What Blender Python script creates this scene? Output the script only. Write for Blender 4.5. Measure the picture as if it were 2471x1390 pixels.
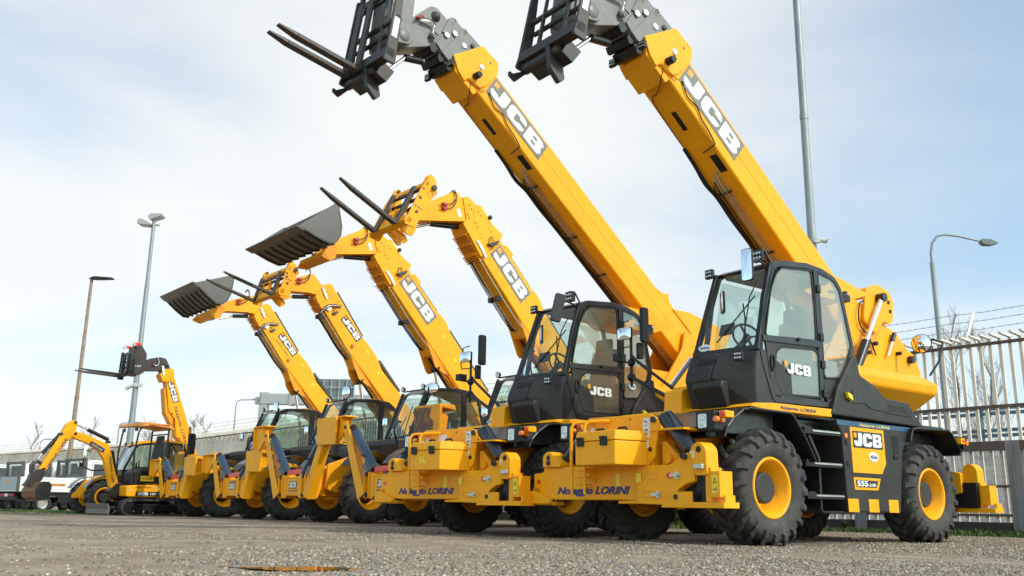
import bpy, bmesh, math, random
import numpy as np
from mathutils import Vector, Matrix, noise
from mathutils.geometry import tessellate_polygon
R = math.radians
random.seed(7)
for o in list(bpy.data.objects):
    bpy.data.objects.remove(o)
S = bpy.context.scene
COL = S.collection

# ------------------------------------------------------------------ camera
HC = 0.37
PITCH = math.atan(530 / 2200.0); ROLL = 0.0148
cam_d = bpy.data.cameras.new('camera'); cam = bpy.data.objects.new('camera', cam_d); COL.objects.link(cam)
cam_d.sensor_width = 36; cam_d.lens = 36 * 2200 / 2471; cam_d.clip_end = 3000; cam_d.clip_start = 0.05
fw = Vector((0, math.cos(PITCH), math.sin(PITCH))); up = Vector((0, -math.sin(PITCH), math.cos(PITCH))); rt = Vector((1, 0, 0))
rt2 = rt * math.cos(ROLL) + up * math.sin(ROLL); up2 = up * math.cos(ROLL) - rt * math.sin(ROLL)
m3 = Matrix((rt2, up2, -fw)).transposed()
cam.matrix_world = Matrix.Translation((0, 0, HC)) @ m3.to_4x4()
cam_d.dof.use_dof = True; cam_d.dof.focus_distance = 11.5; cam_d.dof.aperture_fstop = 5.0
S.camera = cam
S.render.resolution_x = 1024; S.render.resolution_y = 576
S.render.engine = 'CYCLES'; S.cycles.transparent_max_bounces = 24; S.cycles.max_bounces = 8

# ------------------------------------------------------------------ sky and sun
SUN_AZ = 120.0      # degrees clockwise from +Y (the way the camera looks)
SUN_EL = 38.0
W = bpy.data.worlds.new('World'); S.world = W; W.use_nodes = True
nt = W.node_tree; N = nt.nodes; L = nt.links
for n in list(N): N.remove(n)
out = N.new('ShaderNodeOutputWorld'); bg = N.new('ShaderNodeBackground'); L.new(bg.outputs[0], out.inputs[0])
sky = N.new('ShaderNodeTexSky'); sky.sky_type = 'NISHITA'; sky.sun_disc = False
sky.sun_elevation = R(SUN_EL); sky.sun_rotation = R(SUN_AZ); sky.air_density = 1.0; sky.dust_density = 0.6; sky.ozone_density = 2.5
bg.inputs[1].default_value = 0.125
# clouds: noise over the direction, stretched towards the horizon
tc = N.new('ShaderNodeTexCoord'); sep = N.new('ShaderNodeSeparateXYZ'); L.new(tc.outputs['Generated'], sep.inputs[0])
def wm(op, a, b=None):
    n = N.new('ShaderNodeMath'); n.operation = op
    for i, v in enumerate((a, b)):
        if v is None: continue
        if isinstance(v, (int, float)): n.inputs[i].default_value = v
        else: L.new(v, n.inputs[i])
    return n.outputs[0]
den = wm('ADD', wm('MAXIMUM', sep.outputs[2], 0.0), 0.16)
cx = wm('DIVIDE', sep.outputs[0], den); cy = wm('DIVIDE', sep.outputs[1], den)
cmb = N.new('ShaderNodeCombineXYZ'); L.new(cx, cmb.inputs[0]); L.new(cy, cmb.inputs[1])
mp = N.new('ShaderNodeMapping'); mp.inputs['Scale'].default_value = (0.55, 0.75, 1); mp.inputs['Location'].default_value = (3.1, 1.7, 0)
L.new(cmb.outputs[0], mp.inputs[0])
nz = N.new('ShaderNodeTexNoise'); nz.inputs['Scale'].default_value = 0.9; nz.inputs['Detail'].default_value = 9; nz.inputs['Roughness'].default_value = 0.52
nz.inputs['Distortion'].default_value = 0.35
L.new(mp.outputs[0], nz.inputs[0])
# a broad bank of cloud in the direction ahead and to the left, thinner to the right and overhead
vdot = N.new('ShaderNodeVectorMath'); vdot.operation = 'DOT_PRODUCT'; L.new(tc.outputs['Generated'], vdot.inputs[0])
vdot.inputs[1].default_value = Vector((-0.13, 0.88, 0.40)).normalized()
bank = wm('MULTIPLY', wm('SUBTRACT', vdot.outputs['Value'], 0.80), 1.25)
lowb = wm('MULTIPLY', wm('SUBTRACT', 0.26, sep.outputs[2]), 0.55)
rgt = wm('MULTIPLY', sep.outputs[0], -0.13)
back = wm('MULTIPLY', wm('MAXIMUM', wm('SUBTRACT', 0.35, sep.outputs[1]), 0.0), 0.45)
f = wm('ADD', wm('ADD', wm('ADD', wm('ADD', nz.outputs[0], bank), lowb), rgt), back)
rmp = N.new('ShaderNodeMapRange'); rmp.interpolation_type = 'SMOOTHSTEP'
L.new(f, rmp.inputs[0]); rmp.inputs[1].default_value = 0.38; rmp.inputs[2].default_value = 0.72
rmp.inputs[3].default_value = 0.30; rmp.inputs[4].default_value = 0.94
mix = N.new('ShaderNodeMixRGB'); L.new(rmp.outputs[0], mix.inputs[0])
hs = N.new('ShaderNodeHueSaturation'); hs.inputs['Saturation'].default_value = 1.0; hs.inputs['Value'].default_value = 1.38; L.new(sky.outputs[0], hs.inputs['Color'])
tn = N.new('ShaderNodeMixRGB'); tn.blend_type = 'MULTIPLY'; tn.inputs[0].default_value = 1; L.new(hs.outputs[0], tn.inputs[1]); tn.inputs[2].default_value = (0.80, 1.06, 1.05, 1)
L.new(tn.outputs[0], mix.inputs[1]); mix.inputs[2].default_value = (7.3, 7.5, 7.4, 1)
# sky brightened and warmed behind the camera, added as fill on front faces
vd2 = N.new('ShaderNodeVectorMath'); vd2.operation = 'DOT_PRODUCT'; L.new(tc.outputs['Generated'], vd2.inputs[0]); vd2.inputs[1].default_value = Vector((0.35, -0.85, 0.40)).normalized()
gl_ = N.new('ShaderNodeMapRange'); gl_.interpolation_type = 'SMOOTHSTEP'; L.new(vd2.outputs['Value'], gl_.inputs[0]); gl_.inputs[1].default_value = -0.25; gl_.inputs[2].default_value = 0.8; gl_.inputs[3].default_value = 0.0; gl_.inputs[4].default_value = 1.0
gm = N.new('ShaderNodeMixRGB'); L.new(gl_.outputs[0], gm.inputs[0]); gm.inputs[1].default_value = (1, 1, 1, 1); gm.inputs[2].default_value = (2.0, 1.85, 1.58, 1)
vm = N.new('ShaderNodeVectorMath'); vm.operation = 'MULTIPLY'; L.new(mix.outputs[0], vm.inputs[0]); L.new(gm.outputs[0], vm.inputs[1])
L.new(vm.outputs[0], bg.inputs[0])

sun_d = bpy.data.lights.new('sun', 'SUN'); sun = bpy.data.objects.new('sun', sun_d); COL.objects.link(sun)
sun_d.energy = 2.7; sun_d.angle = R(2.5); sun_d.color = (1.0, 0.93, 0.82)
sd = Vector((math.sin(R(SUN_AZ)) * math.cos(R(SUN_EL)), math.cos(R(SUN_AZ)) * math.cos(R(SUN_EL)), math.sin(R(SUN_EL))))
sun.rotation_euler = sd.to_track_quat('Z', 'Y').to_euler()
S.view_settings.view_transform = 'Standard'; S.view_settings.look = 'None'; S.view_settings.gamma = 1
S.view_settings.exposure = 0.10

# ------------------------------------------------------------------ materials
MATS = {}
def mat(name, col, rough=0.5, metal=0.0, coat=0.0, var=0.0, vscale=6.0, bump=0.0, bscale=60.0, spec=0.5, dirt=None, dirt_amt=0.0, dscale=3.0, rvar=0.0, trans=0.0, emit=None, stretch=None, grime=0.0):
    m = bpy.data.materials.new(name); m.use_nodes = True; t = m.node_tree; n = t.nodes; l = t.links
    b = n['Principled BSDF']
    b.inputs['Base Color'].default_value = (*col, 1); b.inputs['Roughness'].default_value = rough; b.inputs['Metallic'].default_value = metal
    b.inputs['Coat Weight'].default_value = coat; b.inputs['Coat Roughness'].default_value = 0.08; b.inputs['Specular IOR Level'].default_value = spec
    tcn = n.new('ShaderNodeTexCoord')
    src = tcn.outputs['Object']
    if stretch:
        mpn = n.new('ShaderNodeMapping'); mpn.inputs['Scale'].default_value = stretch; l.new(src, mpn.inputs[0]); src = mpn.outputs[0]
    cs = None
    if var > 0 or dirt:
        nn = n.new('ShaderNodeTexNoise'); nn.inputs['Scale'].default_value = vscale; nn.inputs['Detail'].default_value = 6; l.new(src, nn.inputs[0])
        hv = n.new('ShaderNodeHueSaturation'); hv.inputs['Color'].default_value = (*col, 1)
        mr = n.new('ShaderNodeMapRange'); mr.inputs[1].default_value = 0.3; mr.inputs[2].default_value = 0.7; mr.inputs[3].default_value = 1 - var; mr.inputs[4].default_value = 1 + var
        l.new(nn.outputs[0], mr.inputs[0]); l.new(mr.outputs[0], hv.inputs['Value']); cs = hv.outputs[0]
    if dirt:
        n2 = n.new('ShaderNodeTexNoise'); n2.inputs['Scale'].default_value = dscale; n2.inputs['Detail'].default_value = 9; n2.inputs['Roughness'].default_value = 0.65; l.new(src, n2.inputs[0])
        r2 = n.new('ShaderNodeMapRange'); r2.inputs[1].default_value = 0.5; r2.inputs[2].default_value = 0.72; r2.inputs[3].default_value = 0; r2.inputs[4].default_value = dirt_amt; l.new(n2.outputs[0], r2.inputs[0])
        mx = n.new('ShaderNodeMixRGB'); l.new(r2.outputs[0], mx.inputs[0]); l.new(cs, mx.inputs[1]); mx.inputs[2].default_value = (*dirt, 1); cs = mx.outputs[0]
    if grime:
        mg = n.new('ShaderNodeMapping'); mg.inputs['Scale'].default_value = (5, 5, .7); l.new(tcn.outputs['Object'], mg.inputs[0])
        ng = n.new('ShaderNodeTexNoise'); ng.inputs['Scale'].default_value = 3.2; ng.inputs['Detail'].default_value = 8; ng.inputs['Roughness'].default_value = .7; l.new(mg.outputs[0], ng.inputs[0])
        rg = n.new('ShaderNodeMapRange'); rg.inputs[1].default_value = .54; rg.inputs[2].default_value = .75; rg.inputs[3].default_value = 0; rg.inputs[4].default_value = grime; l.new(ng.outputs[0], rg.inputs[0])
        xg = n.new('ShaderNodeMixRGB'); l.new(rg.outputs[0], xg.inputs[0]); l.new(cs, xg.inputs[1]); xg.inputs[2].default_value = (.20, .12, .055, 1); cs = xg.outputs[0]
    if cs: l.new(cs, b.inputs['Base Color'])
    if rvar > 0:
        n3 = n.new('ShaderNodeTexNoise'); n3.inputs['Scale'].default_value = 9; n3.inputs['Detail'].default_value = 5; l.new(src, n3.inputs[0])
        r3 = n.new('ShaderNodeMapRange'); r3.inputs[3].default_value = rough - rvar; r3.inputs[4].default_value = rough + rvar; l.new(n3.outputs[0], r3.inputs[0]); l.new(r3.outputs[0], b.inputs['Roughness'])
    if bump > 0:
        n4 = n.new('ShaderNodeTexNoise'); n4.inputs['Scale'].default_value = bscale; n4.inputs['Detail'].default_value = 4; l.new(src, n4.inputs[0])
        bp = n.new('ShaderNodeBump'); bp.inputs['Strength'].default_value = bump; bp.inputs['Distance'].default_value = 0.01; l.new(n4.outputs[0], bp.inputs['Height']); l.new(bp.outputs[0], b.inputs['Normal'])
    if emit: b.inputs['Emission Color'].default_value = (*emit[:3], 1); b.inputs['Emission Strength'].default_value = emit[3]
    MATS[name] = m
    return m
YEL = (0.93, 0.385, 0.006)
mat('yellow_paint', YEL, 0.45, coat=0.04, spec=0.22, var=0.05, vscale=2.2, dirt=(0.42, 0.20, 0.03), dirt_amt=0.10, dscale=2.6, rvar=0.10, bump=0.04, bscale=40, grime=0.30)
mat('yellow_worn_shade', (0.80, 0.31, 0.008), 0.45, spec=0.3, var=0.07, vscale=4, dirt=(0.28, 0.15, 0.05), dirt_amt=0.35, dscale=5, rvar=0.10)  # worn, dirty yellow; its darker tone also stands in for shade
mat('orange_roof', (0.78, 0.30, 0.05), 0.45, var=0.10, vscale=5, dirt=(0.6, 0.35, 0.15), dirt_amt=0.3)
mat('black_paint', (0.0115, 0.0115, 0.012), 0.34, coat=0.10, spec=0.4, var=0.15, vscale=5, dirt=(0.07, 0.062, 0.05), dirt_amt=0.25, dscale=3.5, rvar=0.10)
mat('grey_body', (0.027, 0.0245, 0.022), 0.45, spec=0.35, var=0.12, vscale=3, dirt=(0.085, 0.075, 0.06), dirt_amt=0.25, dscale=3, rvar=0.10, bump=0.05, bscale=250)
mat('black_plastic', (0.010, 0.010, 0.010), 0.5, spec=0.4, bump=0.05, bscale=200)
mat('blue_black', (0.010, 0.017, 0.028), 0.3, coat=0.3, rvar=0.05)
mat('blue_strip', (0.012, 0.060, 0.13), 0.35, coat=0.2, var=0.1)
mat('boom_grey', (0.17, 0.168, 0.155), 0.42, var=0.10, vscale=4, dirt=(0.05, 0.045, 0.04), dirt_amt=0.35, dscale=5, rvar=0.1)
mat('rubber', (0.042, 0.039, 0.037), 0.80, var=0.25, vscale=7, dirt=(0.13, 0.105, 0.078), dirt_amt=0.60, dscale=4.5, bump=0.25, bscale=90)
mat('rubber_clean', (0.030, 0.029, 0.028), 0.72, var=0.2, vscale=7, dirt=(0.07, 0.06, 0.047), dirt_amt=0.45, dscale=4.5, bump=0.2, bscale=90)
mat('steel_dark', (0.045, 0.042, 0.040), 0.42, metal=0.4, var=0.15, vscale=8, dirt=(0.10, 0.055, 0.03), dirt_amt=0.45, dscale=6, rvar=0.1)
mat('fork_steel', (0.040, 0.034, 0.031), 0.48, metal=0.2, var=0.2, vscale=10, dirt=(0.10, 0.055, 0.035), dirt_amt=0.6, dscale=9, rvar=0.1)
mat('bucket_grey', (0.092, 0.084, 0.072), 0.38, metal=0.0, var=0.1, vscale=3, rvar=0.08)
mat('rust_steel', (0.22, 0.10, 0.045), 0.55, metal=0.3, var=0.35, vscale=9, dirt=(0.09, 0.08, 0.075), dirt_amt=0.8, dscale=4)
mat('rust_flaky', (0.13, 0.055, 0.03), 0.6, var=0.3, vscale=12, dirt=(0.75, 0.33, 0.02), dirt_amt=0.8, dscale=9)
mat('ram_blue', (0.022, 0.048, 0.085), 0.35, coat=0.3, rvar=0.08)
mat('blade_grey', (0.17, 0.145, 0.12), 0.6, var=0.2, vscale=9, dirt=(0.09, 0.06, 0.045), dirt_amt=0.6)
mat('zinc', (0.55, 0.54, 0.50), 0.35, metal=0.8, var=0.1)
mat('chrome', (0.80, 0.80, 0.80), 0.12, metal=1.0)
mat('mirror_glass', (0.85, 0.87, 0.88), 0.02, metal=1.0)
mat('hose', (0.012, 0.012, 0.012), 0.5)
mat('hub_grey', (0.028, 0.027, 0.026), 0.65, var=0.15)
mat('white_decal', (0.72, 0.72, 0.70), 0.45)
mat('grey_decal', (0.17, 0.165, 0.15), 0.45)
mat('black_decal', (0.02, 0.02, 0.02), 0.4)
mat('amber_decal', (0.80, 0.33, 0.03), 0.4)
mat('yellow_decal', (0.88, 0.62, 0.03), 0.4)
mat('navy_text', (0.010, 0.014, 0.14), 0.4)
mat('dark_text', (0.05, 0.035, 0.05), 0.4)
mat('cream_text', (0.62, 0.55, 0.20), 0.4)
mat('pale_blue', (0.40, 0.60, 0.68), 0.4)
mat('red_paint', (0.72, 0.020, 0.014), 0.35, coat=0.2)
mat('red_dark', (0.35, 0.015, 0.012), 0.4)
mat('orange_lens', (0.85, 0.20, 0.01), 0.25, coat=0.4)
mat('lamp_lens', (0.60, 0.60, 0.57), 0.2, metal=0.35, var=0.45, vscale=45)
mat('galvanised', (0.27, 0.29, 0.30), 0.5, metal=0.45, var=0.14, vscale=7, stretch=(1, 1, 0.25))
mat('rusty_pole', (0.26, 0.175, 0.12), 0.65, var=0.25, vscale=2.5, dirt=(0.34, 0.30, 0.26), dirt_amt=0.6, dscale=1.5)
mat('fence_bar', (0.74, 0.68, 0.60), 0.55, metal=0.1, var=0.12, vscale=2, dirt=(0.40, 0.30, 0.22), dirt_amt=0.35, dscale=5)
mat('fence_rail', (0.105, 0.080, 0.062), 0.6, var=0.15, vscale=4, dirt=(0.16, 0.12, 0.09), dirt_amt=0.4)
mat('fence_sheet', (0.74, 0.65, 0.53), 0.6, var=0.10, vscale=1.2, dirt=(0.30, 0.25, 0.19), dirt_amt=0.35, dscale=0.8)
mat('concrete', (0.62, 0.59, 0.53), 0.85, var=0.2, vscale=4, dirt=(0.10, 0.095, 0.075), dirt_amt=0.5)
mat('dark_kerb', (0.045, 0.040, 0.036), 0.85, var=0.2, vscale=4)
mat('gantry_grey', (0.34, 0.36, 0.35), 0.6, var=0.1)
mat('gantry_back', (0.14, 0.17, 0.19), 0.6, var=0.1)
mat('guard_steel', (0.10, 0.14, 0.17), 0.5, metal=0.4, var=0.1)
mat('truck_white', (0.80, 0.79, 0.75), 0.35, coat=0.3, var=0.04, vscale=2, dirt=(0.45, 0.40, 0.33), dirt_amt=0.25, dscale=2.5)
mat('truck_grey', (0.40, 0.43, 0.44), 0.45, metal=0.2, var=0.08)
mat('truck_frame', (0.085, 0.078, 0.070), 0.5, var=0.1)
mat('truck_window', (0.07, 0.085, 0.09), 0.10, coat=0.5)
mat('rim_silver', (0.45, 0.44, 0.41), 0.4, metal=0.5, var=0.1)
mat('seat_cloth', (0.045, 0.047, 0.048), 0.8, var=0.1)
mat('plastic_wrap', (0.30, 0.33, 0.33), 0.18, var=0.2, vscale=12)
mat('headliner', (0.26, 0.22, 0.16), 0.8)
mat('bark', (0.13, 0.10, 0.08), 0.9, var=0.2)
mat('twigs', (0.30, 0.25, 0.21), 0.9, var=0.2)
mat('weed', (0.070, 0.125, 0.022), 0.6, var=0.4, vscale=3)
mat('camera_white', (0.5, 0.5, 0.48), 0.4)

def glass_mat(name, tint, refl=0.9, dirt_sheen=0.06, base=0.05):
    m = bpy.data.materials.new(name); m.use_nodes = True; t = m.node_tree; n = t.nodes; l = t.links
    for q in list(n): n.remove(q)
    o = n.new('ShaderNodeOutputMaterial'); tr = n.new('ShaderNodeBsdfTransparent'); gl = n.new('ShaderNodeBsdfGlossy'); mx = n.new('ShaderNodeMixShader')
    tr.inputs[0].default_value = (*tint, 1); gl.inputs[0].default_value = (refl, refl, refl, 1); gl.inputs['Roughness'].default_value = 0.015
    lw = n.new('ShaderNodeLayerWeight'); lw.inputs[0].default_value = .5
    pw = n.new('ShaderNodeMath'); pw.operation = 'POWER'; pw.inputs[1].default_value = 4; l.new(lw.outputs['Facing'], pw.inputs[0])
    fr = n.new('ShaderNodeMapRange'); fr.inputs[3].default_value = base; fr.inputs[4].default_value = .95; l.new(pw.outputs[0], fr.inputs[0])
    l.new(fr.outputs[0], mx.inputs[0]); l.new(tr.outputs[0], mx.inputs[1]); l.new(gl.outputs[0], mx.inputs[2])
    df = n.new('ShaderNodeBsdfDiffuse'); df.inputs[0].default_value = (0.62, 0.60, 0.50, 1)  # beige film: some dirt, plus brightness painted in for reflections on the panes
    nz_ = n.new('ShaderNodeTexNoise'); nz_.inputs['Scale'].default_value = 1.3; nz_.inputs['Detail'].default_value = 2
    tcn = n.new('ShaderNodeTexCoord'); l.new(tcn.outputs['Object'], nz_.inputs[0])
    r_ = n.new('ShaderNodeMapRange'); r_.inputs[1].default_value = 0.35; r_.inputs[2].default_value = 0.7; r_.inputs[3].default_value = dirt_sheen * 0.3; r_.inputs[4].default_value = dirt_sheen * 1.8; l.new(nz_.outputs[0], r_.inputs[0])
    m2 = n.new('ShaderNodeMixShader'); l.new(r_.outputs[0], m2.inputs[0]); l.new(mx.outputs[0], m2.inputs[1]); l.new(df.outputs[0], m2.inputs[2])
    l.new(m2.outputs[0], o.inputs[0]); MATS[name] = m
glass_mat('glass', (0.86, 0.93, 0.90), 1.0, 0.05)
glass_mat('glass_side', (0.80, 0.83, 0.76), 1.0, 0.10, 0.09)

# ------------------------------------------------------------------ mesh builder
def inset(poly, w):
    n = len(poly); a = sum(poly[i][0] * poly[(i + 1) % n][1] - poly[(i + 1) % n][0] * poly[i][1] for i in range(n))
    sg = 1 if a > 0 else -1; res = []
    for i in range(n):
        p0, p1, p2 = Vector(poly[i - 1]), Vector(poly[i]), Vector(poly[(i + 1) % n])
        d1 = (p1 - p0).normalized(); d2 = (p2 - p1).normalized()
        n1 = Vector((-d1.y, d1.x)) * sg; n2 = Vector((-d2.y, d2.x)) * sg
        b = n1 + n2
        k = w / max(0.35, b.length / 2 * b.length / 2 * 2 / b.length) if b.length > 1e-6 else w
        b.normalize(); c = max(0.4, b.dot(n1)); res.append(tuple(p1 + b * (w / c)))
    return res
SPLIT = set('side_plate door_hinge pivot_pin hose_clamp boss latch carry_handle lock_pin reflector door_latch instruction_label mounting_plate hitch_plate frame_ear lower_bracket wear_strip cross_tube pressed_slot bed_post tail_lamp work_lamp side_marker rail warning_marking hose_coupler hose_guard wear_pad_housing boom_slot_shade side_stripe sign_framing lens foot_pad mudguard ram_lug step_bracket label_print warning_sticker ram_barrel warning_sticker lamp_rail headboard guard wheel_bolts stud control_lever valve_block jack_bracket door_gap pin_and_chain ram_rod mirror_arm grab_rail turret pivot_bracket access_ladder'.split())
AX = {'y': lambda a, b, t: (a, t, b), 'x': lambda a, b, t: (t, a, b), 'z': lambda a, b, t: (a, b, t)}
class MB:
    def __init__(s): s.v = []; s.f = []; s.s = []
    def add(s, v, f, smooth=False):
        k = len(s.v); s.v += [tuple(p) for p in v]; s.f += [tuple(i + k for i in q) for q in f]; s.s += [smooth] * len(f); return s
    def box(s, x0, x1, y0, y1, z0, z1):
        v = [(x, y, z) for z in (z0, z1) for y in (y0, y1) for x in (x0, x1)]
        return s.add(v, [(0, 2, 3, 1), (4, 5, 7, 6), (0, 1, 5, 4), (2, 6, 7, 3), (0, 4, 6, 2), (1, 3, 7, 5)])
    def prism(s, pts, a0, a1, ax='y', pts1=None):
        g = AX[ax]; n = len(pts); q = pts1 or pts
        v = [g(a, b, a0) for a, b in pts] + [g(a, b, a1) for a, b in q]
        return s.add(v, [tuple(range(n)), tuple(range(2 * n - 1, n - 1, -1))] + [(i, (i + 1) % n, n + (i + 1) % n, n + i) for i in range(n)])
    def ring(s, pts, w, a0, a1, ax='y'):
        g = AX[ax]; n = len(pts); q = inset(pts, w)
        v = [g(a, b, a0) for a, b in pts] + [g(a, b, a0) for a, b in q] + [g(a, b, a1) for a, b in pts] + [g(a, b, a1) for a, b in q]
        f = []
        for i in range(n):
            j = (i + 1) % n
            f += [(i, j, n + j, n + i), (2 * n + i, 3 * n + i, 3 * n + j, 2 * n + j), (i, 2 * n + i, 2 * n + j, j), (n + i, n + j, 3 * n + j, 3 * n + i)]
        return s.add(v, f)
    def cyl(s, p0, p1, r0, r1=None, n=16, cap=True):
        r1 = r0 if r1 is None else r1
        p0 = Vector(p0); p1 = Vector(p1); d = (p1 - p0).normalized()
        a = d.orthogonal().normalized(); b = d.cross(a)
        v = []
        for p, r in ((p0, r0), (p1, r1)):
            v += [p + (a * math.cos(2 * math.pi * i / n) + b * math.sin(2 * math.pi * i / n)) * r for i in range(n)]
        s.add(v, [(i, (i + 1) % n, n + (i + 1) % n, n + i) for i in range(n)], True)
        if cap: s.add(v, [tuple(range(n - 1, -1, -1)), tuple(range(n, 2 * n))])
        return s
    def tube(s, pts, r, n=8, closed=False):
        pts = [Vector(p) for p in pts]; m = len(pts); v = []; prev = None
        for i, p in enumerate(pts):
            if closed: d = (pts[(i + 1) % m] - pts[i - 1]).normalized()
            else: d = (pts[min(i + 1, m - 1)] - pts[max(i - 1, 0)]).normalized()
            if prev is None: a = d.orthogonal().normalized()
            else:
                a = prev - d * prev.dot(d)
                a = a.normalized() if a.length > 1e-5 else d.orthogonal().normalized()
            prev = a; b = d.cross(a); rr = r[i] if isinstance(r, (list, tuple)) else r
            v += [p + (a * math.cos(2 * math.pi * k / n) + b * math.sin(2 * math.pi * k / n)) * rr for k in range(n)]
        f = [(i * n + k, i * n + (k + 1) % n, ((i + 1) % m) * n + (k + 1) % n, ((i + 1) % m) * n + k) for i in range(m if closed else m - 1) for k in range(n)]
        s.add(v, f, True)
        if not closed: s.add(v, [tuple(range(n - 1, -1, -1)), tuple(range((m - 1) * n, m * n))])
        return s
    def lathe(s, prof, n=32, c=(0, 0, 0), ax='y', smooth=True):
        # prof: (axial, radius)
        v = []
        for a, r in prof:
            for i in range(n):
                t = 2 * math.pi * i / n; p = (r * math.cos(t), r * math.sin(t))
                q = {'y': (p[0], a, p[1]), 'x': (a, p[0], p[1]), 'z': (p[0], p[1], a)}[ax]
                v.append((q[0] + c[0], q[1] + c[1], q[2] + c[2]))
        m = len(prof)
        return s.add(v, [(j * n + i, j * n + (i + 1) % n, (j + 1) * n + (i + 1) % n, (j + 1) * n + i) for j in range(m - 1) for i in range(n)], smooth)
    def bar(s, p0, p1, w, h, upv=(0, 0, 1)):
        p0 = Vector(p0); p1 = Vector(p1); d = (p1 - p0).normalized(); u = Vector(upv)
        a = d.cross(u); a = a.normalized() if a.length > 1e-4 else d.orthogonal().normalized(); b = a.cross(d)
        v = [p + a * (x * w / 2) + b * (y * h / 2) for p in (p0, p1) for x, y in ((-1, -1), (1, -1), (1, 1), (-1, 1))]
        return s.add(v, [(3, 2, 1, 0), (4, 5, 6, 7), (0, 1, 5, 4), (1, 2, 6, 5), (2, 3, 7, 6), (3, 0, 4, 7)])
    def quad(s, a, b, c, d, t=0.0):
        a, b, c, d = map(Vector, (a, b, c, d)); nrm = (b - a).cross(d - a).normalized() * t
        if t == 0: return s.add([a, b, c, d], [(0, 1, 2, 3)])
        v = [a, b, c, d, a - nrm, b - nrm, c - nrm, d - nrm]
        return s.add(v, [(0, 1, 2, 3), (7, 6, 5, 4), (0, 4, 5, 1), (1, 5, 6, 2), (2, 6, 7, 3), (3, 7, 4, 0)])
    def sphere(s, c, r, n=12, m=8, sc=(1, 1, 1)):
        v = [(c[0] + sc[0] * r * math.sin(math.pi * j / m) * math.cos(2 * math.pi * i / n), c[1] + sc[1] * r * math.sin(math.pi * j / m) * math.sin(2 * math.pi * i / n), c[2] + sc[2] * r * math.cos(math.pi * j / m)) for j in range(m + 1) for i in range(n)]
        return s.add(v, [(j * n + i, j * n + (i + 1) % n, (j + 1) * n + (i + 1) % n, (j + 1) * n + i) for j in range(m) for i in range(n)], True)
    def xf(s, M): s.v = [tuple(M @ Vector(p)) for p in s.v]; return s
    def pieces(s):
        key = {}; par = list(range(len(s.v)))
        def fd(a):
            while par[a] != a: par[a] = par[par[a]]; a = par[a]
            return a
        for i, p in enumerate(s.v):
            k = (round(p[0], 4), round(p[1], 4), round(p[2], 4))
            if k in key: par[fd(i)] = fd(key[k])
            else: key[k] = i
        for q in s.f:
            for a in q[1:]: par[fd(a)] = fd(q[0])
        out = {}
        for q, sm in zip(s.f, s.s):
            b = out.setdefault(fd(q[0]), (MB(), {})); mb, mp_ = b; f = []
            for a in q:
                if a not in mp_: mp_[a] = len(mb.v); mb.v.append(s.v[a])
                f.append(mp_[a])
            mb.f.append(tuple(f)); mb.s.append(sm)
        return [b[0] for b in out.values()]
    def build(s, name, m, parent=None, bevel=0.0, loc=None, seg=2, raw=False):
        if name in SPLIT:
            ps = s.pieces()
            if 1 < len(ps) <= 40:
                return [p._build(name, m, parent, bevel, loc, seg, raw) for p in ps][0]
        return s._build(name, m, parent, bevel, loc, seg, raw)
    def _build(s, name, m, parent=None, bevel=0.0, loc=None, seg=2, raw=False):
        me = bpy.data.meshes.new(name); me.from_pydata(s.v, [], s.f)
        for p, q in zip(me.polygons, s.s): p.use_smooth = q
        if not raw:
            bm = bmesh.new(); bm.from_mesh(me); bmesh.ops.recalc_face_normals(bm, faces=bm.faces); bm.to_mesh(me); bm.free()
        me.materials.append(MATS[m] if isinstance(m, str) else m)
        o = bpy.data.objects.new(name, me); COL.objects.link(o)
        if loc: o.location = loc
        if parent: o.parent = parent
        if bevel > 0:
            b = o.modifiers.new('bevel', 'BEVEL'); b.width = bevel; b.segments = seg; b.limit_method = 'ANGLE'; b.angle_limit = R(35); b.harden_normals = False
        return o
def fillet(pts, r, n=3):
    """round the corners of a 2-D polygon"""
    res = []; m = len(pts)
    for i in range(m):
        p0, p1, p2 = Vector(pts[i - 1]), Vector(pts[i]), Vector(pts[(i + 1) % m])
        a = p0 - p1; b = p2 - p1; rr = min(r, a.length * 0.45, b.length * 0.45)
        A = p1 + a.normalized() * rr; B = p1 + b.normalized() * rr
        for k in range(n + 1):
            t = k / n; res.append(tuple(A * (1 - t) ** 2 + p1 * (2 * t * (1 - t)) + B * t * t))
    return res
def tag(o, label=None, cat=None, group=None, kind=None):
    if label: o['label'] = label
    if cat: o['category'] = cat
    if group: o['group'] = group
    if kind: o['kind'] = kind
    return o
def empty(name, loc, yaw_fw=None, label=None, cat=None, group=None):
    """yaw_fw: bearing (degrees clockwise from +Y) of the thing's REAR; local +X is its front, +Y its left"""
    o = bpy.data.objects.new(name, None); COL.objects.link(o); o.location = loc
    if yaw_fw is not None:
        a = R(yaw_fw); o.rotation_euler = (0, 0, math.atan2(-math.cos(a), -math.sin(a)))
    o.empty_display_size = 0.3
    return tag(o, label, cat, group)
def copy_tree(o, parent=None):
    c = o.copy(); COL.objects.link(c)
    if parent: c.parent = parent
    for ch in list(o.children): copy_tree(ch, c)
    return c

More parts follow.
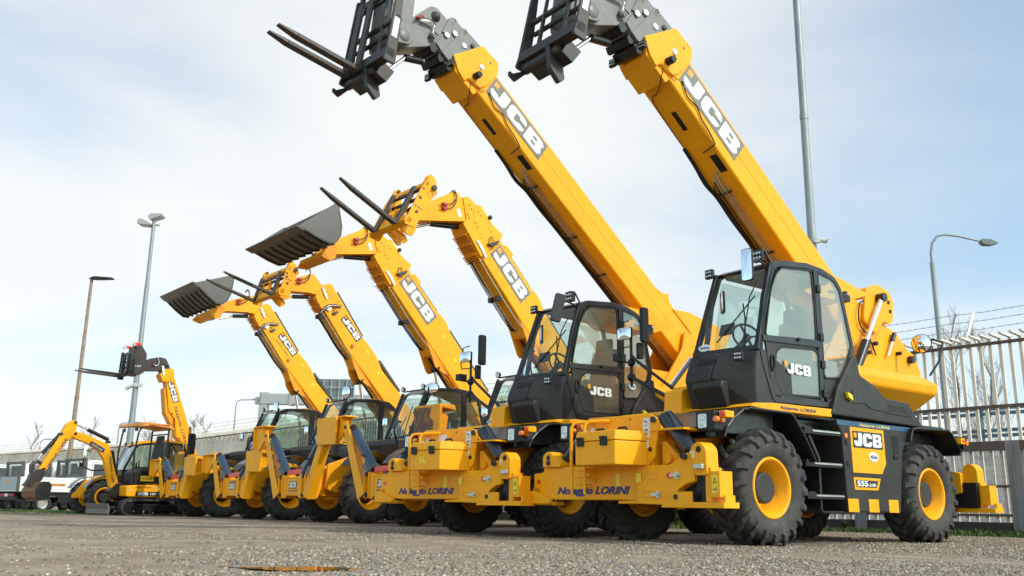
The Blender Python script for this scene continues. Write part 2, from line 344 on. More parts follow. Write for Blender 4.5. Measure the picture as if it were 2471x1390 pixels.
# ------------------------------------------------------------------ lettering
def arcp(cx, cy, r, a0, a1, n=5, ry=None):
    ry = r if ry is None else ry
    return [(cx + r * math.cos(R(a0 + (a1 - a0) * i / n)), cy + ry * math.sin(R(a0 + (a1 - a0) * i / n))) for i in range(n + 1)]
J_ = [[(0.48, 1), (0.92, 1)] + arcp(0.62, 0.30, 0.30, 0, -90) + arcp(0.28, 0.28, 0.28, -90, -180) + [(0, 0.40), (0.37, 0.40), (0.37, 0.33), (0.48, 0.33)]]
C_ = [[(1.05, 0.63)] + arcp(0.77, 0.72, 0.28, 0, 90) + arcp(0.28, 0.72, 0.28, 90, 180) + arcp(0.28, 0.28, 0.28, 180, 270) + arcp(0.77, 0.28, 0.28, 270, 360) + [(1.05, 0.37), (0.66, 0.37)] + arcp(0.60, 0.31, 0.055, 0, -90, 3) + arcp(0.46, 0.32, 0.065, -90, -180, 3) + arcp(0.46, 0.68, 0.065, 180, 90, 3) + arcp(0.60, 0.69, 0.055, 90, 0, 3) + [(0.66, 0.63)]]
B_ = [[(0, 0)] + arcp(0.78, 0.26, 0.26, -90, 40) + [(0.93, 0.5)] + arcp(0.76, 0.75, 0.25, -40, 90) + [(0, 1)], [(0.38, 0.22), (0.62, 0.22), (0.66, 0.30), (0.62, 0.40), (0.38, 0.40)], [(0.38, 0.60), (0.60, 0.60), (0.64, 0.69), (0.60, 0.78), (0.38, 0.78)]]
GLY = {'J': (J_, 0.92), 'C': (C_, 1.05), 'B': (B_, 1.04)}
def frame_mat(o, xd, yd):
    xd = Vector(xd).normalized(); yd = Vector(yd); yd = (yd - xd * yd.dot(xd)).normalized(); zd = xd.cross(yd)
    M = Matrix((xd, yd, zd)).transposed().to_4x4(); M.translation = Vector(o); return M
def jcb(o, xd, yd, h, parent, m='white_decal', width=None, name='lettering', lift=0.0):
    """o: lower left corner; letters h high, total width given"""
    mb = MB(); x = 0; gap = 0.10
    tot = 0.92 + 1.05 + 1.04 + 2 * gap
    for ch in 'JCB':
        loops, w = GLY[ch]
        pl = [[Vector((a, b, 0)) for a, b in lp] for lp in loops]
        tris = tessellate_polygon(pl); flat = [p for lp in pl for p in lp]
        mb.add([(p.x + x, p.y, 0) for p in flat], tris); x += w + gap
    sx = (width or tot * h) / tot
    mb.v = [(a * sx, b * h, lift) for a, b, c in mb.v]
    mb.xf(frame_mat(o, xd, yd))
    return mb.build(name, m, parent, raw=True)
def logo(o, xd, yd, w, h, parent, plate='black_decal', pad=0.10, square=True, lift=0.004):
    """a JCB plaque: plate, small amber square, three letters. o: lower left of plate"""
    M = frame_mat(o, xd, yd)
    p = MB().box(0, w, 0, h, 0, lift).xf(M).build('logo_plate', plate, parent)
    X = Vector(xd).normalized(); Y = M.col[1].to_3d(); Zv = M.col[2].to_3d(); o = Vector(o)
    lw = w - 2 * pad * h; lh = h * (1 - 2 * pad) 
    jcb(o + X * pad * h + Y * pad * h + Zv * (lift + 0.002), xd, yd, lh, parent, width=lw)
    if square:
        q = lh * 0.36
        MB().box(0, q, 0, q, 0, 0.002).xf(frame_mat(o + X * pad * h * 0.9 + Y * (h - pad * h - q) + Zv * (lift + 0.0005), xd, yd)).build('logo_badge', 'amber_decal', parent)
    return p
def text(s, o, xd, yd, h, parent, m='navy_text', width=None, shear=0.0, bold=0.02, name='lettering', spacing=1.0):
    cu = bpy.data.curves.new('t', 'FONT'); cu.body = s; cu.size = 1; cu.shear = shear; cu.offset = bold; cu.space_character = spacing; cu.resolution_u = 3
    ob = bpy.data.objects.new('t', cu); COL.objects.link(ob); bpy.context.view_layer.update()
    me = bpy.data.meshes.new_from_object(ob.evaluated_get(bpy.context.evaluated_depsgraph_get()))
    bpy.data.objects.remove(ob)
    xs = [v.co.x for v in me.vertices]; ys = [v.co.y for v in me.vertices]
    x0, x1 = min(xs), max(xs); k = h / 0.72; kx = (width / (x1 - x0)) if width else k
    M = frame_mat(o, xd, yd)
    for v in me.vertices: v.co = M @ Vector(((v.co.x - x0) * kx, v.co.y * k, 0))
    me.materials.clear(); me.materials.append(MATS[m])
    o2 = bpy.data.objects.new(name, me); COL.objects.link(o2); o2.parent = parent
    return o2
XR = (-1, 0, 0); ZU = (0, 0, 1); YL = (0, 1, 0)   # on a machine's left side: reading direction runs to the rear; on its front: to its left
# ------------------------------------------------------------------ wheels
def tyre_mesh(Rr, Wd, rb, kind, n):
    mb = MB(); h = Wd / 2
    prof = [(-h * .72, rb), (-h * .95, rb + .05), (-h * 1.02, Rr * .76), (-h * .98, Rr * .88), (-h * .84, Rr * .945), (-h * .4, Rr * .965), (0, Rr * .97)]
    prof = prof + [(-a, r) for a, r in prof[-2::-1]]
    mb.lathe(prof, 56)
    def surf(y):
        y = abs(y)
        pts = [(0, Rr * .97), (h * .4, Rr * .965), (h * .84, Rr * .945), (h * .98, Rr * .88), (h * 1.02, Rr * .76)]
        for (a, r), (b, q) in zip(pts, pts[1:]):
            if y <= b: return r + (q - r) * (y - a) / (b - a)
        return Rr * .76
    def lug(path, wdt, hgt):
        # path: list of (y, r_base, theta, height factor)
        v = []; m = len(path)
        for i, (y, r, th, hf) in enumerate(path):
            y2, r2, th2, _ = path[min(i + 1, m - 1)]; y1, r1, th1, _ = path[max(i - 1, 0)]
            for w, up_ in ((-.55, 0), (.55, 0), (.42, 1), (-.42, 1)):
                t = th + w * wdt / Rr * (1.15 if abs(th2 - th1) > 1e-3 else 1)
                sy = 1 if y >= 0 else -1
                yy = y; rr = r - .01
                if up_:
                    k = max(0, (abs(y) - h * .84) / (h * .18)); k = min(k, 1)
                    rr = r + hgt * hf * (1 - k * .75); yy = y + sy * hgt * hf * k * .55
                v.append((rr * math.cos(t), yy, rr * math.sin(t)))
        f = []
        for i in range(m - 1):
            for k in range(4): f.append((i * 4 + k, i * 4 + (k + 1) % 4, (i + 1) * 4 + (k + 1) % 4, (i + 1) * 4 + k))
        f += [(3, 2, 1, 0), tuple(range((m - 1) * 4, m * 4))]
        mb.add(v, f)
    if kind == 'ag':
        for i in range(n):
            for sgn in (-1, 1):
                t0 = 2 * math.pi * (i + (0.5 if sgn > 0 else 0)) / n; pts = []
                for k, q in enumerate((-.03, .18, .42, .66, .84, .98, 1.03)):
                    y = sgn * q * h; r = surf(y) if q < 1.0 else Rr * .805
                    pts.append((y, r, t0 + [0, .04, .12, .215, .275, .315, .335][k], [.9, 1, 1, 1, 1, 1, .8][k]))
                lug(pts, .058, .058)
    elif kind == 'mpt':
        for i in range(n):
            t0 = 2 * math.pi * i / n
            for sgn in (-1, 1):
                o = 0.5 * (2 * math.pi / n) if sgn > 0 else 0
                lug([(sgn * h * .52, surf(h * .52), t0 + o, .9), (sgn * h * .84, surf(h * .84), t0 + o + .02, 1), (sgn * h * 1.0, Rr * .86, t0 + o + .03, .9), (sgn * h * 1.03, Rr * .80, t0 + o + .03, .5)], .085, .035)
                lug([(sgn * h * .05, surf(0), t0 + o + .03, .9), (sgn * h * .25, surf(.2 * h), t0 + o - .03, 1), (sgn * h * .45, surf(h * .4), t0 + o + .05, .9)], .075, .032)
    else:   # industrial traction lugs
        for i in range(n):
            for sgn in (-1, 1):
                t0 = 2 * math.pi * (i + (0.5 if sgn > 0 else 0)) / n; pts = []
                for k, q in enumerate((-.04, .30, .55, .84, .98, 1.03)):
                    y = sgn * q * h; r = surf(y) if q < 1.0 else Rr * .83
                    pts.append((y, r, t0 + [0, .01, .10, .14, .15, .155][k], [.9, 1, 1, 1, 1, .8][k]))
                lug(pts, .095, .045)
    return mb
TY = {}
def wheel(root, x, y, kind, side, Rr=0.62, Wd=0.42, rb=0.335, n=20, rub='rubber', brand=False, steer=0, hubm='hub_grey', rim='yellow_paint', big_hub=True):
    key = (kind, Rr, Wd, n, rub, brand, hubm, rim, big_hub)
    if key not in TY:
        t = tyre_mesh(Rr, Wd, rb, kind, n).build('wheel', rub, root)
        h = Wd / 2; mb = MB()
        pf = [(h * .80, rb + .012), (h * .86, rb + .004), (h * .84, rb - .022), (h * .66, rb - .03), (h * .60, rb - .045), (h * .25, rb - .055), (h * .18, rb - .075), (-h * .40, rb - .080), (-h * .50, rb - .11), (-h * .50, .10)]
        mb.lathe(pf, 40); mb.lathe([(-h * .80, rb + .012), (-h * .84, rb - .022), (-h * .5, rb - .04), (-h * .45, rb - .05), (-h * .54, rb - .10), (-h * .54, .05)], 40)
        rm = mb.build('rim', rim, t)
        mb = MB(); hr = .172 if big_hub else .12
        mb.lathe([(-h * .6, .20), (-h * .45, .20), (-h * .40, hr), (h * .36, hr), (h * .42, hr - .012), (h * .42, hr - .03), (h * .39, 0.001)], 32)
        hb = mb.build('hub', hubm, t)
        mb = MB()
        for k in range(8):
            a = 2 * math.pi * k / 8 + .2; c = (rb - .125 if big_hub else .19) ; c = max(c, hr + .025)
            mb.cyl((c * math.cos(a), -h * .52, c * math.sin(a)), (c * math.cos(a), -h * .36, c * math.sin(a)), .017, n=6)
        mb.build('wheel_bolts', 'hub_grey', t)
        if brand:
            for word, a0, rr, sz in (('MITAS', -62, Rr * .795, .072), ('AC70+', 118, Rr * .80, .05)):
                sp = sz * 1.02 / rr if word == 'MITAS' else sz * .95 / rr
                for i, ch in enumerate(word):
                    a = R(a0) + (i - 2) * (sp if word == 'MITAS' else -sp)
                    # letters stand on the circle, readable from outside (viewer sees +x to the left)
                    ra = Vector((math.cos(a), 0, math.sin(a))); ta = Vector((math.sin(a), 0, -math.cos(a)))
                    if word == 'MITAS': yd, xd = -ra, -ta
                    else: yd, xd = ra, ta
                    if xd.cross(yd).y < 0: xd = -xd
                    c = ra * rr + Vector((0, h * 1.012, 0))
                    text(ch, c - xd * sz * .4 - yd * sz * .5, xd, yd, sz, t, 'black_plastic', bold=.03, width=None if ch == 'I' else sz * .8)
        TY[key] = t; o = t
    else: o = copy_tree(TY[key], root)
    o.location = (x, y, Rr); o.rotation_euler = (0, 0.4 * (x + y), (math.pi if side < 0 else 0) + R(steer))
    return o

def led_lamp(root, c, fwd, s=.06, name='work_lamp'):
    """small square LED work lamp; c centre of its face, fwd the way it looks"""
    f = Vector(fwd).normalized(); M = frame_mat(c, Vector((0, 0, 1)).cross(f), (0, 0, 1))
    b = MB().box(-s, s, -s, s, -s * .9, 0).xf(M).build(name, 'black_plastic', root, bevel=.008)
    g = MB()
    for i in (-.55, 0, .55):
        for j in (-.4, .4): g.cyl((i * s, j * s, 0), (i * s, j * s, .003), s * .22, n=10)
    g.xf(M).build('lens', 'lamp_lens', b); return b
def round_lamp(root, c, fwd, r=.07, name='work_lamp'):
    f = Vector(fwd).normalized(); c = Vector(c)
    b = MB().cyl(c - f * r * 1.1, c, r * .55, r, n=18).build(name, 'black_plastic', root)
    MB().cyl(c, c + f * .004, r * .86, n=18).build('lens', 'lamp_lens', b); return b
def mirror(root, c, fwd, w, h, roundm=False, bow=.03, upv=(0, 0, 1)):
    f = Vector(fwd).normalized(); u = Vector(upv); xd = u.cross(f); M = frame_mat(c, xd, u)
    if roundm: pts = [(w * math.cos(2 * math.pi * i / 24), h * math.sin(2 * math.pi * i / 24)) for i in range(24)]
    else: pts = fillet([(-w, -h), (w, -h), (w, h), (-w, h)], min(w, h) * .5, 4)
    b = MB().prism(pts, -bow, 0, 'z', ).xf(M).build('mirror', 'black_plastic', root, bevel=.006)
    q = [(a * .92, d * .95) for a, d in pts]; n = len(q)
    # slightly domed glass
    g = MB(); v = [(a, d, .003) for a, d in q] + [(a * .6, d * .6, .003 + .10 * w) for a, d in q] + [(0, 0, .003 + .14 * w)]
    g.add(v, [(i, (i + 1) % n, n + (i + 1) % n, n + i) for i in range(n)] + [(n + i, n + (i + 1) % n, 2 * n) for i in range(n)], True)
    g.xf(M).build('mirror_glass', 'mirror_glass', b); return b
def hose(root, pts, r=.012, m='hose', name='hose', n=6, sub=6):
    # Catmull-Rom through the points
    P = [Vector(p) for p in pts]; Q = []
    for i in range(len(P) - 1):
        p0, p1, p2, p3 = P[max(i - 1, 0)], P[i], P[i + 1], P[min(i + 2, len(P) - 1)]
        for k in range(sub):
            t = k / sub; Q.append(.5 * ((2 * p1) + (p2 - p0) * t + (2 * p0 - 5 * p1 + 4 * p2 - p3) * t * t + (3 * p1 - p0 - 3 * p2 + p3) * t ** 3))
    Q.append(P[-1])
    return MB().tube(Q, r, n).build(name, m, root)
def digits_oval(s, c, xd, yd, w, parent, txt='navy_text'):
    M = frame_mat(c, xd, yd)
    MB().prism([(w * math.cos(2 * math.pi * i / 28), w * .58 * math.sin(2 * math.pi * i / 28)) for i in range(28)], 0, .003, 'z').xf(M).build('number_plate', 'pale_blue', parent)
    MB().prism([(w * .93 * math.cos(2 * math.pi * i / 28), w * .52 * math.sin(2 * math.pi * i / 28)) for i in range(28)], .003, .005, 'z').xf(M).build('number_plate', 'white_decal', parent)
    X = Vector(xd).normalized(); Y = M.col[1].to_3d(); Zv = M.col[2].to_3d()
    text(s, Vector(c) - X * w * .74 - Y * w * .22 + Zv * .0065, xd, yd, w * .42, parent, txt, width=w * 1.48, bold=.03)

# ------------------------------------------------------------------ carriage with two tines (coordinates: e1 along the tines, e2 up the frame, y across)
def fork_carriage(root, o, a, y0, y1, tines, col, top=1.25, tl=1.3, tw=.12, high=False, tube_h=(.62, .80), tm='fork_steel', side=None):
    """o=(x,z) heel corner, a = angle of the tines; returns the carriage object"""
    ca, sa = math.cos(a), math.sin(a)
    def T(e1, y, e2): return (o[0] + e1 * ca - e2 * sa, y, o[1] + e1 * sa + e2 * ca)
    def X(mb): mb.v = [T(*p) for p in mb.v]; return mb
    mb = MB()
    mb.box(-.15, -.0, y0, y1, -.02, .12)
    for yy in (y0, y1 - .04): mb.prism(fillet(side or [(-.18, -.10), (.02, -.10), (.0, .06), (0, top), (-.08, top), (-.15, .5)], .04), yy, yy + .04, 'y')
    mb.box(-.13, -.05, y0, y1, top - .16, top - .05)
    for yy in (y0 + .30, y1 - .36): mb.prism([(-.10, 0), (-.04, 0), (-.04, top - .1), (-.08, top - .1)], yy, yy + .03, 'y')
    if high:
        mb.box(-.10, -.03, y0, y1, top + .25, top + .36)
        for yy in (y0 + .02, y0 + .45, y1 - .06): mb.prism([(-.12, top - .1), (-.04, top - .1), (-.04, top + .36), (-.12, top + .36)], yy, yy + .04, 'y')
    c = X(mb).build('fork_carriage', col, root, bevel=.008)
    mb = MB(); mb.cyl((-.09, y0, tube_h[0] + .02), (-.09, y1, tube_h[0] + .02), .038, n=14); mb.cyl((-.06, y0, top - .25), (-.06, y1, top - .25), .032, n=14)
    X(mb).build('cross_tube', 'steel_dark', c)
    mb = MB(); pr = []; k = 0; yy = y0 + .05
    while yy < y1 - .05: pr += [(yy, .022), (yy + .012, .034), (yy + .024, .022)]; yy += .028
    mb.lathe(pr, 12, (-.14, 0, tube_h[0] - .14)); X(mb).build('adjuster_screw', 'steel_dark', c)
    for ty in tines:
        mb = MB()
        sec = [(0.0, top - .15, .045), (0.0, .10, .055), (0.03, .02, .06)]
        v = [(-.0, ty - tw / 2, top - .18), (.05, ty - tw / 2, top - .18), (.06, ty - tw / 2, .0), (.14, ty - tw / 2, -.055), (.0, ty - tw / 2, -.10), (0, ty - tw / 2, -.05)]
        mb.prism([(0, top - .18), (.045, top - .18), (.055, .05), (.0, .05)], ty - tw / 2, ty + tw / 2, 'y')
        mb.prism([(.055, .05), (.10, -.008), (.16, -.02), (.16, -.085), (.04, -.085), (0, -.05), (0, .05)], ty - tw / 2, ty + tw / 2, 'y')
        q0 = [(ty - tw / 2, -.085), (ty + tw / 2, -.085), (ty + tw / 2, -.02), (ty - tw / 2, -.02)]
        q1 = [(ty - tw / 2, -.078), (ty + tw / 2, -.078), (ty + tw / 2, -.02), (ty - tw / 2, -.02)]
        q2 = [(ty - tw / 3, -.045), (ty + tw / 3, -.045), (ty + tw / 3, -.02), (ty - tw / 3, -.02)]
        mb.prism(q0, .16, tl * .78, 'x', q1); mb.prism(q1, tl * .78, tl, 'x', q2)
        X(mb).build('fork_tine', tm, c, bevel=.006)
    return c, T, X
# ------------------------------------------------------------------ the big rotating telehandlers
def handle_pin(mb, c, r, t=.02, ax=(0, 1, 0)):
    mb.cyl(c, Vector(c) + Vector(ax) * t, r, n=14)
def strip_path(mb, pts, th, y0, y1):
    """a bent plate following pts (x,z)"""
    n = len(pts); off = []
    for i in range(n):
        a = Vector(pts[max(i - 1, 0)]); b = Vector(pts[min(i + 1, n - 1)]); d = (b - a).normalized(); off.append((pts[i][0] + d.y * th, pts[i][1] - d.x * th))
    for i in range(n - 1):
        mb.prism([pts[i], pts[i + 1], off[i + 1], off[i]], y0, y1, 'y')
    return mb
def window(root, pts, y, name, m='glass_side', frame=None, w=.035, t=.012):
    g = MB().prism(pts, y - t, y - t + .006, 'y').build(name, m, root)
    if frame: MB().ring(pts, -w, y - t - .01, y + .004, 'y').build('window_seal', frame, g)
    return g
def seat(root, x, y, z):
    mb = MB(); mb.prism(fillet([(x + .25, z), (x + .25, z + .10), (x - .2, z + .12), (x - .3, z + .75), (x - .40, z + .75), (x - .32, z)], .06), y - .22, y + .22, 'y')
    s = mb.build('seat', 'seat_cloth', root, bevel=.03)
    MB().prism(fillet([(x - .28, z + .72), (x - .30, z + .92), (x - .38, z + .92), (x - .38, z + .72)], .03), y - .14, y + .14, 'y').build('headrest', 'seat_cloth', s, bevel=.02)
def steering(root, c, tilt=50, r=.19):
    M = Matrix.Translation(Vector(c)) @ Matrix.Rotation(R(-tilt), 4, 'Y')
    mb = MB(); mb.tube([(r * math.cos(2 * math.pi * i / 24), r * math.sin(2 * math.pi * i / 24), 0) for i in range(24)], .014, 8, closed=True)
    mb.bar((-r, 0, 0), (r, 0, 0), .03, .012); mb.bar((0, 0, 0), (0, r, 0), .03, .012, (1, 0, 0)); mb.cyl((0, 0, -.05), (0, 0, .02), .045)
    mb.cyl((0, 0, 0), (0, 0, -.5), .035, .05); mb.xf(M); return mb.build('steering_wheel', 'black_plastic', root)
def headlamp(root, y0, y1, z0, z1, x, mark=1):
    b = MB().prism(fillet([(y0, z0 + .01), (y1, z0), (y1, z1), (y0, z1 - .01)], .03), x - .14, x, 'x').build('headlamp', 'black_plastic', root, bevel=.01)
    w = y1 - y0
    MB().prism(fillet([(y0 + .035, z0 + .035), (y0 + w * .58, z0 + .035), (y0 + w * .60, z1 - .035), (y0 + .035, z1 - .035)], .02), x, x + .006, 'x').build('lens', 'lamp_lens', b)
    MB().box(x - .12, x - .04, (y0 + y1) / 2 - .03, (y0 + y1) / 2 + .03, z0 - .05, z0 + .01).build('bracket', 'black_plastic', b)
    c = (x - .05, y1 + .012, (z0 + z1) / 2 + .0) if mark > 0 else (x - .05, y0 - .012, (z0 + z1) / 2)
    MB().cyl((x - .10, y1, z0 + .12), (x - .10, y1 + .04, z0 + .12), .035, .03, n=18).build('indicator', 'orange_lens', b)
    MB().cyl((x - .02, y1 + .02, z0 + .12), (x + .02, y1 + .02, z0 + .12), .034, .028, n=18).build('indicator', 'orange_lens', b)
    MB().box(x - .20, x - .06, y1 + .01, y1 + .10, z1 - .08, z1 - .01).build('lamp_bracket', 'yellow_paint', b, bevel=.006)
    MB().cyl((x - .06, y1 + .07, z1 - .045), (x - .035, y1 + .07, z1 - .045), .026, n=14).build('marker_lamp', 'red_paint', b)
    return b
def stab_frame(root, X0, mir=1, front=True, text_s='Noleggio LORINI', badge=False):
    """transverse telescopic stabiliser: coordinates (y,z) in the plane x = X0; mir=-1 turns it to face the rear"""
    s = mir
    def px(a, b): return sorted((X0 + s * a, X0 + s * b))
    mb = MB()
    # fixed outer beam and inner sliding beam
    x0, x1 = px(-.22, .0); mb.prism(fillet([(-1.54, .50), (-1.54, .79), (-1.36, .80), (-1.34, .86), (-.6, .86), (-.55, .81), (.60, .80), (.60, .47), (-1.10, .47)], .02), x0, x1, 'x')
    b = mb.build('stabiliser_beam', 'yellow_paint', root, bevel=.012)
    mb = MB(); x0, x1 = px(-.25, .03)
    mb.prism(fillet([(.0, .43), (.35, .43), (.72, .42), (.86, .48), (.90, .58), (1.02, .64), (1.13, .66), (1.13, .93), (1.02, .96), (.88, .88), (.78, .84), (.33, .84), (.30, .80), (.30, .47), (.0, .46)], .02), x0, x1, 'x')
    mb.build('sliding_beam', 'yellow_paint', b, bevel=.01)
    # pressed slots in the beam face
    mb = MB(); xf = X0 + s * .03
    for (a, c, z) in ((.42, .62, .72), (.38, .72, .53)):
        mb.ring(fillet([(a, z - .035), (c, z - .035), (c, z + .035), (a, z + .035)], .03), .008, *sorted((xf, xf + s * .004)), 'x')
    mb.build('pressed_slot', 'yellow_worn_shade', b)
    # jack housings at both ends with lifting eye
    for sg in (1, -1):
        j = MB(); x0, x1 = px(-.14, .05)
        yy = (1.16, 1.30) if sg > 0 else (-1.34, -1.08)
        if sg > 0:
            j.prism(fillet([(1.10, .94), (1.12, 1.02), (1.18, 1.06), (1.24, 1.06), (1.31, .99), (1.32, .72), (1.16, .72)], .03), x0, x1, 'x')
        else:
            j.prism(fillet([(-1.31, .86), (-1.31, 1.0), (-1.24, 1.05), (-1.16, 1.05), (-1.09, .97), (-.98, .90), (-.98, .86)], .03), x0, x1, 'x')
        jo = j.build('jack_bracket', 'yellow_paint', b, bevel=.008)
        e = MB(); cy, cz = (1.215, .985) if sg > 0 else (-1.20, .975)
        e.cyl((px(0, .053)[0] if s < 0 else X0 + .05, cy, cz), ((X0 + s * .055), cy, cz), .034, n=16)
        e.build('lifting_eye', 'black_plastic', jo)  # black disc stands in for the dark of an uncut hole
        # leg: inner black ram, outer yellow leg, foot pad
        k = MB(); yc = 1.195 if sg > 0 else -1.42
        k.cyl((X0 - s * .06, yc, .44), (X0 - s * .06, yc, .74), .045, n=16); (k.box(*px(-.15, -.02), 1.12, 1.27, .56, .80) if sg > 0 else None); k.build('jack_ram', 'black_plastic', jo)  # the box is added black for the shaded gap behind the ram
        k = MB(); x0, x1 = px(-.16, .04)
        if sg > 0:
            k.box(x0, x1, 1.35, 1.47, .50, .76)
            k.box(x0 + .01, x1 - .02, 1.27, 1.345, .455, .80); k.box(x0, x0 + .03, 1.12, 1.30, .455, .56)
            k.box(*px(-.18, .06), 1.02, 1.53, .395, .452)
            k.prism(fillet([(.68, .395), (.72, .43), (.86, .48), (.92, .555), (1.11, .56), (1.115, .395)], .015), *px(.035, .065), 'x')
            k.box(*px(-.12, .03), 1.50, 1.53, .45, .52)
        else:
            k.prism(fillet([(-1.60, .42), (-1.60, .55), (-1.50, .58), (-1.40, .55), (-1.17, .48), (-1.17, .42)], .015), *px(.0, .065), 'x')
            k.box(*px(-.18, .0), -1.62, -1.16, .405, .45); k.box(*px(-.15, .0), -1.56, -1.42, .45, .62)
        k.build('stabiliser_foot', 'yellow_paint', b, bevel=.008)
        if sg > 0: MB().box(*px(-.22, -.08), .78, 1.32, .46, .80).build('jack_gap_shade', 'black_plastic', b)  # black block across the gap, its shade put in as colour
        if sg > 0:
            q = MB(); xx = X0 + s * .041; q.box(*sorted((xx, xx + s * .003)), 1.37, 1.45, .54, .72); q.build('warning_sticker', 'yellow_decal', b)
            q = MB(); a = xx + s * .003
            q.ring([(1.385, .64), (1.435, .64), (1.41, .70)], .006, *sorted((a, a + s * .002)), 'x'); q.box(*sorted((a, a + s * .002)), 1.385, 1.435, .575, .585); q.box(*sorted((a, a + s * .002)), 1.425, 1.43, .56, .61)
            q.build('warning_marking', 'black_decal', b)
            q = MB(); q.box(*sorted((X0 + s * .05, X0 + s * .09)), 1.17, 1.29, .785, .835); q.build('clamp_block', 'zinc', b, bevel=.006)
            q = MB(); q.box(*sorted((X0 + s * .051, X0 + s * .054)), 1.13, 1.155, .90, .97); q.build('pin_label', 'white_decal', b)
    # pins, reflectors
    q = MB()
    for (y, z, r) in ((.90, .73, .04), (.62, .53, .036)):
        q.cyl((X0 + s * .03, y, z), (X0 + s * .045, y, z), r, n=18); q.bar((X0 + s * .05, y - .09, z), (X0 + s * .05, y + .01, z), .02, .03)
        q.cyl((X0 + s * .045, y, z), (X0 + s * .07, y, z), r * .5, n=10)
    q.build('lock_pin', 'zinc', b)
    q = MB()
    for (y, z, r) in ((1.02, .92, .035), (.90, .505, .028), (-1.19, .91, .028), (1.0, .92, .02)):
        q.cyl((X0 + s * .045, y, z), (X0 + s * .075, y, z), r, n=16)
    q.build('pivot_pin', 'hub_grey', b)
    q = MB(); q.cyl((X0 + s * .03, .78, .73), (X0 + s * .036, .78, .73), .032, n=18); q.cyl((X0, -1.44, .69), (X0 + s * .006, -1.44, .69), .028, n=18)
    q.build('reflector', 'red_paint', b)
    return b
def roto(name, label, pos, yaw, num, RB, ang, tine, kind, rub, brand, group):
    root = empty(name, pos, yaw, label, 'telehandler', group)
    # running gear
    for x, y, sd in ((0, .98, 1), (0, -.98, -1), (-3.42, .98, 1), (-3.42, -.98, -1)):
        wheel(root, x, y, kind, sd, .625, .44, .33, 20 if kind == 'ag' else 26, rub, brand)
    mb = MB(); mb.box(-4.55, .95, -.42, .42, .62, 1.20); mb.box(-3.52, -3.32, -.8, .8, .50, .74); mb.box(-.10, .10, -.8, .8, .50, .74)
    mb.prism([(.95, .62), (1.02, .80), (.95, 1.20), (.6, 1.28), (-.4, 1.3), (-.4, .62)], -.62, .62, 'y')
    ch = mb.build('chassis', 'yellow_worn_shade', root, bevel=.015)  # darker yellow carries the underside shading in its colour
    mb = MB(); mb.prism([(.96, 1.20), (1.03, 1.24), (.55, 1.47), (-.3, 1.49), (-.3, 1.20)], -1.16, 1.0, 'y'); mb.box(-4.5, -.3, -.9, .9, 1.24, 1.47); mb.box(-4.4, -1.2, -1.12, -.5, .45, 1.45)
    mb.box(-1.35, -.5, .0, .72, .42, 1.4)
    mb.build('upper_frame', 'black_paint', root, bevel=.012)
    # fenders
    for sg in (1, -1):
        y0, y1 = (.70, 1.22) if sg > 0 else (-1.22, -.70)
        mb = MB(); strip_path(mb, [(.85, 1.14), (.80, 1.25), (.68, 1.36), (.50, 1.47), (.38, 1.495), (-.34, 1.49), (-.42, 1.45), (-.62, 1.22), (-.80, .95)], -.03, y0, y1)
        mb.build('fender', 'black_paint', root, bevel=.012); mb = MB()
        mb.prism([(.38, 1.46), (-.36, 1.46), (-.42, 1.42), (-.62, 1.2), (-.5, 1.2), (-.3, 1.32), (.3, 1.33), (.6, 1.2), (.8, 1.18), (.66, 1.34)], *sorted((sg * .68, sg * .71)), 'y')
        mb.build('fender_liner', 'black_plastic', root)
        mb = MB(); strip_path(mb, [(-2.90, 1.30), (-2.98, 1.46), (-3.10, 1.49), (-3.92, 1.51), (-4.02, 1.47), (-4.24, 1.24), (-4.20, 1.16)], -.03, y0, y1)
        mb.build('fender', 'black_paint', root, bevel=.012)
    # side steps in front of the engine pod
    mb = MB(); mb.prism([(-.42, 1.44), (-.84, 1.37), (-1.07, 1.0), (-1.06, .37), (-1.02, .37), (-1.03, .99), (-.80, 1.32), (-.42, 1.40)], .72, 1.08, 'y')
    mb.prism([(-.84, 1.36), (-1.07, 1.0), (-1.06, .37), (-1.50, .37), (-1.48, 1.44), (-.84, 1.44)], .70, .74, 'y')
    mb.box(-1.50, -1.0, .72, 1.12, .36, .385)
    mb.build('step_recess', 'black_paint', root, bevel=.006)
    for z in (.55, .92, 1.30):
        mb = MB(); mb.box(-1.38, -.82, .86, 1.17, z, z + .012)
        for k in range(28): mb.box(-1.37 + k * .02, -1.36 + k * .02, 1.155, 1.17, z + .012, z + .022)
        st = mb.build('step', 'zinc', root)
        mb = MB(); mb.prism([(-.66, z - .02), (-.68, z + .05), (-.80, z + .055), (-.88, z), (-.88, z - .02)], .98, 1.16, 'y'); mb.box(-1.40, -.66, .84, 1.16, z - .03, z - .003)
        mb.prism([(-1.38, z), (-1.36, z + .035), (-1.16, z + .04), (-1.14, z)], .86, .88, 'y')
        mb.build('step_bracket', 'black_plastic', st, bevel=.004)
    # engine pod
    pod = MB().prism([(-1.33, 1.47), (-3.04, 1.475), (-2.98, 1.36), (-2.80, 1.14), (-2.66, .375), (-1.48, .375), (-1.45, 1.30)], .45, 1.15, 'y').build('engine_pod', 'grey_body', root, bevel=.02)
    Y = 1.15
    MB().prism([(-1.345, 1.475), (-3.03, 1.48), (-2.99, 1.42), (-1.36, 1.415)], Y - .03, Y + .004, 'y').build('side_strip', 'blue_strip', pod)
    text('Noleggio LORINI', (-1.83, Y + .0055, 1.425), XR, ZU, .038, pod, 'cream_text', width=.70, shear=.2)
    MB().prism([(-1.62, 1.405), (-2.37, 1.405), (-2.375, .98), (-2.27, .85), (-1.63, .85)], Y, Y + .003, 'y').build('side_sticker', 'yellow_paint', pod)
    logo((-1.665, Y + .003, 1.155), XR, ZU, .66, .205, pod)
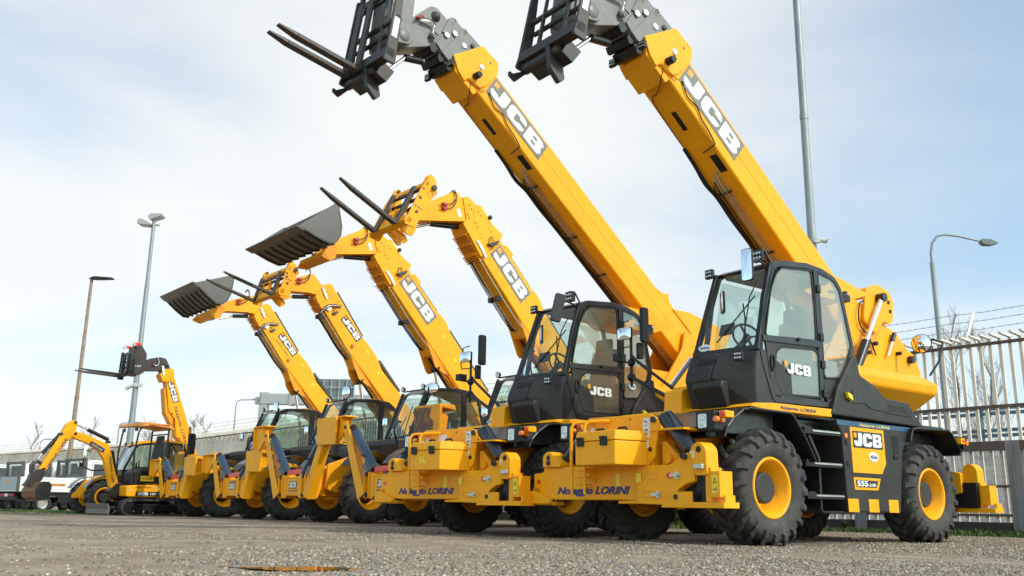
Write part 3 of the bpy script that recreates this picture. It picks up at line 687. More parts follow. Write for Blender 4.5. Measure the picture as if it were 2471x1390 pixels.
    digits_oval('405%s' % num, (-2.10, Y + .0035, 1.055), XR, ZU, .105, pod)
    MB().prism([(-1.625, .795), (-2.225, .79), (-2.15, .645), (-1.64, .645)], Y, Y + .003, 'y').build('side_sticker', 'yellow_paint', pod)
    MB().prism([(-1.665, .765), (-2.165, .76), (-2.115, .675), (-1.675, .675)], Y + .003, Y + .005, 'y').build('model_plate', 'black_decal', pod)
    text('555', (-1.69, Y + .0065, .69), XR, ZU, .065, pod, 'white_decal', width=.24, bold=.04)
    text('-210R', (-1.94, Y + .0065, .69), XR, ZU, .035, pod, 'white_decal', width=.17, bold=.04)
    for x0 in (-1.475, -1.92, -2.37):
        MB().prism([(x0, .535), (x0 - .22, .535), (x0 - .225, .378), (x0 - .005, .378)], Y, Y + .003, 'y').build('side_stripe', 'yellow_paint', pod)
    mb = MB()
    for k in range(13): mb.box(-2.72, -2.57, Y, Y + .008, 1.12 + k * .018, 1.128 + k * .018)
    mb.build('air_grille', 'black_plastic', pod)
    mb = MB(); mb.prism([(-2.56, 1.06), (-2.68, 1.06), (-2.69, 1.10), (-2.57, 1.10)], Y, Y + .02, 'y'); mb.box(-1.55, -1.50, Y, Y + .012, 1.18, 1.24); mb.box(-1.55, -1.50, Y, Y + .012, .92, .98)
    mb.build('door_latch', 'black_plastic', pod, bevel=.003)
    mb = MB(); mb.box(-1.562, -1.558, Y, Y + .002, .38, 1.41); mb.box(-2.72, -1.47, Y, Y + .002, .818, .822); mb.build('panel_gap', 'black_decal', pod)
    MB().cyl((-1.505, Y, 1.29), (-1.505, Y + .02, 1.29), .03, n=16).build('side_marker', 'orange_lens', pod)
    # slew deck, cradle bracket
    dk = MB().prism([(.27, 1.52), (.20, 1.56), (-.14, 1.585), (-1.30, 1.60), (-1.29, 1.50), (.0, 1.495)], -1.0, 1.13, 'y').build('slew_deck', 'yellow_paint', root, bevel=.01)
    text('Noleggio LORINI', (-.27, 1.135, 1.525), XR, ZU, .040, dk, 'navy_text', width=.69, shear=.2)
    mb = MB(); mb.cyl((-1.6, 0, 1.42), (-1.6, 0, 1.55), .75, n=40); mb.box(-4.2, .1, -1.0, 1.0, 1.48, 1.56); mb.build('slew_ring', 'black_paint', root)
    mb = MB(); mb.prism(fillet([(.30, 1.50), (.27, 1.79), (.13, 1.82), (.10, 1.86), (-.02, 1.86), (-.14, 1.52)], .02), -.16, .12, 'y'); mb.box(-.2, .36, -.25, .20, 1.47, 1.52)
    mb.build('cradle_bracket', 'yellow_paint', root, bevel=.01)
    # ---------------- cab
    yo, yi = 1.10, .25
    outer = fillet([(.02, 2.23), (-.12, 2.86), (-.30, 3.27), (-.46, 3.335), (-1.02, 3.40), (-1.36, 3.38), (-1.62, 3.31), (-1.74, 3.19), (-1.93, 2.45), (-1.90, 2.31), (-1.48, 1.74), (-1.30, 1.62), (-.20, 1.60), (-.04, 2.0)], .05, 2)
    mb = MB(); mb.ring(outer, .065, yo - .06, yo, 'y'); mb.ring(outer, .055, yi, yi + .05, 'y')
    mb.prism([(-.05, 2.30), (-.04, 2.37), (-1.22, 2.44), (-1.22, 2.35)], yo - .05, yo + .012, 'y')
    mb.prism([(-1.14, 3.37), (-1.22, 3.37), (-1.24, 2.5), (-1.19, 1.68), (-1.12, 1.68), (-1.15, 2.5)], yo - .05, yo + .004, 'y')
    # roof
    rp = fillet([(-.24, 3.26), (-.44, 3.345), (-1.02, 3.41), (-1.36, 3.39), (-1.64, 3.31), (-1.62, 3.26), (-1.0, 3.33), (-.4, 3.27)], .03, 2)
    mb.prism(rp, yi, yo - .005, 'y')
    # front posts and sill, rear posts
    mb.bar((.18, yi + .03, 2.18), (-.27, yi + .03, 3.27), .06, .06); mb.bar((.02, yo - .03, 2.20), (-.29, yo - .03, 3.27), .06, .07)
    mb.bar((.18, yi, 2.20), (.02, yo, 2.22), .07, .06)
    cab = mb.build('cab', 'black_paint', root, bevel=.012)
    # the lower nose and floor
    mb = MB()
    nose_a = [(.20, 2.19), (.31, 1.98), (.34, 1.88), (.22, 1.52), (-.6, 1.50), (-.6, 2.0), (.0, 2.19)]
    nose_b = [(.03, 2.21), (.08, 1.98), (.10, 1.86), (.10, 1.52), (-.6, 1.50), (-.6, 2.0), (-.1, 2.21)]
    mb.prism(nose_a, yi - .03, .62, 'y'); mb.prism(nose_a, .62, 1.09, 'y', nose_b)
    mb.prism([(.345, 1.84), (.38, 1.78), (.26, 1.53), (.1, 1.53), (.1, 1.84)], yi + .10, .80, 'y')
    mb.box(-1.35, 0, yi, 1.05, 1.56, 1.62)
    mb.build('cab_nose', 'grey_body', cab, bevel=.03, seg=3)
    # embossed letters in the nose
    jcb((.272, yi + .09, 2.045), YL, (-.45, 0, 1), .075, cab, 'black_plastic', width=.30, lift=.012)
    # glass
    MB().quad((.175, yi + .06, 2.22), (.03, yo - .06, 2.25), (-.28, yo - .06, 3.23), (-.26, yi + .06, 3.23)).build('windscreen', 'glass', cab, raw=True)
    window(cab, fillet([(-.27, 2.95), (-.38, 3.15), (-.50, 3.25), (-1.09, 3.315), (-1.12, 2.9), (-1.11, 2.44), (-.12, 2.38), (-.18, 2.62)], .04, 2), yo - .005, 'door_window', frame='black_plastic', w=.02)
    lw = window(cab, fillet([(-.31, 2.20), (-.42, 2.265), (-1.08, 2.305), (-1.145, 2.25), (-1.13, 1.74), (-.36, 1.72), (-.25, 1.92)], .04, 2), yo - .005, 'door_window', frame='black_plastic', w=.025)
    window(cab, fillet([(-1.25, 3.345), (-1.53, 3.325), (-1.67, 3.22), (-1.79, 2.81), (-1.87, 2.47), (-1.64, 2.03), (-1.25, 1.99), (-1.26, 2.6)], .04, 2), yo - .005, 'side_window', frame='black_plastic', w=.02)
    inn = fillet([(-.18, 2.35), (-.36, 3.2), (-1.60, 3.2), (-1.80, 2.4), (-1.5, 2.0), (-.3, 2.0)], .05, 2)
    window(cab, inn, yi + .03, 'side_window', 'glass')
    MB().quad((-1.64, yi + .06, 3.26), (-1.64, yo - .06, 3.26), (-1.90, yo - .06, 2.35), (-1.90, yi + .06, 2.35)).build('rear_window', 'glass', cab, raw=True)
    # door skin round the lower window
    mb = MB(); mb.prism([(-.10, 2.30), (-.20, 1.64), (-.36, 1.64), (-.36, 1.70), (-.24, 1.90), (-.30, 2.22), (-.42, 2.285), (-1.12, 2.33), (-1.12, 2.36), (-.10, 2.31)], yo - .03, yo - .001, 'y')
    mb.box(-1.20, -.2, yo - .03, yo - .001, 1.64, 1.70); mb.prism([(-1.22, 1.98), (-1.30, 1.66), (-1.48, 1.78), (-1.62, 2.0)], yo - .05, yo - .02, 'y')
    mb.build('door_skin', 'grey_body', cab, bevel=.006)
    mb = MB(); mb.ring([(-.205 + .045 * math.cos(t / 8 * math.pi), 2.06 + .10 * math.sin(t / 8 * math.pi)) for t in range(16)], .018, yo - .01, yo + .018, 'y'); mb.build('door_handle', 'black_plastic', cab, bevel=.004)
    mb = MB()
    for z in (3.10, 2.48, 2.14, 1.78): mb.box(-1.235, -1.165, yo, yo + .03, z - .05, z + .05)
    mb.build('door_hinge', 'black_plastic', cab, bevel=.006)
    MB().cyl((-.72, yo, 2.395), (-.72, yo + .04, 2.395), .022, n=12).build('door_knob', 'black_plastic', cab)
    jcb((-.48, yo + .006, 1.965), XR, ZU, .125, cab, 'white_decal', width=.47)
    MB().box(-.485, -.43, yo + .003, yo + .006, 2.05, 2.11).build('logo_badge', 'amber_decal', cab)
    if num == '66': digits_oval('40566', (.165, yi + .16, 2.275), Vector((-.15, .85, 0)), (-.42, .0, 1), .085, cab)
    else: digits_oval('40549', (-1.43, yo + .004, 2.17), XR, ZU, .085, cab)
    # cab inside
    seat(cab, -.95, .68, 2.0); steering(cab, (-.28, .70, 2.42))
    mb = MB(); mb.box(-.25, .05, .45, .9, 1.62, 2.26); mb.box(-1.5, -.7, yi + .03, .42, 1.62, 2.25); mb.box(-1.5, -.5, .9, 1.02, 1.8, 2.2); mb.build('dash_console', 'seat_cloth', cab, bevel=.03)
    MB().quad((-.05, .45, 2.45), (-.07, .64, 2.46), (-.13, .63, 2.60), (-.11, .44, 2.59), .03).build('display', 'black_plastic', cab, bevel=.006)
    MB().box(-1.55, -.40, yi + .06, yo - .07, 3.23, 3.26).build('headlining', 'headliner', cab)
    # wiper, lamps, mirrors
    mb = MB(); mb.tube([(.07, .93, 2.19), (-.05, .86, 2.60), (-.10, .80, 2.80)], .010, 6); mb.tube([(.09, .90, 2.20), (-.06, .93, 2.85), (-.15, .98, 3.05)], .009, 6); mb.bar((.11, .55, 2.33), (-.14, .95, 2.88), .02, .012)
    mb.build('wiper', 'black_plastic', cab)
    led_lamp(cab, (-.20, .20, 3.30), (1, 0, -.1)); led_lamp(cab, (-.12, 1.02, 3.36), (1, .0, -.1), .075); led_lamp(cab, (.30, 1.00, 2.10), (1, .2, 0), .055)
    led_lamp(cab, (-2.26, .86, 3.22), (-.3, 1, 0), .055)
    mb = MB(); mb.tube([(-.30, .95, 3.36), (-.15, 1.02, 3.44), (-.18, 1.10, 3.40), (-.25, 1.13, 3.25)], .014, 6); mb.tube([(-.22, .25, 3.32), (-.22, .20, 3.26)], .012, 6)
    mb.prism([(-1.74, 3.20), (-2.1, 3.21), (-2.1, 3.19), (-1.74, 3.17)], .9, .95, 'y'); mb.box(-2.12, -1.95, .86, .98, 3.09, 3.18); mb.build('lamp_rail', 'black_plastic', cab)
    if num == '66':
        mirror(cab, (.42, 1.28, 3.10), (1, .05, .02), .075, .19)
    else:
        mirror(cab, (.34, 1.24, 3.08), (-.55, -.8, .05), .075, .21, upv=(-.28, 0, 1), bow=.05)
    MB().tube([(-.28, 1.03, 3.2), (-.1, 1.14, 3.22), (.18, 1.26, 3.20), (.36, 1.27, 3.12)], .014, 6).build('mirror_arm', 'black_plastic', cab)
    far = MB(); far.tube([(-.10, -1.1, 1.98), (-.10, -1.1, 2.78)], .020, 8); far.tube([(-.10, -1.1, 2.40), (-.02, -.9, 2.28), (.18, -.12, 1.84)], .022, 8); far.tube([(-.10, -1.1, 2.08), (-.02, -.92, 2.04), (.22, -.1, 1.70)], .026, 8)
    far.tube([(-.10, -1.1, 2.52), (-.06, -1.28, 2.52), (-.06, -1.30, 2.60), (-.08, -1.28, 2.86), (-.08, -1.12, 2.88)], .010, 6); far.box(-.16, -.02, -1.38, -1.26, 2.34, 2.44); far.tube([(-.1, -1.1, 2.3), (-.1, -1.32, 2.34)], .014, 6); far.sphere((-.1, -1.1, 2.1), .06); far.sphere((-.1, -1.1, 2.3), .055)
    fo = far.build('mirror_pole', 'black_plastic', root)
    mirror(fo, (-.03, -1.16, 2.70), (1, .12, -.05), .125, .085); mirror(fo, (-.16, -.94, 2.80), (.2, -1, 0), .07, .24, bow=.06); mirror(fo, (-.14, -1.0, 2.45), (.1, -1, 0), .05, .11, bow=.05)
    # inside mirror and arm
    mirror(cab, (-.07, .50, 2.86), (.9, -.6, 0), .06, .14)
    # ---------------- cowl, counterweight, turret
    mb = MB(); mb.prism(fillet([(-1.26, 1.53), (-1.42, 1.86), (-1.80, 2.30), (-1.90, 2.32), (-1.94, 2.08), (-2.28, 1.97), (-2.50, 1.83), (-3.06, 1.81), (-3.22, 1.64), (-3.34, 1.56), (-3.34, 1.50)], .03, 2), .35, 1.15, 'y')
    cw = mb.build('rear_cowl', 'grey_body', root, bevel=.035, seg=3)
    mb = MB(); mb.prism([(-1.75, 1.70), (-2.0, 1.72), (-2.12, 1.66), (-2.9, 1.62), (-3.1, 1.62), (-3.02, 1.75), (-2.5, 1.77), (-1.72, 1.88)], 1.15, 1.158, 'y')
    mb.build('cowl_panel', 'black_paint', cw, bevel=.004)
    mb = MB()
    for k in range(4): mb.box(-2.98 + k * .01, -2.55 + k * .01, 1.158, 1.164, 1.67 + k * .022, 1.678 + k * .022)
    mb.build('cowl_grille', 'black_plastic', cw)
    MB().prism([(-1.58, 1.76), (-1.56, 1.83), (-1.66, 1.80), (-1.68, 1.72)], 1.15, 1.20, 'y').build('filler_cap', 'yellow_decal', cw, bevel=.01)
    def rect(x0, x1, y0, y1, c=.12): return [(x0 + c, y0), (x1 - c, y0), (x1, y0 + c), (x1, y1 - c), (x1 - c, y1), (x0 + c, y1), (x0, y1 - c), (x0, y0 + c)]
    lev = [(1.72, rect(-4.25, -2.4, -.70, .30)), (1.84, rect(-4.50, -2.4, -.82, .50)), (2.08, rect(-4.66, -2.3, -.96, .78)), (2.22, rect(-4.68, -2.3, -.98, .80)), (2.36, rect(-4.52, -2.2, -.86, .62))]
    mb = MB(); n = 8; v = [(a, b, z) for z, q in lev for a, b in q]
    mb.add(v, [tuple(range(n - 1, -1, -1)), tuple(range(4 * n, 5 * n))] + [(k * n + i, k * n + (i + 1) % n, (k + 1) * n + (i + 1) % n, (k + 1) * n + i) for k in range(4) for i in range(n)])
    mb.build('counterweight', 'yellow_paint', root, bevel=.03)
    dx = 0 if num == '66' else -.75
    def D_(pts): return [(x + dx, z) for x, z in pts]
    mb = MB()
    for y0, y1 in ((.05, .09), (-.62, -.58)): mb.prism(fillet(D_([(-2.6, 2.3), (-3.35, 3.2), (-3.45, 3.55), (-4.2, 3.42), (-4.52, 3.20), (-4.78, 3.13), (-5.08, 2.90), (-5.26, 2.84), (-5.44, 2.56), (-5.30, 2.36)]), .04), y0, y1, 'y')
    mb.box(-4.9, -2.8, -.58, .05, 2.3, 2.75)
    tt = mb.build('turret', 'yellow_paint', root, bevel=.012)
    mb = MB(); ear = D_([(-3.80, 3.20), (-3.92, 3.72), (-4.22, 3.83), (-4.57, 3.77), (-4.68, 3.62), (-4.63, 3.30), (-4.50, 3.22), (-4.36, 3.26), (-4.10, 3.02)])
    if num == '66':
        for y0, y1 in ((.10, .15), (-.70, -.65)): mb.prism(fillet(ear, .06), y0, y1, 'y')
        mb.prism([(-3.98, 3.72), (-4.22, 3.81), (-4.55, 3.75), (-4.5, 3.70), (-4.2, 3.76), (-3.98, 3.68)], -.65, .10, 'y')
        mb.build('pivot_bracket', 'yellow_paint', tt, bevel=.012)
        mb = MB(); mb.prism(fillet([(-3.75, 3.0), (-3.85, 3.3), (-4.1, 3.42), (-4.35, 3.15), (-4.1, 2.85)], .05), .09, .094, 'y'); mb.build('opening_shade', 'yellow_worn_shade', tt)  # darker plate laid on the arm as the shade of a hollow
        q = MB()
        for (x, z, r) in ((-5.10, 2.74, .06), (-4.1, 2.88, .032), (-3.9, 2.72, .03), (-4.52, 3.58, .03), (-4.55, 3.44, .03), (-4.75, 2.80, .03)): q.cyl((x, .09, z), (x, .165, z), r, n=18)
        q.build('pivot_pin', 'hub_grey', tt)
        a = Vector((-4.22, .22, 3.60)); b = Vector((-3.68, .22, 2.84)); c = Vector((-3.30, .22, 2.30))
        mb = MB(); mb.cyl(a, b, .038, n=18); rr = mb.build('lift_ram', 'chrome', root)
        mb = MB(); mb.cyl(b, c, .075, n=18); mb.cyl(a + Vector((0, -.08, 0)), a + Vector((0, .06, 0)), .07, n=16); mb.build('ram_barrel', 'black_paint', rr)
        MB().cyl((-4.62, .14, 3.05), (-4.40, .14, 2.72), .022, n=12).build('ram_rod', 'chrome', tt); MB().cyl((-4.64, .14, 3.10), (-4.56, .14, 2.97), .035, n=12).build('ram_barrel', 'black_paint', tt)
        hose(tt, [(-4.0, .11, 3.55), (-3.75, .13, 3.45), (-3.70, .13, 3.15), (-3.95, .12, 2.95), (-4.1, .12, 2.7)], .012)
        mb = MB(); mb.cyl((-2.55, -.25, 2.50), (-1.2, -.25, 2.1), .10, n=20); mb.build('lift_ram', 'blue_black', root)
    else:
        mb = MB(); mb.cyl((-4.35, .0, 3.05), (-3.2, .0, 2.0), .11, n=24); mb.build('lift_ram', 'blue_black', root)
    # roof cover to the right of the cab
    mb = MB(); mb.prism(fillet([(-.9, 3.36), (-1.4, 3.34), (-1.72, 3.20), (-2.6, 3.22), (-3.2, 3.42), (-2.4, 3.56), (-1.6, 3.56)], .05), .10, .62, 'y'); mb.build('boom_cover', 'yellow_paint', root, bevel=.03)
    # rear mirrors
    mirror(root, (-5.15 + .3, .45, 2.93), (1, .25, .05), .15, .15, True)
    mb = MB(); mb.tube([(-4.70, .62, 2.40), (-4.85, .70, 2.62), (-4.98, .72, 2.92), (-4.93, .60, 2.98), (-4.88, .47, 2.96)], .018, 6); mb.build('mirror_arm', 'black_plastic', root)
    mirror(root, (-4.9, -1.1, 3.05), (1, -.2, .2), .15, .11, False)
    MB().tube([(-4.9, -1.1, 3.0), (-4.8, -1.0, 2.7), (-4.6, -.9, 2.4)], .016, 6).build('mirror_arm', 'black_plastic', root)
    # ---------------- front stabiliser, tower plate, tool box, rams
    sf = stab_frame(root, 1.22)
    text('Noleggio LORINI', (1.225, -1.08, .54), YL, ZU, .082, sf, 'navy_text', width=1.25, shear=.30, bold=.045)
    mb = MB(); mb.prism(fillet([(-.62, .86), (-.62, 1.34), (-.50, 1.42), (.50, 1.40), (.60, 1.36), (.64, 1.28), (.56, 1.0), (.56, .93), (.42, .80), (-.5, .80)], .03), 1.20, 1.235, 'x')
    mb.box(.92, 1.20, -.60, -.56, .80, 1.36); mb.box(.92, 1.20, .46, .50, .80, 1.36)
    tp = mb.build('stabiliser_tower', 'yellow_paint', root, bevel=.01)
    q = MB(); q.cyl((1.235, .565, 1.335), (1.26, .565, 1.335), .035, n=18); q.cyl((1.2, .50, 1.015), (1.24, .50, 1.015), .028, n=16); q.build('pivot_pin', 'hub_grey', tp)
    q = MB(); q.box(1.236, 1.239, .40, .50, 1.14, 1.36); q.box(1.236, 1.239, .43, .48, 1.03, 1.12); q.box(1.236, 1.239, -.46, -.40, 1.17, 1.30); q.box(1.236, 1.239, -.56, -.52, 1.20, 1.28)
    q.build('instruction_label', 'white_decal', tp)
    q = MB(); q.bar((1.241, .415, 1.33), (1.241, .475, 1.31), .004, .010); q.box(1.239, 1.242, .43, .47, 1.22, 1.235); q.box(1.239, 1.242, .43, .47, 1.18, 1.19); q.box(1.239, 1.242, .44, .455, 1.27, 1.285); q.build('label_print', 'black_decal', tp)
    # steps below the tool box
    mb = MB()
    for y in (-.59, -.37): mb.tube([(1.42, y, .53), (1.42, y, .86)], .018, 8)
    for z in (.64, .72, .80): mb.box(1.28, 1.42, -.57, -.39, z, z + .012)
    mb.prism([(1.235, .66), (1.40, .80), (1.40, .83), (1.235, .83)], -.385, -.37, 'y')
    mb.build('access_ladder', 'yellow_paint', root, bevel=.004)
    mb = MB()
    for y in (-.60, -.37): mb.tube([(1.42, y, .84), (1.42, y, 1.30), (1.40, y + .02, 1.345), (1.36, y + .05, 1.36), (1.30, y + .20, 1.36), (1.25, y + .24, 1.36)], .020, 8)
    mb.build('grab_rail', 'yellow_paint', root)
    mb = MB(); F = [(1.235, -.42), (1.66, -.26), (1.66, .38), (1.235, .46)]
    mb.prism(F, .84, 1.10, 'z'); mb.prism([(a + (.008 if a > 1.3 else 0), b + (.008 if b > 0 else -.008)) for a, b in F], 1.105, 1.215, 'z', [(a - (.02 if a > 1.3 else 0), b * .98) for a, b in F])
    tb = mb.build('tool_box', 'yellow_paint', root, bevel=.012)
    q = MB()
    for y in (-.16, .22): q.box(1.66, 1.69, y - .05, y + .05, 1.05, 1.14); q.box(1.665, 1.70, y - .05, y + .05, 1.125, 1.15)
    q.build('latch', 'black_plastic', tb, bevel=.006)
    q = MB()
    for y in (-.12, .24): q.tube([(1.40, y - .07, 1.20), (1.40, y - .07, 1.24), (1.40, y - .05, 1.255), (1.40, y + .05, 1.255), (1.40, y + .07, 1.24), (1.40, y + .07, 1.20)], .014, 8)
    q.build('carry_handle', 'black_plastic', tb)
    if num != '66':
        q = MB(); q.prism([(a + .24, b) for a, b in [(-.30, .93), (-.28, 1.04), (-.24, .97), (-.235, 1.03), (-.22, .96), (-.20, 1.07), (-.185, .96), (-.12, .945), (-.13, .925), (-.19, .925), (-.21, .94), (-.245, .925), (-.27, .98), (-.285, .92)]], 1.662, 1.666, 'x'); q.build('company_mark', 'yellow_decal', tb)
        q = MB(); q.box(1.237, 1.24, -.18, .0, 1.24, 1.34); q.build('instruction_label', 'white_decal', tp)
    for sg, p, q_ in ((1, (1.12, .63, 1.37), (1.12, 1.02, .96)), (-1, (1.08, -.66, 1.30), (1.08, -1.12, .92))):
        p = Vector(p); q_ = Vector(q_); d = (q_ - p).normalized()
        o = MB().cyl(p, q_ - d * .05, .094 if sg > 0 else .07, n=24).build('stabiliser_ram', 'blue_black', root, bevel=.006)
        MB().cyl(q_ - d * .08, q_ + d * .03, .045, n=16).build('ram_rod', 'chrome', o)
    for k in range(5): hose(root, [(1.0, .5 + k * .02, .96 + .01 * k), (1.05, .68 + .03 * k, 1.06 - .01 * k), (1.08, .80 + .015 * k, .98 - .03 * k), (1.10, .88 + .01 * k, .86)], .011)
    hose(root, [(1.16, .60, 1.40), (1.18, .72, 1.40), (1.2, .80, 1.33), (1.18, .86, 1.20)], .008)
    mb = MB(); mb.prism([(.6, .84), (.78, .86), (.86, .92), (.66, 1.10), (.6, 1.1)], 1.0, 1.16, 'x'); mb.cyl((1.16, .72, .91), (1.20, .72, .91), .05, n=18); mb.build('ram_bracket', 'yellow_worn_shade', root, bevel=.01)
    mb = MB(); mb.bar((1.02, .52, 1.22), (.99, .98, 1.22), .5, .02, (0, 0, 1)); mb.build('front_shelf', 'yellow_paint', root)
    # front lamps
    headlamp(root, 1.00, 1.26, 1.19, 1.41, 1.05); headlamp(root, -1.24, -1.00, 1.19, 1.41, 1.05)
    for (x, z, w, h, mm) in ((-1.10, 3.0, .05, .09, 'yellow_decal'),): pass
    q = MB(); q.box(1.262, 1.265, .30, .38, .66, .76); q.box(1.22, 1.224, -.06, .0, .62, .76); q.build('warning_sticker', 'yellow_decal', sf)
    q = MB()
    for k in range(5): q.cyl((1.22, -1.0 + k * .42, .455), (1.226, -1.0 + k * .42, .455), .010, n=8)
    for y in (-.9, -.62, .2): q.cyl((1.235, y if y > -.6 else -.5, 1.36), (1.241, y if y > -.6 else -.5, 1.36), .010, n=8)
    q.build('stud', 'steel_dark', sf)
    MB().prism([(.66, 1.32), (.80, 1.40), (.90, 1.36), (.84, 1.355), (.80, 1.33)], .99, 1.0, 'y').build('orange_flash', 'amber_decal', root)
    stab_frame(root, -4.55, -1)
    mb = MB(); mb.box(-4.34, -4.22, .98, 1.26, 1.25, 1.42); rl = mb.build('rear_lamp', 'black_plastic', root, bevel=.01)
    MB().cyl((-4.30, 1.26, 1.34), (-4.30, 1.275, 1.34), .035, n=16).build('indicator', 'orange_lens', rl); MB().box(-4.25, -4.14, 1.12, 1.27, 1.32, 1.40).build('lamp_bracket', 'yellow_paint', rl, bevel=.005)
    MB().cyl((-4.20, 1.27, 1.36), (-4.20, 1.28, 1.36), .022, n=14).build('marker_lamp', 'red_paint', rl)
    # ---------------- boom (u along it to the head, v up)
    ca, sa = math.cos(R(ang)), math.sin(R(ang))
    def BT(u, v): return (RB[0] + u * ca - v * sa, RB[1] + u * sa + v * ca)
    def bp(pts): return [BT(*p) for p in pts]
    L0 = -6.15 if num == '66' else -7.0
    bm_ = MB().prism(bp([(.30, .08), (.30, -.50), (L0 + .4, -.52), (L0, -.40), (L0 - .05, .0), (L0 + .3, .08)]), -.50, 0, 'y').build('boom', 'yellow_paint', root, bevel=.035, seg=3)
    mb = MB(); mb.box(0, 0, 0, 0, 0, 0); mb = MB()
    mb.prism(bp([(.2, -.205), (.2, -.212), (-5.4, -.212), (-5.4, -.205)]), 0, .003, 'y'); mb.build('weld_seam', 'yellow_worn_shade', bm_)
    hd = MB()
    for y0, y1 in ((.001, .03), (-.53, -.501)): hd.prism(bp(fillet([(.02, .09), (.12, .24), (.50, .20), (.69, -.27), (.77, -.44), (.55, -.57), (.38, -.60), (.36, -.52), (.14, -.46), (.06, -.32), (.03, -.1)], .03)), y0, y1, 'y')
    hd.prism(bp([(.2, .09), (.2, .2), (.48, .17), (.5, .09)]), -.50, 0, 'y'); hd.prism(bp([(.10, -.50), (.12, -.60), (.58, -.60), (.7, -.44), (.5, -.46)]), -.50, 0, 'y')
    hh = hd.build('boom_collar', 'yellow_paint', bm_, bevel=.01)
    mb = MB(); mb.tube([(BT(.02, -.40)[0], .03, BT(.02, -.40)[1])] + [(BT(u, v)[0], .032, BT(u, v)[1]) for u, v in ((.14, -.44), (.25, -.46), (.36, -.50))], .012, 6)
    mb.build('collar_rib', 'yellow_worn_shade', hh)
    for nm, poly, y0, y1 in (('boom_section', [(.90, .14), (.46, .19), (.5, -.44), (.78, -.56), (.92, -.56), (.90, -.2)], -.47, -.012), ('boom_section', [(1.16, .05), (1.13, .11), (.88, .13), (.88, -.55), (.97, -.53), (1.06, -.52), (1.07, -.24), (1.11, -.28)], -.45, -.03)):
        MB().prism(bp(fillet(poly, .02)), y0, y1, 'y').build(nm, 'boom_grey', bm_, bevel=.01)
    nz_ = MB().prism(bp(fillet([(1.49, -.10), (1.40, -.02), (1.16, -.0), (1.0, -.05), (1.0, -.42), (1.12, -.68), (1.30, -.97), (1.37, -1.07), (1.58, -1.12), (1.60, -.70)], .05)), -.42, -.055, 'y').build('boom_nose', 'boom_grey', bm_, bevel=.012)
    # wear blocks under the sections
    mb = MB()
    for k, (u, v, d) in enumerate(((.62, -.60, .16), (.80, -.62, .12), (.98, -.62, .14), (1.12, -.56, .1))):
        mb.prism(bp([(u, v + .12), (u, v - .03), (u + d * .3, v - .07), (u + d, v - .03), (u + d, v + .1)]), -.46, -.05, 'y')
    mb.build('wear_pad_housing', 'black_plastic', bm_, bevel=.006)
    # bosses and studs on the sections
    mb = MB()
    for u, v, r in ((.30, -.12, .035), (.72, -.10, .036), (.95, -.10, .036), (1.03, -.26, .036)):
        x, z = BT(u, v); mb.lathe([(-.005, r * 1.35), (.010, r * 1.3), (.012, r), (.004, r * .8), (.03, r * .25), (.03, .001)], 16, (x, .032 if u < .5 else -.01, z))
    mb.build('boss', 'zinc', bm_)
    mb = MB(); x, z = BT(1.33, -.17); mb.lathe([(0, .085), (.015, .08), (.018, .06), (.06, .045), (.06, .001)], 20, (x, -.055, z)); x, z = BT(.62, .03); mb.lathe([(-.01, .04), (.02, .035), (.02, .001)], 14, (x, -.01, z)); x, z = BT(.23, .09); mb.lathe([(0, .022), (.006, .001)], 12, (x, .03, z)); mb.build('boss', 'steel_dark', bm_)
    mb = MB()
    for u, v in ((.18, .2), (.22, .2), (.60, -.33), (.6, -.2), (.10, -.42), (.86, .10), (.83, .09), (1.07, .05), (1.1, .05)): x, z = BT(u, v); mb.cyl((x, 0, z), (x, .033, z), .008, n=8)
    mb.build('stud', 'steel_dark', bm_)
    mb = MB(); 
    for du in (0, .05):
        x, z = BT(1.50 + du * .4, -.46 - du); mb.cyl((x, -.055, z), (x, .03, z), .02, n=10)
        mb.cyl((x - .03, .02, z - .0), (x + .05, .02, z - .03), .016, n=10)
    mb.build('hose_coupler', 'red_dark', nz_)
    for k in range(3):
        P = [BT(1.46, -.46 - .03 * k), BT(1.36, -.36 - .03 * k), BT(1.26, -.34 - .02 * k), BT(1.22, -.46 - .02 * k), BT(1.12, -.42 - .05 * k)]
        hose(nz_, [(p[0], .0 + .02 * (i % 2), p[1]) for i, p in enumerate(P)], .010, 'zinc' if k else 'hose')
    # carriage
    fa = R(ang) - R(26.5); O = BT(1.58, -1.74)
    tn = (-.34, -.60) if tine else ()
    cg, T, X = fork_carriage(root, O, fa, -.84, .30, tn, 'steel_dark', top=1.35, tl=1.32, high=True)
    mb = MB()
    for y0, y1 in ((-.05, .0), (-.50, -.45)): mb.prism(fillet([(-.20, .38), (-.30, .48), (-.52, .55), (-.58, .64), (-.50, .98), (-.45, 2.0), (-.12, 2.0), (-.12, 1.1), (-.16, .5)], .04), y0, y1, 'y')
    X(mb).build('mounting_plate', 'boom_grey', cg, bevel=.008)
    mb = MB(); mb.lathe([(0, .105), (.008, .10), (.008, .001)], 22, (-.42, .0, .66)); mb.lathe([(0, .03), (.02, .028), (.02, .001)], 12, (-.30, .0, .86)); X(mb).build('cover_disc', 'boom_grey', cg)
    mb = MB(); mb.box(-.30, -.15, .0, .003, 1.25, 1.6); mb.box(-.12, -.03, .301, .304, .30, .62); X(mb).build('instruction_label', 'white_decal', cg)
    mb = MB(); mb.ring(fillet([(-.22, .98), (-.10, .98), (-.10, 1.30), (-.22, 1.30)], .06), .012, .30, .32, 'y'); X(mb).build('lock_slot', 'steel_dark', cg)
    mb = MB(); mb.lathe([(0, .05), (.03, .05), (.03, .03), (.04, .028), (.04, .001)], 18, (-.16, .30, 1.04)); X(mb).build('lock_pin', 'zinc', cg)
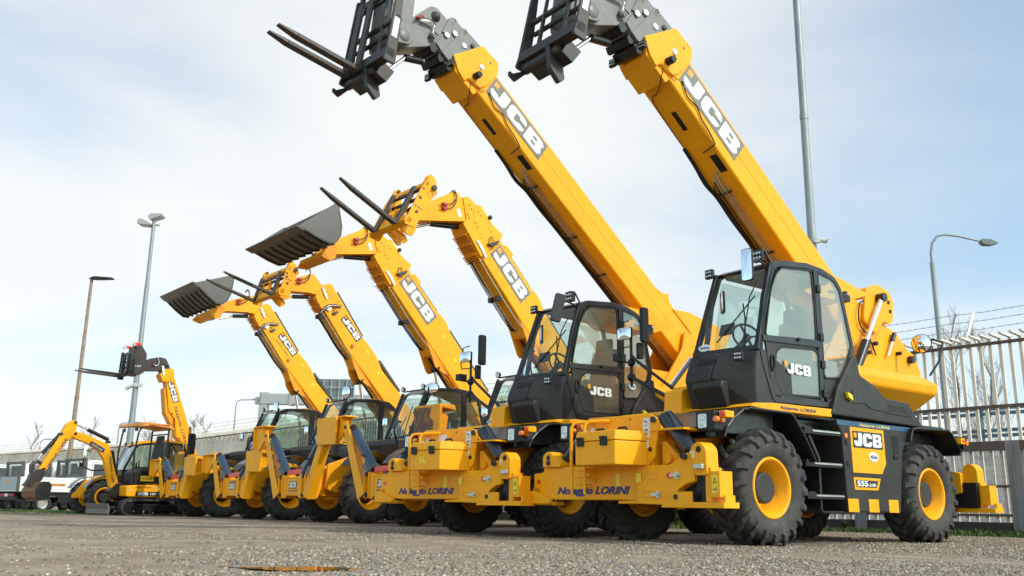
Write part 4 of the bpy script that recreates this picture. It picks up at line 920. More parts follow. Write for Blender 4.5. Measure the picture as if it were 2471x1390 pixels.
    mb = MB(); mb.prism(fillet([(-.34, -.34), (-.28, -.42), (-.10, -.30), (.0, .0), (-.2, .0)], .03), -.28, -.20, 'y'); mb.prism([(-.1, -.12), (-.3, -.18), (-.4, .04), (-.2, .1)], -.7, -.05, 'y'); mb.cyl((-.12, -.80, -.06), (-.12, -.1, -.06), .075, n=16)
    mb.prism(fillet([(-.10, -.10), (.05, -.22), (.10, -.20), (.09, -.26), (-.02, -.30), (-.16, -.10)], .02), -.84, -.80, 'y'); X(mb).build('lower_bracket', 'steel_dark', cg, bevel=.006)
    mb = MB(); p0 = T(-.34, -.24, .06); p1 = BT(1.22, -1.02); mb.cyl(p0, (p1[0], -.24, p1[1]), .028, n=14); mb.build('tilt_rod', 'chrome', cg)
    mb = MB(); p2 = BT(1.0, -.80); mb.cyl((p1[0], -.24, p1[1]), (p2[0], -.24, p2[1]), .055, n=16); mb.build('tilt_ram', 'black_paint', cg)
    # lamps at the boom head
    for (u, v, y) in ((.69, -.69, -.45), (.70, -.60, .05)):
        x, z = BT(u, v); led_lamp(bm_, (x + .05, y, z), (1, .1, -.3), .055)
    x, z = BT(.29, -.36); mb = MB(); mb.cyl((x, .0, z), (x, .12, z), .055, n=20); mb.cyl((x, .12, z), (x, .15, z), .048, n=20); mb.build('boom_camera', 'black_plastic', bm_)
    P = [BT(.30, -.56), BT(.12, -.62), BT(.0, -.52), BT(-.1, -.53), BT(-.9, -.54)]
    hose(bm_, [(P[0][0], .07, P[0][1]), (P[1][0], -.1, P[1][1]), (P[2][0], -.3, P[2][1]), (P[3][0], -.42, P[3][1]), (P[4][0], -.44, P[4][1])], .007)
    P = [(-.05, -.32), (-.25, -.42), (-.45, -.38), (-.62, -.44), (-.80, -.46), (-.98, -.50), (-1.0, -.54)]
    hose(bm_, [(BT(*p)[0], .02, BT(*p)[1]) for p in P] + [(BT(-1.05, -.55)[0], -.2, BT(-1.05, -.55)[1])], .010)
    # underside openings drawn as flat black for their shade; hose run below
    mb = MB(); mb.prism(bp([(-.34, -.501), (-.34, -.506), (-.66, -.506), (-.66, -.501)]), -.30, -.22, 'y'); mb.prism(bp([(-1.15, -.501), (-1.15, -.51), (-1.45, -.51), (-1.45, -.501)]), -.18, -.06, 'y'); mb.build('boom_slot_shade', 'black_plastic', bm_, bevel=.003)
    for k in range(7):
        y = -.22 - .038 * k; v0 = -.522 - .010 * (k % 3)
        P = [(-1.35 - .05 * k, v0 + .02), (-1.6 - .03 * k, v0 - .03 * (k % 2)), (-1.9, v0), (-2.6, v0 - .006), (-4.0, v0), (L0 + .7, v0)]
        hose(bm_, [(BT(*p)[0], y, BT(*p)[1]) for p in P], .009, 'zinc' if k < 4 else 'hose', 'hose_line')
    for k in range(3):
        y = -.44 - .02 * k
        P = [(-.9, -.52), (-1.2, -.54), (-1.5, -.565 - .01 * k), (-1.8, -.545), (-2.2, -.56), (-2.8, -.545), (-4.5, -.56)]
        hose(bm_, [(BT(*p)[0], y, BT(*p)[1]) for p in P], .012, 'hose', 'hose_line')
    mb = MB()
    for u in (-1.75, -2.9, -3.8, -4.7): mb.prism(bp([(u, -.50), (u, -.55), (u - .03, -.55), (u - .03, -.50)]), -.49, -.20, 'y')
    mb.build('hose_clamp', 'steel_dark', bm_, bevel=.004)
    # logo on the boom side
    X_ = Vector((-ca, 0, -sa)); Yv = Vector((-sa, 0, ca))
    o = BT(0, -.34); logo((o[0], .004, o[1]), X_, Yv, 1.42, .36, bm_, 'grey_decal', pad=.12)
    if num == '66': o = BT(-4.1, -.26); text('Noleggio LORINI', (o[0], .004, o[1]), X_, Yv, .085, bm_, 'grey_decal', width=1.5, shear=.3)
    if num != '66':
        mb = MB(); x, z = BT(-4.4, .2); mb.prism(bp(fillet([(-5.55, .06), (-5.20, .14), (-5.12, .24), (-5.04, .14), (-4.8, .06)], .03)), -.03, .0, 'y'); mb.build('lifting_lug', 'yellow_paint', bm_, bevel=.006)
        MB().prism(bp([(-5.35, .06), (-5.75, .36), (-7.0, .98), (-7.0, .05)]), -.52, .02, 'y').build('boom_base', 'yellow_paint', bm_, bevel=.012)
    return root
# ------------------------------------------------------------------ fixed-frame telehandlers with front stabiliser legs
def bucket(root, o, a, y0, y1):
    """o = pivot corner (x,z); a = angle of the bucket floor; opening faces forward"""
    ca, sa = math.cos(a), math.sin(a)
    prof = [(1.22, -.02), (.62, -.02), (.38, .0), (.24, .10), (.19, .30), (.25, .52), (.53, .98)]     # floor, heel, back
    def X(mb): mb.v = [(o[0] + e * ca - f * sa, y, o[1] + e * sa + f * ca) for e, y, f in mb.v]; return mb
    mb = MB(); th = .025; n = len(prof)
    off = []
    for i in range(n):
        p, q = Vector(prof[max(i - 1, 0)]), Vector(prof[min(i + 1, n - 1)]); d = (q - p).normalized(); off.append((prof[i][0] + d.y * th, prof[i][1] - d.x * th))
    for i in range(n - 1): mb.prism([prof[i], prof[i + 1], off[i + 1], off[i]], y0, y1, 'y')
    b = X(mb).build('bucket', 'bucket_grey', root)
    mb = MB(); side = [(1.20, -.015), (.62, -.03), (.37, -.01), (.23, .09), (.18, .30), (.24, .53), (.52, .99), (.58, .97)]
    for yy in (y0, y1 - .02): mb.prism(side, yy, yy + .02, 'y')
    X(mb).build('side_plate', 'bucket_grey', b)
    mb = MB(); mb.box(1.05, 1.26, y0 - .005, y1 + .005, -.05, -.022); X(mb).build('cutting_edge', 'bucket_grey', b, bevel=.006)
    mb = MB(); k = 8
    for i in range(k):
        yy = y0 + .08 + (y1 - y0 - .22) * i / (k - 1)
        mb.prism([(1.0, -.02), (.62, -.02), (.38, .0), (.24, .10), (.21, .07), (.35, -.035), (.60, -.055), (.92, -.055)], yy, yy + .06, 'y')
    X(mb).build('wear_strip', 'steel_dark', b)
    return b, X
def tele(name, label, pos, yaw, p, group):
    root = empty(name, pos, yaw, label, 'telehandler', group)
    for x, y, sd in ((0, .93, 1), (0, -.93, -1), (-3.1, .93, 1), (-3.1, -.93, -1)):
        wheel(root, x, y, 'lug', sd, .61, .40, .33, 15, 'rubber_clean', big_hub=False, hubm='hub_grey')
    mb = MB(); mb.box(-4.2, .7, -.34, .34, .55, 1.05); mb.prism([(.7, .55), (p['px'] - .2, .6), (p['px'] - .2, .90), (.6, 1.2), (-.5, 1.28), (-.5, .55)], -.34, .34, 'y'); mb.box(-.1, .1, -.75, .75, .48, .72); mb.box(-3.2, -3.0, -.75, .75, .48, .72)
    mb.prism(fillet([(.75, .70), (.72, 1.22), (.2, 1.40), (-.4, 1.34), (-.7, 1.2), (-.7, .75), (.1, .95), (.45, .62)], .04), .40, .46, 'y')
    mb.build('chassis', 'yellow_paint', root, bevel=.015)
    mb = MB(); mb.box(-3.2, -.5, -1.05, .38, .9, 1.5); mb.prism([(-.6, 1.2), (-.35, 1.35), (-.35, 1.68), (-.9, 1.82), (-2.9, 1.82), (-3.6, 1.5), (-3.6, 1.0), (-.7, .9)], -1.08, -.60, 'y')
    mb.build('engine_cover', 'grey_body', root, bevel=.03)
    mb = MB(); mb.box(-3.0, -.6, .35, 1.10, .70, 1.25); mb.build('fuel_tank', 'black_paint', root, bevel=.03)
    # mudguards
    for sg in (1, -1):
        y0, y1 = (.72, 1.16) if sg > 0 else (-1.16, -.72)
        for xc in (0, -3.1):
            a = [(xc + .74 * math.cos(R(t)), .66 + .86 * math.sin(R(t))) for t in range(35 if xc else 38, 150, 14)]
            mb = MB(); strip_path(mb, a, -.02, y0, y1)
            mb.prism([a[0], a[1], (a[1][0] - .03, a[1][1] - .08), (a[0][0] - .04, a[0][1] - .05)], *sorted((sg * 1.14, sg * 1.17)), 'y')
            mb.build('mudguard', 'blue_black' if sg < 0 else 'black_paint', root, bevel=.01)
    # front stabiliser frame
    X0 = p['px']; mb = MB()
    mb.prism(fillet([(-.47, .98), (-.36, .98), (-.20, .93), (.20, .95), (.34, 1.0), (.42, 1.0), (.46, .93), (.40, .52), (.30, .49), (.24, .55), (-.30, .55), (-.36, .49), (-.46, .50)], .02), X0 - .05, X0, 'x')
    mb.box(X0 - .45, X0 - .05, -.36, .36, .56, .92)
    for yy in (-.62, -.47, .40, .55): mb.prism(fillet([(X0 - .3, .50), (X0 + .03, .50), (X0 + .04, .98), (X0 - .04, 1.04), (X0 - .3, .98)], .04), yy, yy + .035, 'y')
    fr = mb.build('stabiliser_frame', 'yellow_paint', root, bevel=.010)
    mb = MB(); mb.ring([(-.30, .60), (.24, .60), (.24, .92), (-.30, .92)], .012, X0, X0 + .012, 'x'); mb.build('frame_edge', 'yellow_paint', fr, bevel=.004)
    mb = MB()
    for y, z in ((-.545, .57), (-.545, .95), (.49, .57), (.49, .95)): mb.cyl((X0 - .1, y, z), (X0 + .05, y, z), .036, n=16)
    mb.build('pivot_pin', 'steel_dark', fr)
    logo((X0 + .003, -.17, .70), YL, ZU, .34, .15, fr)
    text('Noleggio LORINI', (X0 + .003, -.20, .945 - .31 if p['big'] else .945 - .085), YL, ZU, .04, fr, 'dark_text', width=.42, shear=.2)
    mb = MB(); mb.bar((X0 - .06, -.34, 1.03), (X0 - .06, .42, 1.07), .09, .095); mb.build('ram_lock_strut', 'red_paint', fr, bevel=.006)
    # legs folded up
    zt = p['leg']; big = p['big']; z0, z1 = (zt - .33, zt + .22) if big else (zt - .47, zt + .02)
    for sg in (1, -1):
        a = Vector((X0 - .05, sg * .66, .53)); b = Vector((X0 - .05, sg * (1.36 if big else 1.16), zt))
        d = (b - a).normalized(); nrm = Vector((0, -d.z, d.y)); w0, w1 = .125, .085
        q = [(v.y, v.z) for v in (a + nrm * w0, a - nrm * w0, b - nrm * w1 + d * .04, b + d * .10, b + nrm * w1 + d * .04)]
        mb = MB()
        if sg > 0: mb.prism(q, X0 - .13, X0 + .06, 'x')
        else:
            for xx in ((X0 - .13, X0 - .10), (X0 + .03, X0 + .06)): mb.prism(q, xx[0], xx[1], 'x')
        lg = mb.build('stabiliser_leg', 'yellow_paint', root, bevel=.012)
        mb = MB(); mb.cyl((X0 - .15, b.y, b.z), (X0 + .085, b.y, b.z), .032, n=14); mb.build('pivot_pin', 'steel_dark', lg)
        mb = MB()
        if sg > 0:
            c0 = b.y - .24; y1 = c0 + .80
            mb.prism(fillet([(c0 + .05, z0 + .01), (c0, z1 - .03), (c0 + .04, z1), (y1 - .04, z1), (y1, z1 - .04), (y1 - .02, z0)], .02), X0 + .08, X0 + .13, 'x')
            mb.prism([(X0 + .13, z1), (X0 - .20, z1), (X0 - .24, z1 - .10), (X0 + .08, z1 - .06)], c0 + .02, y1 - .02, 'y')
            for yy in (c0 + .1, y1 - .15): mb.prism([(X0 + .09, z1 - .02), (X0 + .09, z0 + .1), (X0 - .10, z0 + .1), (X0 - .14, z1 - .2)], yy, yy + .03, 'y')
        else:
            y1 = b.y + .02; y0 = y1 - .62
            mb.prism(fillet([(y0, z1), (y0 + .04, z0 + .08), (y0 + .18, z0), (y0 + .30, z0 + .04), (y1 - .04, z0 + .30), (y1, z1 - .1)], .03), X0 + .0, X0 + .04, 'x')
            mb.box(X0 - .20, X0 + .10, y0 + .0, y1 + .02, z1 - .02, z1 + .012)
            mb.prism([(y0, z1), (y0 + .04, z0 + .04), (y0 + .07, z0 + .04), (y0 + .03, z1)], X0 - .20, X0 + .10, 'x')
            mb.prism([(X0 + .10, z1), (X0 - .2, z1), (X0 - .02, z0 + .1)], y1 - .2, y1 - .17, 'y')
        mb.build('foot_pad', p.get('pad', 'yellow_paint') if sg > 0 else 'yellow_paint', lg, bevel=.015)
        if sg > 0 and p.get('pad'):
            MB().prism([(c0 + .02, z0 + .03), (c0 + .01, z1 - .04), (c0 + .55, z1 - .05), (c0 + .48, z0 + .35), (c0 + .62, z0 + .25), (c0 + .58, z0 + .02)], X0 + .131, X0 + .134, 'x').build('worn_patch', 'rust_flaky', lg)
        a2 = Vector((X0 - .06, sg * .40, 1.02)); b2 = Vector((X0 - .06, b.y - sg * .10, zt + .02)); dd = (b2 - a2).normalized()
        mb = MB(); mb.cyl(a2, a2 + dd * (b2 - a2).length * .86, .092, n=20); rm = mb.build('leg_ram', 'ram_blue', root, bevel=.006)
        nb = Vector((0, -dd.z, dd.y)) * (-sg); c = a2 + dd * .18 + nb * .13
        MB().bar(c - dd * .11, c + dd * .12, .13, .13, (1, 0, 0)).build('valve_box', 'ram_blue', rm, bevel=.008)
        MB().cyl(a2, b2, .06, n=16).build('ram_rod', 'black_plastic', rm)
        mb = MB(); m_ = a2 + dd * (b2 - a2).length * .30; mb.tube([m_ + Vector((.10, -sg * .05, 0)), m_ + Vector((.10, sg * .08, .03)), m_ + Vector((.02, sg * .14, .0))], .012, 6); mb.build('hose', 'hose', rm)
    MB().cyl((X0 + .06, .80, .95), (X0 + .075, .80, .95), .035, n=14).build('side_marker', 'orange_lens', root)
    # ---------------- cab
    yo, yi = 1.05, .10
    outer = fillet([(-.96, 1.86), (-1.12, 2.35), (-1.40, 2.93), (-1.60, 3.02), (-2.2, 3.06), (-2.65, 3.02), (-2.90, 2.85), (-3.08, 2.24), (-3.05, 1.70), (-2.6, 1.25), (-1.2, 1.25), (-.98, 1.5)], .06, 2)
    mb = MB(); mb.ring(outer, .07, yo - .06, yo, 'y'); mb.ring(outer, .06, yi, yi + .05, 'y')
    mb.prism([(-2.36, 3.03), (-2.46, 3.03), (-2.50, 2.2), (-2.50, 1.3), (-2.38, 1.3), (-2.38, 2.2)], yo - .05, yo + .004, 'y')
    mb.prism(fillet([(-1.36, 2.90), (-1.58, 3.02), (-2.2, 3.07), (-2.66, 3.03), (-2.90, 2.86), (-2.86, 2.80), (-2.2, 2.99), (-1.6, 2.94)], .03, 2), yi, yo - .005, 'y')
    mb.bar((-.90, yi + .03, 1.86), (-1.33, yi + .03, 2.93), .06, .06); mb.bar((-.96, yo - .04, 1.86), (-1.38, yo - .04, 2.93), .07, .09)
    mb.prism([(-.98, 1.86), (-1.0, 1.30), (-3.0, 1.28), (-3.08, 1.86)], yo - .05, yo - .002, 'y')
    cab = mb.build('cab', 'black_paint', root, bevel=.014)
    mb = MB(); mb.prism([(-.62, 1.80), (-.60, 1.70), (-.70, 1.30), (-1.1, 1.30), (-1.1, 1.88)], yi - .45, yo + .02, 'y'); mb.build('cowl', 'grey_body', cab, bevel=.03)
    MB().quad((-.90, yi + .05, 1.88), (-.94, yo - .07, 1.88), (-1.36, yo - .07, 2.92), (-1.33, yi + .05, 2.92)).build('windscreen', 'glass', cab, raw=True)
    window(cab, fillet([(-1.10, 1.92), (-1.24, 2.40), (-1.50, 2.88), (-1.75, 2.97), (-2.35, 2.98), (-2.36, 2.2), (-2.33, 1.90)], .06, 2), yo - .005, 'door_window', 'glass', frame='black_plastic', w=.02)
    window(cab, fillet([(-2.52, 1.92), (-2.50, 2.96), (-2.68, 2.94), (-2.83, 2.80), (-3.0, 2.24), (-3.0, 1.92)], .05, 2), yo - .005, 'side_window', 'glass', frame='black_plastic', w=.02)
    window(cab, fillet([(-1.10, 1.92), (-1.45, 2.85), (-2.80, 2.88), (-3.0, 2.24), (-3.0, 1.92)], .05, 2), yi + .03, 'side_window', 'glass')
    MB().quad((-2.88, yi + .05, 2.82), (-2.88, yo - .06, 2.82), (-3.05, yo - .06, 2.0), (-3.05, yi + .05, 2.0)).build('rear_window', 'glass', cab, raw=True)
    seat(cab, -2.1, .58, 1.62); steering(cab, (-1.42, .58, 2.02))
    mb = MB(); mb.box(-1.25, -1.02, .2, .95, 1.3, 1.92); mb.box(-2.9, -1.2, yi + .03, .32, 1.3, 1.80); mb.build('dash_console', 'seat_cloth', cab, bevel=.03)
    MB().box(-2.8, -1.5, yi + .06, yo - .07, 2.95, 2.97).build('headlining', 'headliner', cab)
    mb = MB(); mb.sphere((-2.55, .72, 2.15), .22, sc=(.6, .9, 1.3)); mb.build('seat_wrap', 'plastic_wrap', cab)
    mb = MB(); mb.tube([(-.92, .50, 1.88), (-1.12, .62, 2.35)], .010, 6); mb.tube([(-.93, .80, 1.88), (-1.22, .70, 2.60)], .010, 6); mb.build('wiper', 'black_plastic', cab)
    for yy in (yi + .0, yo - .12): round_lamp(cab, (-1.32, yy, 3.04), (1, 0, -.1), .065)
    mb = MB(); mb.tube([(-1.36, yi, 2.98), (-1.38, yo, 2.98)], .018, 6); mb.build('lamp_rail', 'black_plastic', cab)
    roof = MB(); roof.prism(fillet([(-1.9, 3.06), (-2.4, 3.12), (-2.8, 3.02), (-3.15, 2.72), (-3.2, 2.5), (-3.1, 2.5), (-2.8, 2.9)], .05), -.05, .75, 'y'); roof.build('rear_body', 'yellow_paint', root, bevel=.03)
    if p.get('num'): digits_oval(p['num'], (-.965, yi + .24, 2.04), (-.04, .85, 0), (-.43, 0, 1.05), .09, cab)
    # mirrors
    mb = MB(); mb.tube([(-.62, 1.05, 1.70), (-.48, 1.12, 1.95), (-.50, 1.12, 2.12), (-.62, 1.08, 2.18), (-.72, 1.02, 2.18)], .022, 8); mb.build('mirror_arm', 'black_plastic', root)
    mirror(root, (-.40, .86, 2.16), (1, .1, 0), .09, .10)
    mt = p.get('mirror')
    if mt == 'round': mirror(root, (-1.25, 1.22, 3.15), (1, .2, -.05), .165, .165, True)
    elif mt == 'oval': mirror(root, (-1.35, 1.25, 2.97), (.75, .3, -.75), .19, .13, True)
    else: mirror(root, (-1.22, 1.15, 3.02), (1, .2, -.05), .09, .15)
    mb = MB(); mb.tube([(-1.36, 1.0, 2.6), (-1.30, 1.16, 2.75), (-1.30, 1.2, 3.0)], .018, 6); mb.build('mirror_arm', 'black_plastic', root)
    if p.get('tallmirror'):
        mb = MB(); mb.tube([(.3, -1.05, 1.4), (.3, -1.15, 1.6), (.3, -1.15, 2.25), (.3, -1.15, 2.5), (.3, -1.05, 2.47), (.3, -.98, 2.15), (.3, -1.02, 2.05), (.3, -1.15, 2.05)], .016, 6); mb.build('mirror_arm', 'black_plastic', root)
        mirror(root, (.34, -1.35, 1.92), (1, -.3, -.1), .11, .12, True); mirror(root, (.30, -.90, 2.0), (.3, -1, 0), .12, .30)
    # ---------------- boom traced in its own plane
    yb = -.10
    if p['big']:
        mainp = [(-.97, 5.56), (-1.36, 6.02), (-1.49, 6.06), (-1.56, 5.96), (-2.42, 5.08), (-2.54, 5.02), (-2.69, 4.87), (-2.80, 4.64), (-4.09, 3.22), (-4.6, 2.55), (-4.4, 2.0), (-3.9, 2.35), (-3.08, 3.30), (-2.65, 3.76), (-1.75, 4.72)]
        wy = -.56
        b = MB().prism(fillet(mainp, .05, 2), wy, yb, 'y').build('boom', 'yellow_paint', root, bevel=.025)
        MB().prism(fillet([(-1.58, 5.92), (-1.68, 5.94), (-1.86, 5.77), (-1.82, 5.66), (-1.7, 5.75)], .02), yb - .06, yb + .005, 'y').build('boom_tab', 'yellow_paint', b, bevel=.006)
        MB().prism([(-1.82, 5.70), (-2.40, 5.11), (-2.42, 5.14), (-1.84, 5.73)], yb - .2, yb - .05, 'y').build('hose_guard', 'steel_dark', b)
        MB().prism([(-2.81, 4.65), (-4.09, 3.25), (-4.12, 3.29), (-2.84, 4.70)], yb - .2, yb - .05, 'y').build('hose_guard', 'steel_dark', b)
        for nm, q, e in (('boom_collar', [(-.62, 5.98), (-1.26, 6.32), (-1.42, 6.21), (-1.54, 6.16), (-1.49, 6.04), (-.95, 5.54)], .03), ('boom_section', [(-.83, 6.67), (-.93, 6.68), (-1.26, 6.32), (-.62, 5.98), (-.53, 6.10), (-.76, 6.22), (-.74, 6.53)], .018), ('boom_section', [(-.45, 6.76), (-.58, 6.81), (-.82, 6.67), (-.76, 6.53), (-.76, 6.21), (-.54, 6.10), (-.48, 6.18), (-.56, 6.30)], .006)):
            MB().prism(fillet(q, .02), wy - e, yb + e, 'y').build(nm, 'yellow_paint', b, bevel=.006)
        nz_ = MB().prism(fillet([(.72, 6.00), (.62, 6.32), (.40, 6.47), (-.22, 6.84), (-.30, 6.86), (-.50, 6.68), (-.58, 6.28), (-.50, 6.24)], .03), wy + .06, yb - .02, 'y').build('boom_nose', 'yellow_paint', b, bevel=.010)
        # stepped ribs under the sections
        for k, (x, z) in enumerate(((-.62, 6.02), (-.76, 5.85), (-.92, 5.66))):
            mb = MB(); d = Vector((-.74, -.67)); n_ = Vector((.67, -.74))
            c = Vector((x, z)); s_ = .055
            for j in range(4):
                o1 = c + d * (j * .052) - n_ * .02; mb.prism([tuple(o1), tuple(o1 + n_ * (.11 + .012 * k)), tuple(o1 + n_ * (.11 + .012 * k) + d * .02), tuple(o1 + d * .02)], wy - .03, yb - .02, 'y')
            mb.build('wear_pad_housing', 'yellow_worn_shade', b, bevel=.005)
        lug = [(-2.27, 4.19), (-2.34, 3.95), (-2.44, 3.86), (-2.45, 3.68), (-2.55, 3.60), (-2.72, 3.61), (-3.05, 3.34), (-2.9, 3.5)]
        mb = MB(); mb.prism(fillet([(-2.10, 4.36), (-2.22, 4.10), (-2.40, 3.72), (-2.62, 3.60), (-2.85, 3.52), (-3.1, 3.2), (-2.6, 3.8)], .03), yb - .05, yb - .015, 'y'); mb.prism(fillet([(-2.05, 4.42), (-2.18, 4.15), (-2.40, 3.66), (-2.48, 3.58), (-2.60, 3.62), (-2.75, 3.7), (-2.4, 4.02)], .03), wy + .0, wy + .04, 'y'); mb.prism([(-2.02, 4.44), (-2.20, 4.13), (-2.28, 3.98), (-2.5, 3.95), (-2.35, 4.1)], wy, yb - .03, 'y')
        mb.build('ram_lug', 'yellow_worn_shade', b, bevel=.01)
        piv = (-2.50, 3.68); JC = ((-1.24, 5.64), .40, 1.27, (-1.51, 5.92)); jdir = Vector((-.90, -.955)).normalized()
        jw, jh = 1.30, .375; nose_o = (.0, .0); HS = [(-.95, 5.52), (-1.2, 5.22), (-1.5, 4.88), (-1.75, 4.6), (-2.1, 4.25), (-2.3, 4.12), (-2.55, 3.85), (-3.05, 3.28)]
        cp = (-.05, 6.50); disp = (0, 0)
    else:
        mainp = [(-1.20, 5.46), (-1.47, 6.08), (-1.56, 6.00), (-2.44, 4.87), (-2.60, 4.75), (-2.90, 4.43), (-3.10, 4.05), (-3.75, 3.42), (-4.6, 2.5), (-4.4, 2.0), (-3.9, 2.4), (-3.18, 3.24), (-1.98, 4.47)]
        wy = -.52
        b = MB().prism(fillet(mainp, .05, 2), wy, yb, 'y').build('boom', 'yellow_paint', root, bevel=.022)
        MB().prism([(-1.55, 5.98), (-2.40, 4.88), (-2.46, 4.93), (-1.60, 6.04)], yb - .2, yb - .03, 'y').build('hose_guard', 'steel_dark', b)
        MB().prism([(-3.0, 4.25), (-3.7, 3.48), (-3.76, 3.53), (-3.05, 4.32)], yb - .2, yb - .03, 'y').build('hose_guard', 'steel_dark', b)
        for nm, q, e in (('boom_collar', [(-1.02, 5.60), (-1.54, 5.96), (-1.64, 5.80), (-1.18, 5.46), (-1.10, 5.50)], .026), ('boom_section', [(-.90, 5.80), (-1.13, 6.16), (-1.30, 6.23), (-1.41, 6.18), (-1.54, 5.96), (-1.02, 5.60)], .014)):
            MB().prism(fillet(q, .03), wy - e, yb + e, 'y').build(nm, 'yellow_paint', b, bevel=.006)
        nz_ = MB().prism(fillet([(.16, 5.72), (.10, 5.96), (-.10, 6.13), (-.74, 6.40), (-.83, 6.41), (-1.08, 6.16), (-1.15, 5.95), (-.95, 5.86), (-.70, 5.88), (-.06, 5.82)], .03), wy + .06, yb - .02, 'y').build('boom_nose', 'yellow_paint', b, bevel=.010)
        for k, (x, z) in enumerate(((-.92, 5.80), (-1.08, 5.60))):
            mb = MB(); d = Vector((-.66, -.75)); n_ = Vector((.75, -.66)); c = Vector((x, z))
            for j in range(4):
                o1 = c + d * (j * .05) - n_ * .02; mb.prism([tuple(o1), tuple(o1 + n_ * .10), tuple(o1 + n_ * .10 + d * .02), tuple(o1 + d * .02)], wy - .03, yb - .02, 'y')
            mb.build('wear_pad_housing', 'yellow_worn_shade', b, bevel=.005)
        mb = MB(); mb.prism(fillet([(-2.10, 4.36), (-2.20, 4.10), (-2.40, 3.72), (-2.62, 3.60), (-2.85, 3.50), (-3.1, 3.2), (-2.6, 3.8)], .03), yb - .05, yb - .015, 'y'); mb.prism(fillet([(-2.05, 4.42), (-2.2, 4.2), (-2.30, 3.85), (-2.48, 3.60), (-2.60, 3.62), (-2.75, 3.7), (-2.4, 4.02)], .03), wy, wy + .04, 'y'); mb.prism([(-2.02, 4.44), (-2.20, 4.13), (-2.28, 3.98), (-2.5, 3.95), (-2.35, 4.1)], wy, yb - .03, 'y')
        mb.build('ram_lug', 'yellow_worn_shade', b, bevel=.01)
        piv = (-2.50, 3.68); jdir = Vector((-.56, -.60)).normalized(); jw, jh = .78, .215
        HS = [(-1.15, 5.42), (-1.5, 5.0), (-1.75, 4.68), (-2.0, 4.42), (-2.25, 4.20), (-2.5, 3.9), (-3.1, 3.22)]
        # hose loop at the head
        for k in range(3): hose(b, [(-1.05 - .03 * k, yb + .02, 5.38), (-1.25 - .03 * k, yb + .05, 5.60 - .02 * k), (-1.50, yb + .04, 5.66 - .03 * k), (-1.68, yb + .02, 5.66 - .02 * k), (-1.72, yb - .05, 5.75), (-1.62, yb - .1, 5.96)], .013, 'zinc' if k == 1 else 'hose')
        MB().prism([(-1.24, 5.50), (-1.34, 5.44), (-1.40, 5.56), (-1.31, 5.62)], yb + .0, yb + .05, 'y').build('hose_clamp', 'white_decal', b)
        for yy in (yb + .03, wy - .06):
            MB().cyl((-2.12, yy - .04, 4.62), (-2.12, yy + .05, 4.62), .045, n=12).build('side_marker', 'red_dark' if yy < yb else 'orange_lens', b)
    # shared boom details
    mb = MB()
    for (x, z) in ((-3.0, 3.9), (-2.62, 4.45)): mb.prism([(x, z), (x + .06, z + .05), (x + .02, z + .10), (x - .04, z + .05)], yb, yb + .003, 'y')
    mb.build('warning_sticker', 'yellow_decal', b)
    mb = MB(); mb.box(.20, .34, .462, .465, .86, 1.0); mb.build('instruction_label', 'white_decal', root)
    mb = MB(); mb.box(-1.05, -.85, 1.102, 1.105, .95, 1.05); mb.build('warning_sticker', 'yellow_decal', root)
    jd = Vector((jdir.x, 0, jdir.y)); jn = Vector((0, 1, 0)).cross(jd)
    jo = Vector((-1.22, yb + .004, 5.63)) if p['big'] else Vector((-1.71, yb + .004, 5.29))
    jo = Vector((-1.215, yb + .004, 5.66)) if p['big'] else jo
    logo(jo, jd, jn, jw, jh, b, 'grey_decal' if p['big'] else 'black_decal', pad=.12)
    if p.get('sidetext'): text('Noleggio LORINI', jo - jn * .12 + jd * .05, jd, jn, .045, b, 'dark_text', width=.62, shear=.2)
    for k in range(4):
        y = wy + .08 + .05 * k
        hose(b, [(x + .015, y if i < 5 else y + .02, z - .03 - .006 * k) for i, (x, z) in enumerate(HS)], .011, 'hose' if k < 3 else 'zinc', 'hose_line')
    hose(b, [(x + .0, yb - .03, z - .012) for x, z in HS], .013, 'zinc', 'hose_line')
    mb = MB(); x, z = (-1.55, 4.78) if p['big'] else (-1.18, 5.36)
    for yy in (wy + .1, yb - .12): mb.box(x - .06, x + .05, yy - .05, yy + .05, z - .09, z + .02)
    mb.build('valve_block', 'steel_dark', b, bevel=.01)
    # lift ram
    a = Vector((piv[0], (wy + yb) / 2 + .05, piv[1])); c = Vector((-2.75, a.y, 2.6)); e = Vector((-2.95, a.y, 1.6))
    r_ = MB().cyl(a, c, .045, n=16).build('lift_ram', 'chrome', root); mb = MB(); mb.cyl(c, e, .085, n=18); mb.cyl(a + Vector((0, -.07, 0)), a + Vector((0, .07, 0)), .085, n=16); mb.build('ram_barrel', 'black_paint', r_)
    MB().cyl((piv[0], yb - .02, piv[1] + .02), (piv[0], yb + .0, piv[1] + .02), .035, n=14).build('pivot_pin', 'hub_grey', b)
    # locks, beacon, studs near the boom head
    if p['big']:
        MB().prism([(-.80, 5.86), (-.86, 5.88), (-1.0, 5.74), (-1.10, 5.56), (-1.05, 5.53), (-.95, 5.68)], yb + .035, yb + .055, 'y').build('hose_clamp', 'white_decal', b, bevel=.005)
        mb = MB(); mb.prism(fillet([(-1.08, 5.84), (-1.26, 5.92), (-1.40, 5.98), (-1.34, 5.86), (-1.22, 5.80)], .02), yb + .035, yb + .10, 'y'); mb.tube([(-1.14, yb + .06, 5.88), (-1.16, yb + .06, 6.0), (-1.22, yb + .06, 6.03), (-1.26, yb + .06, 5.93)], .010, 6); mb.build('boom_lamp', 'steel_dark', b)
        st = ((-.62, 6.62), (-.67, 6.55), (-.58, 6.40), (-.62, 6.33), (-.86, 6.52), (-.92, 6.45), (-.80, 6.26), (-.85, 6.18), (-1.15, 6.22), (-1.2, 6.15), (-.90, 6.03), (-.95, 5.96))
        lk = (-1.17, 6.46)
    else:
